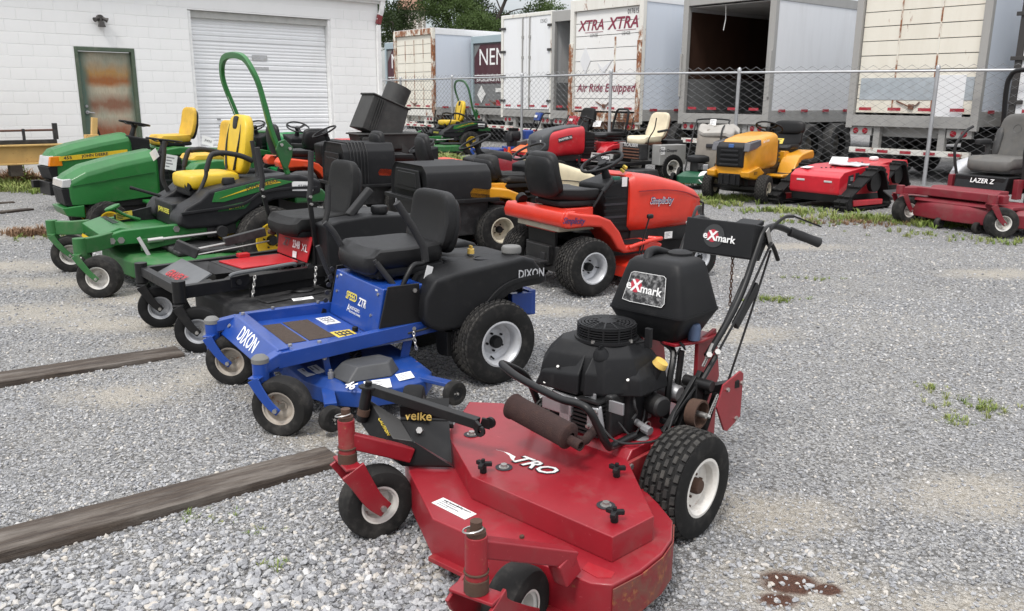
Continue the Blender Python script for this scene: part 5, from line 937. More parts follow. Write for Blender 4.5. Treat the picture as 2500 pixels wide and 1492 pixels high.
part('deck_shell', B().loft([[(x, y, .10) for x, y in CD], [(x, y, .22) for x, y in CD], [(.6+(x-.6)*.9, y*.92, .245) for x, y in CD]]), 'worn_black', ZC, .008); part('idler_pulley', B().lathe([(0, .04), (.03, .04), (.08, .03), (.085, .02), (.07, .01), (.085, 0)], (.46, .34, .246), n=24), 'dark_engine', ZC); part('belt_cover', B().box(.55, .42, .246, .5, .12, .012, rz=.15), 'worn_black', ZC, .004); tagcard(ZC, (.55, .53, .25), (-1, .1, 0), (0, -.8, .3), .14, .03)
wheel(ZC, (.93, .66, .09), .075, .06, .03, 'smooth', dish=0, tm='rubber', rim='plastic_black', name='gauge_wheel')
for sy, tx in ((.31, 0), (-.30, .07)):
    part('steering_lever', B().bar((.33+tx*.3, sy, .55), (.36+tx, sy, .90), .03, .022, (0, 1, 0)), 'steel_black', ZC, .004); part('lever_grip', B().tube([(.36+tx, sy, .88), (.345+tx, sy, .96), (.33+tx*1.6, sy, 1.19)], .019, 10), 'black_rubber', ZC); part('lever_bolt', bolts(B(), [(.356+tx, sy+.011, .84), (.36+tx, sy+.011, .89)], .01, (0, 1, 0), .02), 'bolt', ZC)
part('park_brake', B().tube([(.28, .36, .70), (.25, .36, .80), (.235, .35, .965)], .02, 10), 'black_rubber', ZC)
seat(ZC, .22, 0, .665, 'vinyl_worn', w=.25, d=.235, h=.42, tilt=.2, cush=.06, m2='plastic_black', thick=.05, hw=.20, top=.82); part('armrest', B().bar((.05, .28, .73), (-.12, .30, .91), .065, .05), 'black_rubber', ZC, .012)
slab(ZC, 'side_tank', [(.30, .36), (.31, .70), (.20, .725), (-.05, .74), (-.42, .72), (-.45, .55), (-.40, .47), (-.15, .46), (.0, .38), (.15, .34)], 'y', .25, .44, 'plastic_black', .02, 3); slab(ZC, 'side_tank', [(.28, .36), (.29, .68), (.20, .70), (-.45, .70), (-.45, .55), (-.15, .46), (.15, .34)], 'y', -.42, -.27, 'plastic_black', .02, 3); part('tank_cap', B().lathe([(0, .06), (.055, .06), (.062, .05), (.062, .02), (.05, .0)], (-.16, .35, .735), n=16), 'plastic_black', ZC, .003)
part('engine', B().box(-.22, 0, .35, .4, .42, .36), 'dark_engine', ZC, .02); part('key_knob', B().cyl((.18, -.31, .66), (.18, -.31, .70), .022, n=12), 'gr_red', ZC)
for sy in (-1, 1): wheel(ZC, (0, sy*.44, .25), .25, .22, .13, 'turf', rows=8, m=34, flip=sy < 0, tm='tread_rub', rim='rim_silver')
for (x, y, sw) in ((1.31, .43, 2.6), (1.31, -.30, 2.75)): caster(ZC, (x, y), .455, .32, .145, .105, .075, sw, ('steel_black', 'steel_black'), trail=.10, fz=.31, rim='rim_silver', cap=False, sr=.03, tyre='rib', tm='rubber', fp=.055)

# ------------------------------------------------------------------ green and yellow zero-turn with roll bar
mat('jd_green', (.014, .135, .026), .4, dirt=.2, dcol=(.09, .13, .06), dscale=8, coat=.15, scr=.3); mat('jd_green_worn', (.022, .125, .030), .5, dirt=.45, dcol=(.12, .15, .09), dscale=9, scr=.5); mat('jd_green_new', (.008, .085, .018), .35, dirt=.1, coat=.4); mat('jd_yellow', (.62, .42, .016), .42, dirt=.22, dcol=(.42, .30, .08)); mat('jd_yellow_old', (.58, .36, .03), .5, dirt=.4, dcol=(.36, .24, .08)); mat('jd_black', (.0125, .013, .0145), .5, dirt=.25, dcol=(.06, .06, .058), bump=.15, bscale=260, spec=.28); mat('gold_print', (.60, .55, .08), .5, dirt=0)
def zturn_green(name, label, loc, deg, k, far=False, detail=True):
    Z = thing(name, label, 'mower', loc, deg, k=k)
    part('frame_rail', B().prism([(1.26, .36), (1.26, .44), (1.12, .475), (.70, .49), (.10, .49), (.10, .40), (.60, .40), (1.0, .36)], 'y', .42, .50), 'jd_green', Z, .008); part('frame_rail', B().prism([(1.26, .36), (1.26, .44), (1.12, .475), (.10, .49), (.10, .40), (1.0, .36)], 'y', -.42, -.34), 'jd_green', Z, .008)
    for (sy, y0) in ((.66, .46), (-.52, -.38)): part('caster_arm', B().sweep(spl([(1.20, y0, .41), (1.34, (y0+sy)/2, .40), (1.475, sy, .405)], 4), [(-.03, -.06), (.03, -.06), (.03, .06), (-.03, .06)], (0, 0, 1)), 'jd_green_worn', Z, .008)
    nose = part('nose_panel', B().add([(1.12, -.32, .50), (1.12, .40, .49), (1.27, .42, .44), (1.27, -.34, .45), (.98, -.32, .46), (.98, .40, .46), (1.25, .42, .34), (1.25, -.34, .34)], [(0, 1, 2, 3), (3, 2, 6, 7), (0, 4, 5, 1), (1, 5, 6, 2), (0, 3, 7, 4), (4, 7, 6, 5)]), 'jd_green', Z, .008)
    part('nose_slots', (lambda b: [b.box(1.10, -.26+i*.07, .4985, .05, .03, .004, ry=.1) for i in range(7)] and b)(B()), 'ink', nose); part('nose_trim', B().add([(1.275, -.33, .36), (1.275, .25, .37), (1.285, .25, .33), (1.285, -.1, .31), (1.285, -.33, .34)], [(0, 1, 2, 3, 4)]), 'jd_yellow', nose); part('rail_bolt', bolts(B(), [(1.21, .50, .40), (1.14, .50, .40), (.70, .50, .455)], .028, (0, 1, 0), .012), 'bolt', Z)
    slab(Z, 'foot_pan', [(.55, -.36), (1.05, -.36), (1.05, .43), (.55, .43)], 'z', .42, .435, 'jd_green'); slab(Z, 'pan_wall', [(1.0, .435), (1.0, .50), (.60, .57), (.58, .435)], 'y', -.36, -.33, 'jd_black', .004); tagcard(Z, (.92, -.325, .49), (-1, 0, .1), (0, 0, 1), .14, .07, '', 'sticker_yellow', 'warning_label')
    part('foot_pedal', B().tube(spl([(.80, -.28, .45), (.92, -.28, .50), (1.0, -.28, .56)], 4), .014, 8).sq((1.02, -.28, .575), (.07, .05, .018), .6, 1, 14, rotm(y=.35)), 'jd_green', Z)
    bd = [(.70, .49), (.68, .56), (.62, .63), (.50, .69), (.42, .76), (.20, .80), (-.12, .86), (-.40, .86), (-.60, .80), (-.60, .68), (-.45, .64), (-.30, .655), (-.15, .645), (-.02, .60), (.10, .53), (.20, .47), (.30, .445), (.62, .45)]
    for y0, y1 in ((.26, .545), (-.51, -.24)): body = slab(Z, 'side_pod', bd, 'y', y0, y1, 'jd_black', .03, 3)
    body = Z.children[-2] if False else body
    ys = .5465
    part('side_ridge', B().sweep(spl([(.66, .55, .585), (.45, .552, .60), (.20, .552, .62), (.08, .551, .655), (-.04, .549, .72), (-.3, .547, .745), (-.56, .546, .735)], 5), [(-.012, -.012), (.012, -.012), (.012, .012), (-.012, .012)], (0, 1, 0)), 'jd_black', Z, .004)
    slab(Z, 'green_panel', [(.40, .665), (.37, .745), (-.14, .84), (-.34, .80), (.30, .66)], 'y', ys-.004, ys+.004, 'jd_green', .002); slab(Z, 'yellow_stripe', [(.34, .69), (-.02, .775), (-.22, .80), (-.16, .825), (-.03, .80)], 'y', ys+.004, ys+.006, 'jd_yellow', 0)
    text('JOHN DEERE', .052, (-.045, ys+.0065, .795), (-1, 0, .20), (.2, 0, 1), 'ink', Z, bold=.01, depth=.001); slab(Z, 'model_panel', [(.36, .58), (.32, .62), (.05, .66), (.12, .59)], 'y', ys-.004, ys+.003, 'jd_green_new', .001); text('Z950M', .045, (.20, ys+.0045, .615), (-1, 0, .13), (.13, 0, 1), 'gold_print', Z, depth=.001)
    part('hopper_floor', B().box(.35, 0, .44, .62, .56, .2), 'jd_black', Z, .015); text('JOHN DEERE', .06, (.664, .02, .56), (0, 1, 0), (-.1, 0, 1), 'gold_print', Z, depth=.002, bold=.01); part('rear_deck', B().box(-.25, 0, .62, .62, .52, .2), 'jd_black', Z, .03)
    part('green_tail', B().prism([(-.35, .60), (-.35, .75), (-.62, .72), (-.72, .60)], 'y', -.5, .535), 'jd_green_new', Z, .02)
    Mx = rotm(y=-.17); cb = V((-.0, 0, .90))
    sc = part('seat_cushion', B().sq((.27, 0, .81), (.25, .27, .075), .4, .4, 24), 'jd_yellow', Z); part('seat_side', B().box(.40, .0, .68, .16, .42, .08), 'jd_black', Z, .02); part('seat_knob', B().cyl((.47, .20, .77), (.50, .21, .77), .04, n=14), 'plastic_black', Z)
    bk = part('backrest', B().sq(cb+Mx @ V((0, 0, .22)), (.065, .265, .27), .45, .6, 24, Mx, lambda p: (p.x+.25*p.y*p.y-.03, p.y*(1-.25*max(0, p.z/.27)**2), p.z)), 'jd_yellow', Z)
    for sy in (-1, 1): part('seat_stripe', B().tube([cb+Mx @ V((.068+.25*(.10+.06*math.sin(t*3))**2-.03-.01*t*t*2, sy*(.10+.06*math.sin(t*2.4)), -.02+.44*t)) for t in [i/10 for i in range(11)]], .012, 6), 'jd_black', bk)
    part('head_patch', B().sq(cb+Mx @ V((.030, 0, .41)), (.012, .06, .06), .5, .5, 14, Mx), 'jd_black', bk)
    for sy in (.31, -.31):
        part('armrest', B().tube(spl([(-.06, sy, .98), (.05, sy, 1.03), (.20, sy, 1.06), (.29, sy, 1.05)], 4), .024, 10), 'black_rubber', Z); part('control_lever', B().tube(spl([(.46, sy*1.05, .70), (.42, sy*1.05, .76), (.37, sy*1.05, .86), (.36, sy*1.05, .92)], 4), .017, 10).tube(spl([(.36, sy*1.05, .91), (.33, sy*1.05, 1.0), (.30, sy*1.05, 1.05), (.25, sy*1.05, 1.06)], 4), .022, 10), 'black_rubber', Z)
    part('drive_lever', B().tube(spl([(.49, -.37, .64), (.54, -.37, .76), (.55, -.36, .85), (.525, -.35, 1.0), (.507, -.35, 1.14)], 5), .02, 10), 'black_rubber', Z); part('drive_lever', B().tube(spl([(-.02, .37, .70), (-.06, .36, .80), (-.085, .35, .88), (-.07, .35, 1.0), (-.053, .35, 1.16)], 5), .02, 10), 'black_rubber', Z)
    part('deck_lift_lever', B().cyl((.58, -.34, .64), (.80, -.40, .72), .014, n=8).cyl((.80, -.40, .72), (.83, -.41, .73), .016, n=8), 'plastic_black', Z); part('filler_cap', B().lathe([(0, .05), (.05, .05), (.06, .02), (.06, 0)], (.20, .40, .80), n=14), 'plastic_black', Z)
    # roll bar
    sec = [(-.028, -.018), (.028, -.018), (.028, .018), (-.028, .018)]
    rp_ = spl([(-.33, .44, .86), (-.27, .43, 1.06), (-.20, .425, 1.27), (-.13, .41, 1.62), (-.085, .37, 1.77), (-.065, .27, 1.86), (-.055, .12, 1.895), (-.055, -.12, 1.90), (-.06, -.27, 1.87), (-.075, -.38, 1.79), (-.10, -.415, 1.65), (-.20, -.42, 1.36), (-.27, -.425, 1.1), (-.33, -.43, .86)], 5)
    rb = part('roll_bar', B().sweep(rp_, sec, (1, 0, -.2)), 'jd_green_new' if far else 'jd_green', Z, .006)
    for sy in (-1, 1): part('roll_bar_hinge', B().prism([(-.22, 1.08), (-.245, 1.15), (-.31, 1.17), (-.38, 1.10), (-.37, 1.02), (-.315, .90), (-.28, .92)], 'y', sy*.46-.012, sy*.46+.012), 'jd_green_new', Z, .006); part('hinge_bolts', bolts(B(), [(-.27, sy*.475, 1.125), (-.345, sy*.475, 1.09)], .015, (0, sy, 0), .02), 'bolt', Z)
    for (i, n_, m_) in ((52, 3, 'paper'), (57, 4, 'ink'), (10, 3, 'ink')):
        a, b_ = rp_[i], rp_[min(len(rp_)-1, i+n_)]; d = (b_-a).normalized(); nn = V((0, 1, 0)) if i > 30 else V((0, 1, 0)); tagcard(rb, (a+b_)/2+V((.036, 0, 0))*.0+V((0, .0, 0))+(V((.0, .0232, 0)) if i < 30 else V((0, .0232, 0))), d, (d.cross(V((0, 1, 0)))), (b_-a).length, .04, '', m_, 'roll_bar_label')
    tagcard(Z, (-.42, .5485, .755), (-1, 0, -.06), (0, 0, 1), .20, .085, '$7,995')
    tagcard(Z, (.60, -.37, 1.02), (.5, .7, -.2), (.3, -.1, .9), .15, .08, '$7,9')
    # deck and running gear
    dd = [(1.16, .30), (1.10, .72), (.95, .90), (.55, .95), (.25, .85), (.15, -.8), (.6, -.92), (1.0, -.8), (1.14, -.3)]
    part('deck_shell', B().loft([[(x, y, .11) for x, y in dd], [(x, y, .24) for x, y in dd], [(.65+(x-.65)*.9, y*.93, .275) for x, y in dd]]), 'jd_green_worn', Z, .01); part('deck_lift_arm', B().prism([(1.0, .30), (1.0, .40), (.60, .40), (.60, .36)], 'y', .52, .54), 'jd_green_worn', Z, .004); part('lift_strut', B().cyl((.95, .56, .385), (.32, .56, .41), .013, n=8).cyl((.95, .56, .385), (.83, .56, .39), .022, n=10), 'bolt', Z)
    part('hanger_link', B().bar((1.02, .56, .42), (.96, .60, .27), .03, .012, (0, 1, 0)), 'bolt', Z, .002); part('frame_boss', B().cyl((.34, .5, .41), (.34, .58, .41), .05, n=14).prism([(.45, .36), (.45, .46), (.2, .47), (.2, .38)], 'y', .5, .52), 'dark_engine', Z, .004); part('deck_blade_cover', B().box(.55, .6, .275, .5, .5, .05), 'worn_black', Z, .02)
    part('engine', B().box(-.5, 0, .45, .4, .46, .34).sq((-.62, .1, .75), (.12, .12, .1), .6), 'dark_engine', Z, .02)
    for sy in (-1, 1): wheel(Z, (-.08, sy*.56+(.0 if sy > 0 else .0), .30), .30, .25, .16, 'turf', rows=8, m=34, flip=sy < 0, tm='rubber_worn', rim='jd_yellow')
    for (x, y, sw) in ((1.475, .66, 2.6), (1.48, -.52, 2.85)): caster(Z, (x, y), .47, .33, .165, .15, .085, sw, ('jd_green_worn', 'jd_green_worn'), trail=.13, fz=.35, rim='rim_white' if not far else 'jd_yellow', cap=False, sr=.035, fp=.05, fork='both')
    return Z
zturn_green('zero_turn_mower', 'large green zero-turn mower with yellow seat and tall roll bar, near the garage door', (-2.571, 7.828, 0), -143, 1)
# ------------------------------------------------------------------ lawn tractors
mat('si_red', (.55, .028, .012), .38, dirt=.15, dcol=(.40, .10, .07), coat=.3); mat('cub_yellow', (.60, .27, .010), .38, dirt=.15, dcol=(.40, .22, .06), coat=.3); mat('cream', (.60, .53, .36), .45, dirt=.2, dcol=(.42, .37, .28)); mat('maroon_red', (.22, .012, .022), .38, dirt=.15, coat=.3); mat('faded_red', (.50, .07, .075), .55, dirt=.25, dcol=(.5, .3, .28)); mat('bright_green', (.010, .20, .055), .4, dirt=.15); mat('sn_red', (.42, .010, .018), .36, dirt=.15, coat=.3); mat('orange_red', (.60, .06, .015), .4, dirt=.2)
mat('lamp_glass', (.50, .50, .50), .15, dirt=.2); mat('lamp_amber', (.65, .20, .01), .2, dirt=.15); mat('navy', (.02, .03, .12), .5, dirt=0); mat('pale_frame', (.50, .46, .36), .5, dirt=.2)
FEND_A = [(-.34, .57), (-.36, .64), (-.31, .70), (-.1, .678), (.1, .65), (.22, .605), (.32, .50), (.39, .375), (.74, .385), (.80, .36), (.77, .325), (.38, .315), (.30, .36), (.22, .47), (.12, .55), (.0, .565), (-.2, .56)]
def tractor(name, label, loc, deg, hood, fend=FEND_A, hm='si_red', fm=None, k=1, hx=(.62, 1.46), dash=(.27, .66, .20, .44, .93), wheel_c=(.47, 0, 1.02), wr=.185, wtilt=-.45, st=dict(x=.10, z=.77, m='vinyl', d=.22, h=.36, w=.235), rw=(.245, .24, .12, .41), fwh=(.19, .15, .085, 1.28, .38), rim='rim_silver', tread='turf', fy=(.19, .46), grille=None, e=5, low='dark_engine', deck='steel_black', group=None, hubm='plastic_black', frim=None, tm='tread_rub', steer=0.):
    T = thing(name, label, 'tractor', loc, deg, group, k)
    if e >= 9:      # angular pressed hood: flat sides, broad chamfers, flat top
        hd_ = part('hood', B().loft([[(x, -w*.97, z0), (x, w*.97, z0), (x, w, z0+(z1-z0)*.30), (x, w, z1-.115), (x, w*.93, z1-.07), (x, w*.52, z1-.008), (x, 0, z1), (x, -w*.52, z1-.008), (x, -w*.93, z1-.07), (x, -w, z1-.115), (x, -w, z0+(z1-z0)*.30)] for x, w, z0, z1 in hood]), hm, T, .010, 2, ang=12)
    else: hd_ = part('hood', B().hull([(*q, e) if len(q) == 4 else q for q in hood], 32, e), hm, T)
    x0, x1, w, z0, z1 = dash
    part('dash_tower', B().add([(x0+.10, -w, z0), (x1, -w, z0), (x1, w, z0), (x0+.10, w, z0), (x0+.08, -w*.95, z1-.07), (x1, -w*1.05, z1), (x1, w*1.05, z1), (x0+.08, w*.95, z1-.07)], [(3, 2, 1, 0), (4, 5, 6, 7), (0, 1, 5, 4), (1, 2, 6, 5), (2, 3, 7, 6), (3, 0, 4, 7)]), 'plastic_black', T, .03, 3)
    for i in range(5):
        for s_ in (-1, 1): part('dash_louvre', B().box((x0+x1)/2+.0, s_*(w*.99), z0+.08+i*.055, .24, .02, .018), 'ink' if i % 2 else 'plastic_black', T)
    steering_wheel(T, wheel_c, wr, wtilt, (wheel_c[0]+.08, 0, z1-.1))
    for s_ in (-1, 1):
        a, b_ = sorted((s_*fy[0], s_*fy[1])); part('fender', B().prism(fend, 'y', a, b_), fm or hm, T, .022, 3)
        part('foot_mat', B().box(.56, s_*(fy[0]+fy[1])/2, .372, .26, (fy[1]-fy[0])*.7, .012), 'plastic_black', T)
    zt = max(z for _, z in fend)
    part('seat_platform', B().box(.02, 0, .50, .40, 2*fy[0]+.06, zt-.51), fm or hm, T, .015)
    part('tunnel', B().box(.42, 0, .30, .6, .36, .16), 'plastic_black', T, .02)
    seat(T, st['x'], 0, st['z'], st['m'], w=st['w'], d=st['d'], h=st['h'], tilt=st.get('t', .16), cush=st.get('c', .06), m2='plastic_black', thick=st.get('th', .045), hw=st.get('hw', st['w']*.95), top=st.get('top', .85)); part('seat_bracket', B().box(st['x'], 0, zt-.03, .3, .3, st['z']-zt), 'steel_black', T, .01)
    part('chassis', B().box(.55, 0, .22, 1.5, .34, .16).box(1.0, 0, .33, .7, .40, .16), low, T, .01); part('front_axle', B().bar((fwh[3], -fwh[4], fwh[0]), (fwh[3], fwh[4], fwh[0]), .05, .05).box(fwh[3], 0, fwh[0], .12, .12, .14), low, T, .006); part('transaxle', B().box(0, 0, .16, .3, .5, .22).cyl((0, -.35, rw[0]), (0, .35, rw[0]), .035), low, T, .01)
    r, w_, rr, ty = rw
    for s_ in (-1, 1):
        wheel(T, (0, s_*ty, r), r, w_, rr, tread, rows=8 if tread == 'turf' else 7, m=34, flip=s_ < 0, tm=tm, rim=rim, hub=hubm, dish=.25); wheel(T, (fwh[3], s_*fwh[4], fwh[0]), fwh[0], fwh[1], fwh[2], tread, rows=6, m=26, flip=s_ < 0, tm=tm, rim=frim or rim, hub=hubm, dish=.15, steer=steer)
    if deck:
        dp = [(.98, 0), (.96, .36), (.85, .52), (.60, .55), (.40, .48), (.36, 0), (.40, -.48), (.60, -.55), (.85, -.52), (.96, -.36)]; part('mower_deck', B().loft([[(x, y, .10) for x, y in dp], [(x, y, .20) for x, y in dp], [(.67+(x-.67)*.85, y*.9, .235) for x, y in dp]]), deck, T, .008)
    return T, hd_
HOOD_A = [(.60, .23, .46, .93), (.64, .265, .44, .955), (.90, .275, .44, .925), (1.18, .27, .445, .86), (1.36, .25, .45, .79), (1.45, .21, .46, .73), (1.475, .15, .50, .68)]
# the orange-red tractor in the middle
FEND_G = [(max(x, -.23), z) if x > -.3 else (-.22 if z > .66 else -.245, z) for x, z in FEND_A]
TG, hg = tractor('lawn_tractor', 'orange-red lawn tractor with black seat, seen from its right rear', (.37, 7.0, 0), 32, HOOD_A, hm='si_red', deck='si_red', rim='rim_silver', rw=(.238, .26, .12, .42), k=.985, fend=FEND_G)
part('hood_crease', B().sweep(spl([(.66, -.278, .80), (.95, -.281, .80), (1.2, -.274, .765), (1.40, -.243, .70)], 5), [(-.003, -.004), (.003, -.004), (.003, .004), (-.003, .004)], (0, 0, 1)), 'maroon_red', hg)
for s_, sh in ((.003, 'decal_white'), (0, 'navy')): text('Simplicity', .085, (.915, -.2785-s_*.3, .71-s_), (1, 0, -.03), (.03, 0, 1), sh, hg, bold=.03 if s_ else .008, shear=.3, depth=.003 if s_ else .004, sx=.8)
text('Simplicity', .07, (-.16, -.462, .625), (1, 0, -.08), (.08, 0, 1), 'navy', TG, bold=.015, shear=.3, depth=.001, sx=.8)
part('fender_rear', B().prism([(-.25, .57), (-.265, .63), (-.24, .695), (-.12, .70), (-.12, .57)], 'y', -.44, .44), 'si_red', TG, .02, 3); part('rear_frame_plate', B().box(-.14, 0, .26, .03, .40, .28).box(-.17, 0, .30, .05, .2, .05), 'steel_black', TG, .004); part('drawbar', B().box(-.20, -.02, .24, .16, .30, .02).box(-.18, -.1, .2, .06, .06, .12), 'worn_black', TG, .003)
part('under_fender', B().box(-.0, 0, .515, .40, .62, .05), 'pale_frame', TG, .01)
for (p, c) in (((.62, -.12, .985), 'sticker_yellow'), ((.60, -.11, .955), 'sticker_yellow')): part('key_tag', B().box(*p, .02, .045, .025, rx=.4), c, TG, .004)
part('warning_label', B().box(.555, -.205, .84, .055, .003, .08), 'paper', TG); part('pto_handle', B().tube(spl([(.20, -.24, .69), (.26, -.25, .78), (.34, -.23, .86)], 4), .011, 8).tube([(.29, -.24, .81), (.42, -.21, .90)], .02, 10), 'plastic_black', TG); part('lever_knob', B().box(.46, -.21, .90, .07, .03, .03), mat('knob_green', (.01, .10, .07), .4), TG, .006)
part('lift_lever', B().cyl((.52, -.47, .30), (.60, -.49, .60), .007, n=6).sq((.61, -.49, .615), (.03, .02, .02), .6), 'steel_black', TG); part('hitch_rod', B().cyl((.50, -.48, .05), (.57, -.48, .42), .006, n=6), 'steel_black', TG)
part('foot_rail', B().tube(spl([(.42, -.46, .36), (.60, -.475, .40), (.76, -.46, .41), (.80, -.40, .40), (.74, -.33, .40)], 5), .018, 10), 'si_red', TG); part('hood_handle', B().tube([(1.40, -.275, .56), (1.40, -.30, .57), (1.40, -.30, .66), (1.40, -.26, .67)], .011, 8).cyl((1.38, -.31, .53), (1.42, -.28, .55), .02, n=8), 'plastic_black', TG)
part('seat_tear', B().bar((-.142, .12, 1.02), (-.128, .11, .90), .006, .003).bar((-.142, -.04, 1.03), (-.125, -.06, .84), .008, .003), 'decal_white', TG); part('seat_lever', B().cyl((-.18, .26, .72), (-.18, .30, .74), .05, n=12), 'plastic_black', TG, .006)
tagcard(TG, (1.0, -.30, .40), (1, 0, 0), (0, 0, 1), .09, .06, '', name='serial_plate')
# yellow tractor with cream hood and a hard black grass bag
def bagger(T, x0, x1, y, z0, z1, ribs, m='plastic_black', zlow=.2, nm='grass_bag'):
    pf = lambda x, s_=1.: [(x, -y*s_, z0), (x, -y*s_, z0+(z1-z0)*.55), (x, -y*.94*s_, z0+(z1-z0)*.82), (x, -y*.75*s_, z1), (x, y*.75*s_, z1), (x, y*.94*s_, z0+(z1-z0)*.82), (x, y*s_, z0+(z1-z0)*.55), (x, y*s_, z0)]
    bg = part(nm, B().loft([pf(x0+.03, .9), pf(x0), pf(x1), pf(x1+.03, .9)]), m, T, .03, 3, ang=25); rim = [(x1+.05, -y-.02, z0), (x0-.03, -y-.02, z0), (x0-.03, y+.02, z0), (x1+.05, y+.02, z0)]
    part('bag_rim', B().sweep([V(p) for p in rim], [(-.025, -.018), (.025, -.018), (.025, .018), (-.025, .018)], (0, 0, 1), closed=True), m, bg, .005)
    part('rear_emboss', B().box(x0-.004, 0, z0+.08, .02, y*1.45, (z1-z0)*.62, ty=.85).box(x0-.012, 0, z0+.12, .02, y*1.1, (z1-z0)*.42, ty=.85), m, bg, .008)
    for i in range(ribs):
        x = x0+.10+i*.045; q = [V(p)*1. for p in pf(x, 1.012)]; part('rib', B().tube([V((p.x, p.y, p.z+(.008 if p.z > z1-.02 else 0))) for p in q], .011, 6), m, bg)
    part('bag_body', B().add([(x0+.03, -y*.93, z0), (x1, -y*.93, z0), (x1, y*.93, z0), (x0+.03, y*.93, z0), (x0+.12, -y*.85, zlow), (x1-.05, -y*.85, zlow), (x1-.05, y*.85, zlow), (x0+.12, y*.85, zlow)], [(0, 1, 2, 3), (7, 6, 5, 4), (0, 4, 5, 1), (1, 5, 6, 2), (2, 6, 7, 3), (3, 7, 4, 0)]), 'worn_black', bg, .02); return bg
HOOD_C = [(.62, .20, .46, .90), (.66, .24, .45, .92), (.95, .25, .45, .86), (1.25, .235, .46, .77), (1.42, .20, .47, .70), (1.46, .14, .5, .64)]
TH, hh = tractor('lawn_tractor', 'yellow lawn tractor with cream hood and smooth black grass bag', (-.36, 8.86, 0), 30, HOOD_C, hm='cream', fm='cub_yellow', st=dict(x=.36, z=.70, m='vinyl_worn', d=.24, h=.25, w=.24, c=.06, th=.06), wheel_c=(.62, 0, .97), dash=(.42, .72, .2, .44, .92), tread='lug', rim='pale_frame', deck='steel_black')
part('seat_cover', B().sq((.38, 0, .73), (.26, .25, .05), .6, .5, 20, warp=lambda p: (p.x, p.y, p.z+.012*math.sin(p.x*40)+.01*math.sin(p.y*33))), mat('cover_black', (.009, .009, .009), .8, bump=.6, bscale=30), TH); part('hood_crease', B().sweep(spl([(.66, -.252, .70), (1.0, -.254, .68), (1.3, -.228, .63)], 5), [(-.003, -.004), (.003, -.004), (.003, .004), (-.003, .004)], (0, 0, 1)), 'ink', hh)
bagger(TH, -.80, -.10, .46, .56, .90, 0)
# maroon tractor, wheel and hood showing over the grass bag
TJ, hj = tractor('lawn_tractor', 'maroon lawn tractor with paper tag on its hood, behind the smooth black grass bag', (-.87, 9.75, 0), 20, [(.60, .2, .5, .93), (.66, .25, .48, .95), (.95, .26, .48, .88), (1.25, .24, .48, .75), (1.42, .19, .48, .64)], hm='maroon_red', wr=.195, wheel_c=(.46, 0, 1.03))
tagcard(TJ, (1.12, -.22, .80), (.2, .75, -.3), (.9, -.3, -.3), .22, .08, '#549'); tagcard(TJ, (.60, -.1, 1.0), (.3, 1, 0), (0, 0, 1), .07, .10); part('hood_vent', B().hull([(.52, .18, .7, .94), (.60, .24, .7, .965), (.82, .25, .7, .93), (.86, .2, .7, .90)], 24, 5), 'plastic_black', TJ)
# ribbed-bag tractor further back
TI, hi = tractor('lawn_tractor', 'orange lawn tractor with ribbed black grass bag and red reflector', (-1.66, 11.35, 0), 30, [(.62, .2, .44, .74), (.9, .24, .44, .76), (1.3, .22, .45, .68), (1.42, .16, .48, .6)], hm='orange_red', k=.97, wheel_c=(.5, 0, .9))
bI = bagger(TI, -.80, -.10, .46, .46, 1.0, 6); part('reflector', B().sq((-.815, -.30, .56), (.012, .04, .055), .5), 'lens_red', bI); part('model_letters', B().box(-.81, -.05, .68, .01, .22, .03).box(-.81, -.05, .62, .01, .2, .03), 'plastic_grey', bI)
# tractors near the garage
TL_, hl = tractor('lawn_tractor', 'faded pinkish red tractor with large steering wheel near the garage door', (-3.2, 12.45, 0), 30, [(.62, .22, .5, .9), (.66, .27, .48, .93), (1.0, .28, .48, .93), (1.35, .26, .48, .80), (1.48, .2, .5, .7)], hm='faded_red', fm='orange_red', st=dict(x=.0, z=.72, m='vinyl', d=.24, h=.42, w=.27))
part('hood_stripe', B().bar((.72, -.285, .62), (.80, -.285, .90), .05, .004, (0, 1, 0)), 'decal_white', hl)
TM, hm_ = tractor('lawn_tractor', 'bright green tractor with grey steering wheel in front of the garage door', (-3.35, 14.1, 0), 128, [(.60, .22, .5, .9), (.66, .27, .48, .95), (1.0, .28, .48, .93), (1.35, .26, .48, .82), (1.5, .18, .5, .7)], hm='bright_green', fm='bright_green', st=dict(x=.05, z=.72, m='vinyl', d=.24, h=.3, w=.25))
part('hood_stripe', B().sweep([(.68, -.278, .80), (1.1, -.284, .78), (1.4, -.255, .72)], [(-.004, -.02), (.004, -.02), (.004, .02), (-.004, .02)], (0, 0, 1)), 'jd_yellow', hm_)
tractor('lawn_tractor', 'tractor with covered black seat between the rusty door and garage door', (-4.62, 14.45, 0), 75, HOOD_A, hm='jd_green_worn', st=dict(x=.10, z=.80, m='cover_black', d=.18, h=.32, w=.16))
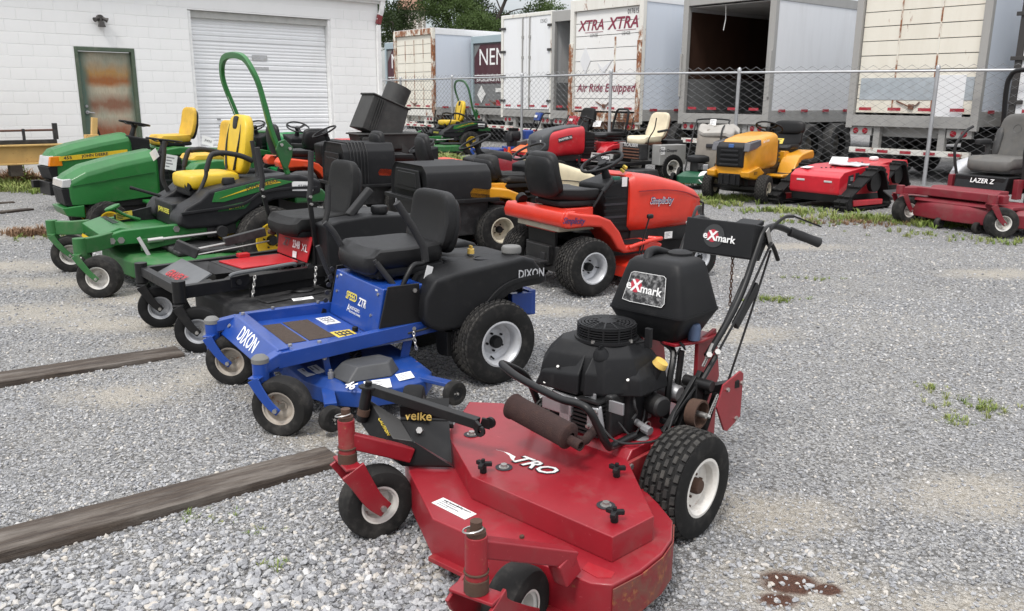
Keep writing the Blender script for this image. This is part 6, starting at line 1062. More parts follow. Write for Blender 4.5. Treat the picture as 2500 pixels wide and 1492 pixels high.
# two green garden tractors in the front row
FEND_J = [(-.42, .55), (-.42, .70), (-.30, .80), (.0, .82), (.22, .79), (.34, .68), (.42, .50), (.50, .40), (.80, .40), (.80, .36), (.45, .35), (.34, .45), (.25, .62), (.10, .70), (-.1, .71), (-.25, .66), (-.32, .55)]
def jd(label, loc, deg, hd_, name='garden_tractor', **kw):
    T, h = tractor(name, label, loc, deg, hd_, fend=FEND_J, hm='jd_green', fm='jd_green', e=9, rw=(.31, .27, .15, .44), fwh=(.21, .19, .1, 1.22, .40), fy=(.24, .50), rim='jd_yellow', tread='lug', tm='rubber_worn', **kw)
    return T, h
TF, hf = jd('green garden tractor with amber headlamp and yellow side stripe by the block wall', (-5.16, 12.65, 0), -135, [(.58, .23, .5, .99), (.62, .27, .48, 1.03), (1.0, .275, .45, .97), (1.35, .27, .44, .90), (1.58, .245, .43, .83), (1.65, .20, .44, .76), (1.66, .19, .45, .74)], st=dict(x=-.08, z=.90, m='jd_yellow_old', d=.26, h=.46, w=.24, t=.2, c=.07), wheel_c=(.42, 0, 1.13), wr=.20, wtilt=-.2, dash=(.22, .64, .22, .5, 1.0))
slab(TF, 'side_stripe', [(.66, .80), (1.56, .735), (1.56, .675), (.66, .725)], 'y', .272, .279, 'jd_yellow', 0); text('455', .055, (1.45, .2795, .715), (-1, 0, .06), (.06, 0, 1), 'ink', TF, bold=.02, depth=.001, sx=1.3); text('JOHN DEERE', .055, (1.10, .2795, .74), (-1, 0, .06), (.06, 0, 1), 'ink', TF, bold=.02, depth=.001, sx=1.1)
part('grille', B().prism([(1.60, .40), (1.66, .44), (1.70, .60), (1.66, .605), (1.58, .6)], 'y', -.22, .25), 'plastic_black', TF, .01); part('headlamp', B().prism([(1.60, .615), (1.69, .615), (1.66, .74), (1.60, .745)], 'y', -.18, .20), 'lamp_glass', TF, .006); part('marker_lamp', B().prism([(1.52, .612), (1.685, .612), (1.66, .735), (1.53, .74)], 'y', .13, .265), 'lamp_amber', TF, .006)
part('front_weight', B().box(1.62, 0, .22, .16, .44, .18).box(1.72, -.25, .30, .12, .1, .1), 'steel_black', TF, .01)
TE, he = jd('green garden tractor with plain sloping hood and grey headlamp', (-3.74, 10.2, 0), -140, [(.58, .22, .45, .92), (.62, .27, .43, .95), (1.0, .275, .40, .885), (1.35, .265, .38, .80), (1.52, .23, .38, .71), (1.57, .20, .38, .665)], st=dict(x=-.05, z=.80, m='jd_yellow_old', d=.26, h=.44, w=.24, t=.15, c=.06), wheel_c=(.42, 0, 1.02), wr=.19, wtilt=-.15, dash=(.22, .64, .22, .45, .92))
part('hood_seam', B().sweep([(.64, .279, .70), (1.0, .281, .655), (1.3, .275, .615), (1.5, .238, .585)], [(-.005, -.004), (.005, -.004), (.005, .004), (-.005, .004)], (0, 0, 1)), 'jd_green_new', he); part('grille', B().prism([(1.50, .36), (1.58, .38), (1.605, .565), (1.52, .57)], 'y', -.2, .225), 'plastic_black', TE, .012); part('headlamp', B().prism([(1.50, .575), (1.60, .575), (1.585, .655), (1.5, .665)], 'y', -.2, .23), 'lamp_glass', TE, .008); part('front_bumper', B().prism([(1.40, .24), (1.58, .27), (1.62, .36), (1.40, .38)], 'y', -.25, .25), 'jd_green', TE, .012)
part('control_levers', B().cyl((.52, .16, .6), (.50, .20, .99), .012, n=8).cyl((.46, .22, .6), (.50, .24, .90), .010, n=8), 'steel_black', TE); tagcard(TE, (.45, .27, .80), (-.9, 0, -.2), (-.2, 0, .95), .13, .17); tagcard(TE, (.02, .30, 1.03), (-.8, .3, -.3), (-.2, 0, .9), .13, .10, '5495')

# ------------------------------------------------------------------ dark leaf-catcher bins stacked beside the ribbed bag
mat('bin_grey', (.028, .028, .027), .6, dirt=.45, dcol=(.085, .083, .078), dscale=6)
ST_ = thing('leaf_catcher_stack', 'stack of dark grey leaf-catcher bins with a tilted hood and round chute', 'leaf catcher', (-1.72, 12.6, 0), 30, k=.95)
def binn(nm, x, y, z, w, d, h, rz=0, tp=1.12):
    b = B().box(0, 0, 0, w/tp, d/tp, h, tx=tp, ty=tp).box(0, 0, h-.03, w*1.06, d*1.06, .025).box(-w*.30, -d/2, h*.25, w*.32, .06, h*.5).xf(MX.Translation((x, y, z)) @ MX.Rotation(rz, 4, 'Z')); return part(nm, b, 'bin_grey', ST_, .012)
binn('bin', .22, -.02, .0, .55, .55, .42); binn('bin', .24, .0, .40, .60, .60, .34); binn('bin', .20, .0, .72, .62, .58, .28, .1); binn('tray', -.22, -.08, .86, 1.0, .56, .24, -.03)
part('tilted_hood', B().box(0, 0, 0, .64, .56, .54, tx=.92, ty=.95).box(0, 0, .52, .64, .57, .03).xf(MX.Translation((-.38, -.04, 1.06)) @ MX.Rotation(.38, 4, 'Y')), 'bin_grey', ST_, .02); part('hood_ribs', (lambda b: [b.box(-.22+i*.035, -.283, .03, .012, .014, .48) for i in range(4)] and b.xf(MX.Translation((-.38, -.04, 1.06)) @ MX.Rotation(.38, 4, 'Y')))(B()), 'bin_grey', ST_)
part('chute', B().lathe([(.19, 0), (.195, .42), (.183, .42), (.18, .0)], (-.12, -.02, 1.40), (.42, 0, .90), 28).lathe([(0, .40), (.185, .40)], (-.12, -.02, 1.40), (.42, 0, .90), 28), 'bin_grey', ST_)
# ------------------------------------------------------------------ machines along the fence
def cubxt():
    T, h = tractor('lawn_tractor', 'golden yellow lawn tractor with black grille facing the camera', (4.40, 14.22, 0), -131, [(.60, .24, .48, .95), (.64, .29, .46, .99), (1.0, .30, .44, .96), (1.35, .285, .40, .90), (1.52, .25, .38, .82), (1.57, .2, .38, .74)], hm='cub_yellow', fm='cub_yellow', k=1.06, st=dict(x=-.12, z=.72, m='vinyl', d=.24, h=.40, w=.25, c=.05, t=.15), wheel_c=(.36, 0, 1.03), wr=.20, rw=(.26, .24, .13, .44), fwh=(.205, .16, .09, 1.30, .42), rim='pale_frame', tread='brick', steer=.12, tm='rubber_worn')
    part('grille', B().prism([(1.54, .50), (1.60, .52), (1.61, .80), (1.52, .86), (1.45, .86), (1.45, .5)], 'y', -.21, .21), 'plastic_black', T, .02, 3)
    for i in range(4): part('grille_bar', B().box(1.61, 0, .53+i*.065, .02, .30-.01*i, .035), 'jd_black', T, .008)
    part('badge', B().box(1.60, .02, .79, .03, .075, .05), mat('badge_blue', (.05, .12, .32), .4), T, .006)
    for s_ in (-1, 1): part('headlamp', B().prism([(1.60, .74), (1.56, .86), (1.22, .90), (1.20, .82), (1.35, .77)], 'y', *sorted((s_*.20, s_*.292))), 'lamp_glass' if s_ > 9 else mat('lamp_dark', (.10, .10, .11), .12, dirt=.1), T, .012); part('lower_cheek', B().prism([(1.62, .38), (1.64, .46), (1.30, .52), (1.1, .42), (1.35, .33)], 'y', *sorted((s_*.20, s_*.33))), 'cub_yellow', T, .02, 3)
    text('XT1', .06, (1.42, .332, .43), (-1, 0, 0), (0, 0, 1), 'ink', T, bold=.02, shear=.3); text('Cub Cadet', .05, (1.10, .308, .875), (-1, 0, .1), (.1, 0, 1), 'decal_white', T, shear=.3)
    part('front_bumper', B().box(1.50, 0, .26, .16, .34, .16).box(1.59, -.1, .26, .03, .03, .15).box(1.59, 0.0, .26, .03, .03, .15).box(1.59, .1, .26, .03, .03, .15), 'plastic_black', T, .01); part('head_cushion', B().sq((-.41, 0, 1.03), (.06, .25, .11), .5, .5, 18, rotm(y=-.15)), 'vinyl', T); tagcard(T, (-.02, 0.02, .83), (0, 1, 0), (-.6, 0, .8), .12, .10, '', 'sticker_yellow', 'care_label')
    return T
cubxt()
# red tractor with grey cowl and mesh-back seat
TP, hp = tractor('lawn_tractor', 'red lawn tractor with grey cowl and mesh-back seat by the fence', (1.85, 17.3, 0), -152, [(.62, .24, .5, .98), (.66, .29, .46, 1.0), (1.0, .30, .44, .97), (1.35, .29, .42, .90), (1.5, .26, .44, .84)], hm='sn_red', k=1.02, st=dict(x=-.08, z=.80, m='vinyl', d=.24, h=.10, w=.25, c=.05), wheel_c=(.38, 0, 1.07), wr=.19)
part('cowl', B().hull([(.70, .2, .9, 1.012), (.9, .215, .88, 1.01), (1.3, .22, .84, .945), (1.45, .28, .50, .90), (1.58, .27, .48, .84), (1.62, .22, .5, .76)], 28, 5), 'plastic_grey', hp); [part('headlamp', B().box(1.585, s_*.19, .66, .05, .12, .09), 'lamp_glass', TP, .01) for s_ in (-1, 1)]; part('cowl_mouth', B().box(1.61, 0, .66, .03, .2, .08), 'ink', TP, .01)
slab(TP, 'name_plate', [(1.25, .78), (.95, .84), (.95, .76), (1.25, .70)], 'y', .30, .308, 'ink', .002); text('SNAPPER XL', .055, (1.10, .309, .77), (-1, 0, .2), (.2, 0, 1), 'decal_white', TP, bold=.015)
mb = B(); Mx = rotm(y=-.22)
for i in range(9): mb.bar(V((-.32, 0, .87))+Mx @ V((0, -.2+.05*i, 0)), V((-.32, 0, .87))+Mx @ V((0, (-.2+.05*i)*.85, .42)), .007, .007)
for i in range(10): mb.bar(V((-.32, 0, .88))+Mx @ V((0, -.21, .045*i)), V((-.32, 0, .88))+Mx @ V((0, .21, .045*i)), .007, .007)
part('mesh_backrest', mb, 'vinyl', TP); fr = [V((-.32, 0, .87))+Mx @ V((0, y, z)) for y, z in ((-.22, 0), (-.235, .2), (-.21, .40), (-.15, .45), (.15, .45), (.21, .40), (.235, .2), (.22, 0))]
part('backrest_frame', B().tube(fr, .022, 8), 'vinyl', TP); part('fender_trim', B().box(-.1, .40, .70, .3, .1, .02), 'plastic_grey', TP, .006); tagcard(TP, (.35, .24, 1.04), (-.5, .8, 0), (-.3, 0, .9), .16, .12)
# zero-turn with cream seat, grey boxes and a sign plate
ZQ = thing('zero_turn_mower', 'grey zero-turn mower with torn cream seat and black sign plate', 'mower', (2.68, 16.6, 0), -148, k=1.04)
mat('seat_cream', (.62, .55, .40), .55, dirt=.3, dcol=(.40, .33, .22)); mat('alu_grey', (.33, .33, .32), .45, .3, dirt=.35)
seat(ZQ, .16, 0, .74, 'seat_cream', w=.27, d=.25, h=.50, tilt=.30, cush=.07, m2='rust_brown', thick=.05, top=.9)
for s_ in (-1, 1):
    part('side_box', B().box(.0, s_*.50, .32, .62, .22, .36), 'alu_grey', ZQ, .01); part('armrest', B().bar((-.12, s_*.30, .93), (.12, s_*.31, .90), .05, .04), 'black_rubber', ZQ, .01); part('steering_lever', B().tube(spl([(.34, s_*.30, .60), (.33, s_*.31, .78), (.22, s_*.32, .95), (.18, s_*.32, 1.15)], 5), .011, 6), 'steel_black', ZQ); wheel(ZQ, (0, s_*.52, .26), .26, .24, .14, 'turf', rows=7, m=30, flip=s_ < 0)
part('battery_crate', B().box(.42, .05, .40, .20, .50, .28), 'worn_black', ZQ, .01)
for i in range(4): part('crate_slat', B().box(.53, .05, .42+i*.055, .02, .46, .02), 'rust_brown', ZQ)
text('XCALIBER', .09, (.532, .05, .66), (0, 1, 0), (0, 0, 1), 'decal_white', ZQ, shear=.2); text('Dixie Chopper', .07, (.12, .612, .58), (-1, 0, 0), (0, 0, 1), 'ink', ZQ, bold=.02); tagcard(ZQ, (.25, .612, .58), (-1, 0, 0), (0, 0, 1), .1, .14)
part('sign_plate', B().box(1.18, 0, .36, .03, .62, .17, ry=-.25), 'alu_grey', ZQ, .006); part('sign_face', B().box(1.196, 0, .385, .01, .50, .12, ry=-.25), 'ink', ZQ, .004); text('DIXIE CHOPPER', .075, (1.205, .02, .455), (0, 1, 0), (-.25, 0, 1), 'decal_white', ZQ, bold=.02); part('frame_rail', B().bar((1.25, .35, .33), (.2, .35, .36), .06, .06), 'steel_black', ZQ, .004); part('frame_rail', B().bar((1.25, -.35, .33), (.2, -.35, .36), .06, .06), 'steel_black', ZQ, .004)
part('foot_pan', B().box(.80, 0, .33, .6, .62, .02), 'steel_black', ZQ); part('deck_shell', B().box(.72, 0, .12, .62, 1.5, .14, tx=.9, ty=.95), 'worn_black', ZQ, .02); part('engine', B().box(-.42, 0, .4, .4, .4, .34), 'dark_engine', ZQ, .02)
for s_ in (-1, 1): caster(ZQ, (1.30, s_*.48), .46, .32, .14, .1, .07, 2.8, ('steel_black', 'steel_black'), rim='rim_white', cap=False, fz=.31)
# orange zero-turn with black seat
mat('scag_orange', (.62, .11, .012), .4, dirt=.2)
ZO = thing('zero_turn_mower', 'orange mower with black bucket seat beside the red walk-behind', 'mower', (1.45, 20.0, 0), -150, k=1.1)
seat(ZO, .0, 0, .74, 'vinyl_worn', w=.27, d=.25, h=.46, tilt=.25, cush=.065, m2='plastic_black', top=.85); part('body', B().prism([(1.05, .36), (1.0, .46), (.45, .56), (-.1, .56), (-.1, .36)], 'y', -.36, .36), 'scag_orange', ZO, .02); part('foot_well', B().box(.72, 0, .50, .46, .5, .02), 'scag_orange', ZO, .01); part('front_plate', B().prism([(1.05, .40), (1.28, .30), (1.40, .33), (1.15, .45)], 'y', -.36, .36), 'scag_orange', ZO, .02)
for s_ in (-1, 1): part('rail_cap', B().box(1.0, s_*.42, .40, .28, .14, .14, ry=.2), 'plastic_grey', ZO, .02); part('steering_lever', B().tube(spl([(.15, s_*.32, .55), (.16, s_*.33, .75), (.0, s_*.33, .98), (-.05, s_*.33, 1.05)], 5), .016, 8), 'black_rubber', ZO); wheel(ZO, (-.05, s_*.50, .28), .28, .24, .15, 'turf', rows=7, m=30, flip=s_ < 0); caster(ZO, (1.36, s_*.45), .40, .30, .14, .1, .07, 2.8, ('scag_orange', 'scag_orange'), cap=False, fz=.30)
text('Scag', .1, (1.30, 0, .375), (0, 1, 0), (-.9, 0, .4), 'ink', ZO, shear=.2); tagcard(ZO, (.7, .36, .52), (-1, 0, .2), (0, 0, 1), .12, .1); part('deck_shell', B().box(.55, 0, .12, .7, 1.35, .13, tx=.9, ty=.95), 'scag_orange', ZO, .02); part('engine', B().box(-.35, 0, .4, .4, .42, .3), 'dark_engine', ZO, .02)
# two plain walk-behinds
mat('wb_blue', (.015, .055, .26), .4, dirt=.2); mat('wb_red', (.42, .015, .03), .4, dirt=.2)
def walkb(label, loc, deg, m, tall, panel, k=1.):
    W = thing('walk_behind_mower', label, 'mower', loc, deg, k=k)
    part('deck_shell', B().prism([(.85, -.5), (.85, .5), (.6, .62), (.3, .6), (.2, -.6), (.6, -.62)], 'z', .10, .24), m, W, .015); part('belt_cover', B().prism([(.78, -.3), (.78, .3), (.5, .45), (.3, .3), (.3, -.3), (.5, -.45)], 'z', .24, .32), m, W, .012); part('engine_deck', B().box(-.05, 0, .24, .62, .46, .12), m, W, .01)
    engine_v(W, (.02, 0, .36), 1.05)
    for s_ in (-1, 1): part('handle', B().tube(spl([(-.25, s_*.25, .40), (-.40, s_*.25, .62), (-.55, s_*.25, .85), (-.68, s_*.26, tall), (-.85, s_*.28, tall+.02)], 4), .018, 8), m if panel == 'wb_red' else 'steel_black', W); wheel(W, (-.05, s_*.36, .2), .2, .16, .1, 'brick', rows=5, m=24, flip=s_ < 0); caster(W, (1.0, s_*.42), .34, .26, .12, .09, .06, 2.9, (m, m), cap=False, fz=.26); part('caster_arm', B().bar((.8, s_*.4, .22), (1.0, s_*.42, .30), .05, .05), m, W, .004)
    part('console', B().box(-.60, 0, tall-.16, .08, .46, .20, ry=-.3), panel, W, .012); part('console_label', B().box(-.553, 0, tall-.08, .012, .2, .06, ry=-.3), 'decal_white', W); part('fuel_tank', B().box(-.36, 0, .52, .2, .34, .24), panel if panel == 'wb_blue' else 'plastic_black', W, .03)
    return W
walkb('blue walk-behind mower with tall blue console by the fence', (.02, 21.4, 0), 195, 'wb_blue', 1.15, 'wb_blue'); walkb('red walk-behind mower with red handle frame by the fence', (.88, 20.9, 0), 200, 'wb_red', 1.08, 'wb_red')
# green push mower with fabric bag
RM = thing('push_mower', 'green push mower with black engine and large grey-beige cloth bag', 'mower', (3.33, 15.2, 0), -115, k=1.12)
mat('rm_green', (.008, .075, .035), .4, dirt=.2); mat('bag_cloth', (.22, .20, .175), .9, dirt=.3, dcol=(.15, .135, .12), bump=.5, bscale=60)
part('deck_shell', B().hull([(.10, .30, -.28, .28, 6, .1), (.20, .30, -.28, .28, 6, .1), (.26, .24, -.2, .2, 4, .1), (.27, .18, -.14, .14, 3, .1)], 28, 6, 'z'), 'rm_green', RM); part('oval_label', B().lathe([(0, .004), (.09, .004), (.1, 0)], (.36, .18, .2), (.9, .3, .3), 20), 'decal_white', RM); text('BILLY GOAT', .03, (.37, .182, .2), (-.3, .95, 0), (-.25, -.1, .95), 'ink', RM)
part('engine', B().cyl((.1, 0, .27), (.1, 0, .42), .12).box(.2, .08, .3, .12, .1, .1), 'dark_engine', RM, .01); part('engine_top', B().lathe([(.17, 0), (.18, .03), (.17, .08), (.1, .10), (0, .10)], (.1, 0, .42), n=24), 'plastic_black', RM, .01); part('muffler_guard', B().box(.24, .12, .30, .04, .16, .09), 'cast_metal', RM, .01); part('side_cover', B().box(-.12, .30, .12, .3, .12, .28), 'plastic_black', RM, .03)
for (x, y, r_) in ((.32, .33, .125), (.32, -.33, .125), (-.22, .36, .15), (-.22, -.36, .15)): wheel(RM, (x, y, r_), r_, .055, r_*.72, 'rib', rows=4, dish=.1, tm='rubber', rim='plastic_black', flip=y < 0)
part('handle', B().tube(spl([(-.15, .26, .25), (-.45, .27, .60), (-.78, .27, .98), (-.90, .22, 1.05), (-.90, -.22, 1.05), (-.78, -.27, .98), (-.45, -.27, .60), (-.15, -.26, .25)], 5), .014, 8), 'steel_black', RM); part('handle_brace', B().tube(spl([(-.05, .30, .45), (-.10, .30, .85), (-.30, .30, .97), (-.7, .28, .96)], 4), .013, 8), 'steel_black', RM)
part('grass_bag', B().sq((-.52, .16, .50), (.42, .30, .42), .35, .35, 24, warp=lambda p: (p.x+.03*math.sin(p.z*14), p.y+.02*math.sin(p.z*19+p.x*9), p.z+.05*math.sin(p.x*9+1)*(1 if p.z > .2 else 0)-.06*(p.y if p.z > 0 else 0))), 'bag_cloth', RM); part('bag_top', B().sq((-.53, .18, .88), (.40, .29, .06), .5, .4, 22, warp=lambda p: (p.x, p.y, p.z+.045*math.sin(p.x*13)+.03*math.sin(p.y*17))), mat('bag_pale', (.34, .325, .30), .9, dirt=.25, bump=.4, bscale=50), RM); part('bag_slot', B().box(-.14, .2, .63, .12, .26, .06), 'ink', RM, .01); tagcard(RM, (-.85, 0, 1.0), (0, 1, 0), (-.4, 0, .9), .1, .12)
# remote-controlled red tracked mowers
mat('rc_red', (.50, .010, .022), .36, dirt=.1, coat=.3); mat('clear_wrap', (.55, .56, .58), .2, dirt=.1)
def tracked(label, loc, deg, k=1., clutter=True):
    T = thing('tracked_mower', label, 'mower', loc, deg, 'red tracked mowers', k)
    part('body_shell', B().prism([(.58, .20), (.60, .24), (.60, .43), (.50, .50), (.05, .555), (-.58, .56), (-.62, .50), (-.62, .24), (-.55, .18)], 'y', -.38, .38), 'rc_red', T, .01, 2)
    for s_ in (-1, 1):
        part('side_opening', B().prism([(.42, .27), (.40, .45), (.16, .49), (.10, .30)], 'y', s_*.381-.002, s_*.381+.002), 'ink', T); part('window_bar', B().bar((.27, s_*.385, .27), (.27, s_*.385, .47), .03, .01, (0, 1, 0)), 'rc_red', T); part('inner_part', B().box(.32, s_*.384, .30, .14, .008, .04).box(.30, s_*.384, .38, .10, .008, .05), 'cast_metal', T, .004)
        tr = [(.62, .02), (.70, .06), (.70, .13), (.10, .47), (-.02, .50), (-.12, .44), (-.30, .10), (-.28, .03), (-.20, .01)]; P_ = [V((x, s_*.52, z+.03)) for x, z in tr]; P2 = spl(P_, 6, True)
        trk = part('track', B().sweep(P2, [(-.09, -.012), (.09, -.012), (.09, .012), (-.09, .012)], (0, 1, 0) if False else None, closed=True) if False else B().loft([[p+V((0, s_*dy, 0))+(p-V((.15, s_*.52, .2))).normalized()*dr for dy, dr in ((-.085, -.01), (.085, -.01), (.085, .018), (-.085, .018))] for p in P2+P2[:1]], cap=False), 'rubber', T)
        lg = B(); n_ = len(P2)
        for i in range(0, n_, 2):
            a, b_ = P2[i], P2[(i+1) % n_]; c = (a+b_)/2; d = (b_-a).normalized(); o = V((-d.z, 0, d.x)); o = o if o.dot(c-V((.15, s_*.52, .2))) > 0 else -o
            for dy in (-.045, .045): lg.add([c+o*r_+d*dd*(.02 if r_ < .03 else .014)+V((0, dy+ey*.04, 0)) for r_ in (.015, .042) for dd, ey in ((-1, -1), (1, -1), (1, 1), (-1, 1))], [(4, 5, 6, 7), (0, 1, 5, 4), (1, 2, 6, 5), (2, 3, 7, 6), (3, 0, 4, 7)])
        part('track_lugs', lg, 'tread_rub', trk)
        slab(T, 'track_frame', [(.52, .07), (.54, .15), (-.18, .13), (-.18, .06)], 'y', *sorted((s_*.50, s_*.57)), 'rc_red', .008); part('drive_sprocket', B().lathe([(0, -.03), (.13, -.03), (.13, .03), (0, .03)], (0, s_*.52, .36), (0, 1, 0), 20), 'steel_black', T); part('idler_wheel', B().lathe([(0, -.04), (.07, -.04), (.07, .04), (0, .04)], (.58, s_*.52, .10), (0, 1, 0), 18), 'steel_black', T)
        part('work_lamp', B().box(.602, s_*.21, .36, .012, .12, .025), 'lamp_glass', T, .004)
    part('vent_slots', (lambda b: [b.box(.30-.03*i, -.10+.05*i, .519+.004*i, .05, .025, .012, rz=.6) for i in range(4)] and b)(B()), 'ink', T); part('blade_skirt', B().prism([(.56, .10), (.58, .22), (-.55, .22), (-.5, .10)], 'y', -.36, .36), 'steel_black', T, .01)
    if clutter: tagcard(T, (.42, -.25, .53), (.3, .95, 0), (-.9, .3, .15), .16, .11, '$4,5'); part('manual', B().box(-.10, -.10, .565, .24, .22, .05, ry=.35, rz=.4), 'paper', T, .004); part('plastic_wrap', B().sq((-.02, .12, .575), (.20, .24, .018), .6, .5, 18, warp=lambda p: (p.x, p.y, p.z+.012*math.sin(p.x*31)*math.cos(p.y*27))), 'clear_wrap', T)
    part('warning_label', B().box(-.3, .382, .47, .14, .004, .03), 'sticker_yellow', T); return T
tracked('bright red remote-control tracked mower, the nearer of the two', (4.93, 12.78, 0), -143, 1.08); t2 = tracked('bright red remote-control tracked mower tucked behind the nearer tracked one', (5.85, 14.1, 0), -140, 1.05, False); part('bottle', B().sq((-.05, .1, .585), (.09, .05, .035), .6), 'paper', t2)
# dark red zero-turn at the right edge
mat('lz_red', (.18, .011, .020), .5, dirt=.45, dcol=(.15, .08, .07), dscale=7, rust=.05); mat('seat_grey', (.105, .102, .096), .65, dirt=.4, dcol=(.18, .165, .14)); mat('seat_dark', (.05, .05, .05), .6, dirt=.3)
ZU = thing('zero_turn_mower', 'dark red zero-turn mower with grey suspension seat and roll bar at the right edge', 'mower', (6.52, 10.95, 0), -152, k=1.08)
part('frame_cross', B().prism([(1.02, .33), (1.06, .40), (.95, .46), (.80, .46), (.80, .33)], 'y', -.42, .42), 'lz_red', ZU, .01); text('eXmark', .10, (1.045, .06, .40), (0, 1, 0), (-.5, 0, .85), 'decal_white', ZU, bold=.02); part('front_beam', B().bar((1.12, -.60, .40), (1.12, .60, .40), .1, .09), 'lz_red', ZU, .01)
ud = [(1.22, -.2), (1.22, .2), (1.12, .62), (1.0, .84), (.6, .88), (.35, .8), (.3, -.8), (.6, -.9), (1.0, -.86), (1.12, -.6)]; part('deck_shell', B().loft([[(x, y, .10) for x, y in ud], [(x, y, .24) for x, y in ud], [(.7+(x-.7)*.93, y*.95, .29) for x, y in ud]]), 'lz_red', ZU, .012); part('deck_ridge', B().prism([(1.18, .29), (1.14, .33), (.6, .33), (.6, .29)], 'y', -.7, .7), 'lz_red', ZU, .01)
part('seat_box', B().box(.45, 0, .40, .55, .62, .20), 'steel_black', ZU, .02); part('seat_box_front', B().box(.74, .02, .44, .03, .62, .16, ry=-.3), 'jd_black', ZU, .01); text('LAZER Z', .075, (.745, .05, .54), (0, 1, 0), (-.3, 0, .95), 'decal_white', ZU, bold=.015)
seat(ZU, .36, 0, .72, 'seat_grey', w=.28, d=.27, h=.56, tilt=.18, cush=.085, m2='seat_dark', thick=.07, top=.85)
for s_ in (-1, 1):
    part('seat_bolster', B().sq((.09, s_*.23, .96), (.05, .045, .17), .5, .5, 14, rotm(y=-.18)), 'seat_dark', ZU); part('armrest', B().sq((.22, s_*.34, .96), (.13, .045, .035), .5), 'black_rubber', ZU); part('armrest_post', B().cyl((.10, s_*.33, .72), (.14, s_*.34, .95), .03), 'seat_dark', ZU)
    part('control_lever', B().tube(spl([(.55, s_*.40, .55), (.60, s_*.42, .75), (.62, s_*.42, .92), (.50, s_*.40, 1.08), (.40, s_*.38, 1.14)], 5), .017, 8), 'black_rubber', ZU); part('side_pod', B().hull([(.55, .06, .48, .62, 3, s_*.44), (.40, .10, .45, .74, 4, s_*.45), (.1, .13, .42, .78, 4, s_*.46), (-.35, .13, .42, .74, 4, s_*.46), (-.45, .08, .46, .66, 3, s_*.46)], 20), 'rim_silver' if s_ < 0 else 'lz_red', ZU); part('upright', B().box(.62, s_*.40, .36, .10, .06, .22), 'lz_red', ZU, .006)
    wheel(ZU, (-.05, s_*.55, .30), .30, .28, .16, 'turf', rows=8, m=32, flip=s_ < 0); part('caster_arm', B().bar((1.05, s_*.45, .40), (1.30, s_*.56, .40), .09, .08), 'lz_red', ZU, .01); caster(ZU, (1.32, s_*.57), .46, .36, .165, .15, .08, 3.0 if s_ < 0 else 2.5, ('lz_red', 'lz_red'), trail=.12, fz=.36, cap=False, sr=.035, fp=.06, rim='rim_white'); part('wheel_motor', B().box(.3, s_*.42, .2, .2, .14, .22), 'dark_engine', ZU, .01)
for (x, y) in ((1.20, -.1), (1.18, .35)): wheel(ZU, (x, y, .065), .065, .06, .03, 'smooth', dish=0, tm='rubber_worn', rim='plastic_black', name='gauge_wheel')
part('roll_bar', B().tube(spl([(-.30, -.44, .55), (-.28, -.44, 1.1), (-.24, -.44, 1.55), (-.23, -.41, 1.72), (-.22, -.28, 1.80), (-.22, .28, 1.80), (-.23, .41, 1.72), (-.24, .44, 1.55), (-.28, .44, 1.1), (-.30, .44, .55)], 6), .030, 10), 'steel_black', ZU); part('chute_deflector', B().box(.75, -.98, .26, .45, .25, .02, rx=-.5).box(.55, -.85, .30, .2, .2, .03), 'black_rubber', ZU, .006); part('seat_logo', B().lathe([(.045, .0), (.05, .004), (.05, 0)], (.135, 0, 1.12), (1, 0, .2), 20), 'seat_dark', ZU); part('hydro_lines', B().tube(spl([(.62, -.34, .40), (.64, -.32, .50), (.60, -.28, .58)], 4), .012, 6).tube(spl([(.64, -.30, .40), (.66, -.26, .48), (.60, -.22, .56)], 4), .012, 6), 'steel_black', ZU)
# far green zero-turn by the fence
zturn_green('zero_turn_mower', 'distant green zero-turn mower with yellow wheels in the grass by the fence', (-1.55, 24.2, 0), -152, 1.05, far=True)
# ------------------------------------------------------------------ timbers, steel by the wall, weeds
def woodmat(name, a, b2, c2):
    mt = bpy.data.materials.new(name); mt.use_nodes = True; t = mt.node_tree; b = t.nodes['Principled BSDF']; co = t.nodes.new('ShaderNodeTexCoord').outputs['Object']
    g = noise(t, 9, 8, .7, co, (.35, 6, 6), 1.2); c = mix(t, ramp(t, g, .3, .7), a, b2); c = mix(t, ramp(t, noise(t, 3, 6, .7, co, (.5, 3, 3)), .5, .75), c, c2)
    t.links.new(c, b.inputs['Base Color']); b.inputs['Roughness'].default_value = .85; bn = nd(t, 'ShaderNodeBump', Strength=.9, Distance=.006); t.links.new(noise(t, 14, 8, .7, co, (.25, 8, 8), .8), bn.inputs['Height']); t.links.new(bn.outputs[0], b.inputs['Normal']); MATS[name] = mt; return mt
woodmat('old_wood', (.018, .012, .010), (.092, .070, .053), (.19, .17, .15)); woodmat('old_wood_dark', (.020, .014, .011), (.05, .036, .027), (.09, .075, .06))
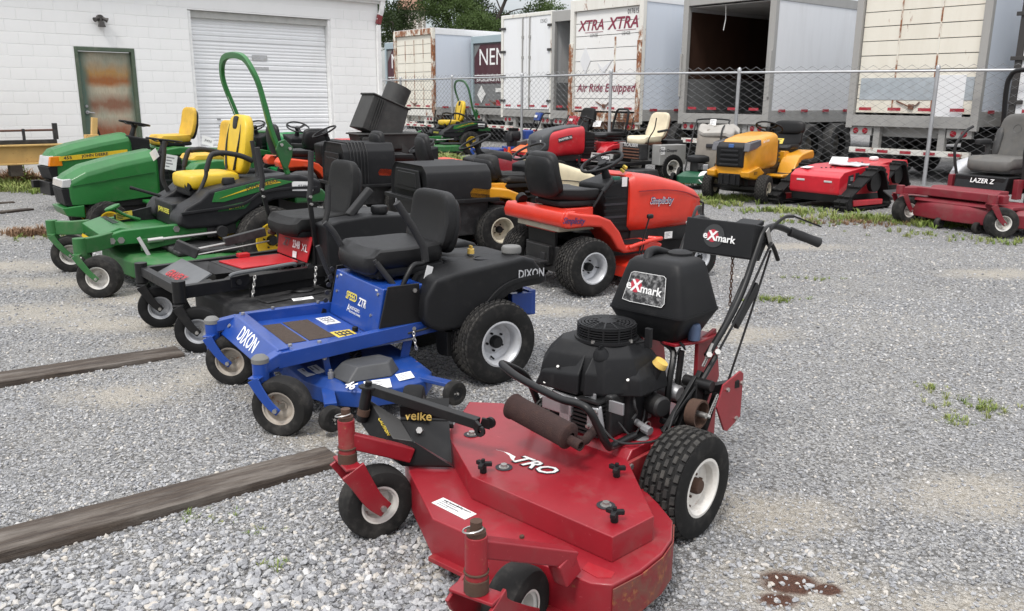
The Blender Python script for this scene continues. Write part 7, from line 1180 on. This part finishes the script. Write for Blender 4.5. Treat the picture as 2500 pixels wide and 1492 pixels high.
def timber(label, p, q, w, h, m='old_wood', ext=1.2, group='weathered timbers on the gravel'):
    p, q = V((*p, 0)), V((*q, 0)); d = (q-p).normalized(); p = p-d*ext; L = (q-p).length; rg = random.Random(int(L*1000)); rings = []; N_ = int(L/.07)
    for i in range(N_+1):
        x = L*i/N_; j = lambda s: rg.uniform(-s, s); hh = h*(1.1-.45*i/N_)*(1 if i < N_-2 else .93); rings.append([(x, -w/2+j(.002), -.01), (x, -w/2+j(.002), hh*.5), (x, -w/2+j(.002), hh-.003+j(.0012)), (x, -w/2+.003+j(.001), hh+j(.0008)), (x, -w*.16+j(.008), hh+j(.001)), (x, w*.15+j(.008), hh+j(.001)), (x, w/2-.003+j(.002), hh+j(.001)), (x, w/2+j(.002), hh-.004), (x, w/2+j(.002), -.01)])
    o = part('timber', B().loft(rings), m, bev=0); tag(o, label, 'timber', group); o.location = p; o.rotation_euler = (0, 0, math.atan2(d.y, d.x)); return o
timber('long near timber lying on the gravel towards the red mower', (-1.765, 2.625), (-.775, 3.41), .185, .058); timber('timber lying on the gravel beside the black mower casters', (-2.805, 4.375), (-2.04, 4.94), .20, .05)
timber('short dark board at the left edge near the green tractor', (-7.5, 12.1), (-7.3, 12.28), .12, .03, 'old_wood_dark', .8); timber('thin dark plank at the left edge in front of the yellow beam', (-6.9, 10.95), (-6.62, 11.5), .14, .04, 'old_wood_dark', .8)
mat('beam_yellow', (.55, .36, .13), .6, dirt=.35, dcol=(.30, .20, .10), rust=.22, dscale=5); mat('rail_rust', (.10, .045, .03), .8, dirt=.4, dcol=(.05, .04, .035))
YB = thing('steel_beam', 'rusty yellow steel I-beam lying along the block wall', 'beam', (-9.052, 15.208, 0), 40.807)
part('web', B().box(-1.0, -1.1, .41, 4.2, .03, .28), 'beam_yellow', YB); part('top_flange', B().box(-1.0, -1.1, .69, 4.3, .22, .025), 'beam_yellow', YB, .004); part('bottom_flange', B().box(-1.0, -1.1, .385, 4.2, .22, .025), 'beam_yellow', YB, .004); part('support_block', B().box(-.1, -1.1, .2, .18, .25, .185), 'old_wood_dark', YB); part('support_block', B().box(-1.2, -1.1, .0, .5, .3, .38), 'old_wood_dark', YB); part('support_block', B().box(.75, -1.1, .0, .3, .3, .38), 'old_wood_dark', YB)
part('upright_bracket', B().box(1.16, -1.05, .715, .22, .12, .14).box(1.20, -1.05, .80, .09, .10, .35, ry=.12), 'beam_yellow', YB, .006); part('bracket_brace', B().bar((1.26, -.98, 1.02), (1.34, -.95, .75), .05, .03), 'steel_black', YB)
BF = thing('steel_frame', 'black steel rail frame with rusty bar resting on the yellow beam', 'frame', (-9.052, 15.208, 0), 40.807)
part('base_channel', B().box(-1.0, -1.0, .716, 3.2, .12, .07), 'worn_black', BF, .004); part('top_bar', B().cyl((-2.4, -1.0, .935), (.58, -1.0, .945), .018, n=8), 'rail_rust', BF)
for x, h_ in ((.60, 1.06), (.11, .97), (-.9, .97)): part('stanchion', B().box(x, -1.0, .786, .075 if x > .5 else .04, .06, h_-.786), 'worn_black', BF, .004)
# grass and weeds
def blademat(name, a, b2):
    mt = bpy.data.materials.new(name); mt.use_nodes = True; t = mt.node_tree; b = t.nodes['Principled BSDF']; oi = t.nodes.new('ShaderNodeObjectInfo'); c = mix(t, oi.outputs['Random'], a, b2); t.links.new(c, b.inputs['Base Color']); b.inputs['Roughness'].default_value = .7; return mt
bg_, bd_ = blademat('blade_green', (.13, .20, .03), (.26, .28, .09)), blademat('blade_dry', (.16, .085, .045), (.26, .16, .09))
def clump(seed, m, n=12, h=.06):
    rg = random.Random(seed); vs, fs = [], []
    for i in range(n):
        a = rg.uniform(0, 6.28); r_ = rg.uniform(0, .03); hh = h*rg.uniform(.5, 1.2); l = rg.uniform(.2, .9); o = V((r_*math.cos(a), r_*math.sin(a), 0)); d = V((math.cos(a), math.sin(a), 0)); s = V((-d.y, d.x, 0))*.0035*rg.uniform(.8, 1.5); k = len(vs)
        vs += [o-s, o+s, o+d*hh*l*.4+V((0, 0, hh*.6))+s*.8, o+d*hh*l*.4+V((0, 0, hh*.6))-s*.8, o+d*hh*l+V((0, 0, hh*(1-.3*l)))]; fs += [(k, k+1, k+2, k+3), (k+3, k+2, k+4)]
    me = bpy.data.meshes.new('clump'); me.from_pydata(vs, [], fs); me.materials.append(m); return me
def patch(name, spots, m, label, cat, h=.06):
    P, S_ = [], []
    for (x, y, rx, ry, n, s) in spots:
        for i in range(n):
            u, v = RNG.normal(0, .45), RNG.normal(0, .45); q = random.uniform(.6, 1.4)*s; P.append((x+rx*u, y+ry*v, .002)); S_.append((q, q, q*random.uniform(.7, 1.3)))
    n = len(P); instancer(name, P, np.stack([np.zeros(n), np.zeros(n), RNG.uniform(0, 6.28, n)], 1), S_, RNG.integers(0, 5, n), [clump(i, m, h=h) for i in range(5)], label, cat)
patch('grass', [(-8.3, 14.1, 1.1, .5, 420, 1.7), (-9.3, 14.9, 1.2, .5, 300, 2.0), (-7.2, 13.6, .8, .3, 120, 1.3), (3.1, 12.75, .6, .35, 70, 1.1), (3.9, 11.9, .8, .35, 110, 1.1), (4.7, 11.2, .7, .3, 130, 1.2), (5.5, 10.7, .7, .3, 170, 1.3), (4.0, 10.8, .9, .3, 45, .8), (5.6, 9.4, .5, .25, 35, .9), (3.3, 13.4, .6, .3, 120, 1.2), (5.0, 9.9, .9, .25, 35, .8),
  (-1.9, 20.8, .8, 1.2, 300, 2.4), (-2.9, 23.2, .9, 1.2, 260, 2.6), (-1.3, 19.4, .6, .6, 160, 2.0), (-3.4, 27.5, 1.0, 1.5, 200, 3), (0.6, 18.6, 1.5, .5, 120, 1.6), (3.0, 16.0, 1.5, .4, 160, 1.5), (2.35, 4.2, .24, .2, 26, .40), (2.48, 4.08, .13, .1, 22, .45), (2.22, 3.93, .14, .1, 20, .4), (2.32, 4.42, .1, .06, 12, .4), (2.1, 6.48, .25, .1, 40, .5), (2.7, 7.3, .4, .1, 14, .5),
  (-1.2, 2.87, .10, .06, 7, .38), (-1.07, 2.84, .08, .06, 6, .36), (-.93, 2.76, .10, .06, 7, .38), (-.80, 2.54, .05, .05, 5, .42), (-1.0, 2.9, .1, .06, 5, .34), (-3.55, 7.15, .25, .06, 25, .6), (-4.9, 9.2, .6, .3, 40, .7)], bg_, 'short grass and weeds growing through the gravel', 'grass')
patch('dry_grass', [(-5.45, 9.45, .35, .22, 220, 1.0), (-8.9, 14.95, 1.2, .2, 200, 3.0), (4.4, 10.9, 1.0, .4, 90, .8)], bd_, 'dry brown grass clippings strewn on the gravel', 'dry grass')
wd = thing('tall_weed', 'tall leafy weed growing beneath the yellow beam', 'weed', (-8.45, 14.62, 0)); part('stem', B().tube([(0, 0, 0), (.01, 0, .25), (0, .01, .48)], .008, 6), bg_, wd); lv, lf = [], []
for i in range(26):
    a = i*2.4; z = .08+.4*i/26; l = .17*(1-.5*i/26); d = V((math.cos(a), math.sin(a), .3)); s = V((-d.y, d.x, 0))*.018; o = V((0, 0, z)); k = len(lv); lv += [o, o+d*l*.5+s, o+d*l, o+d*l*.5-s]; lf.append((k, k+1, k+2, k+3))
me_ = bpy.data.meshes.new('foliage'); me_.from_pydata(lv, [], lf); part('foliage', me_, bg_, wd)
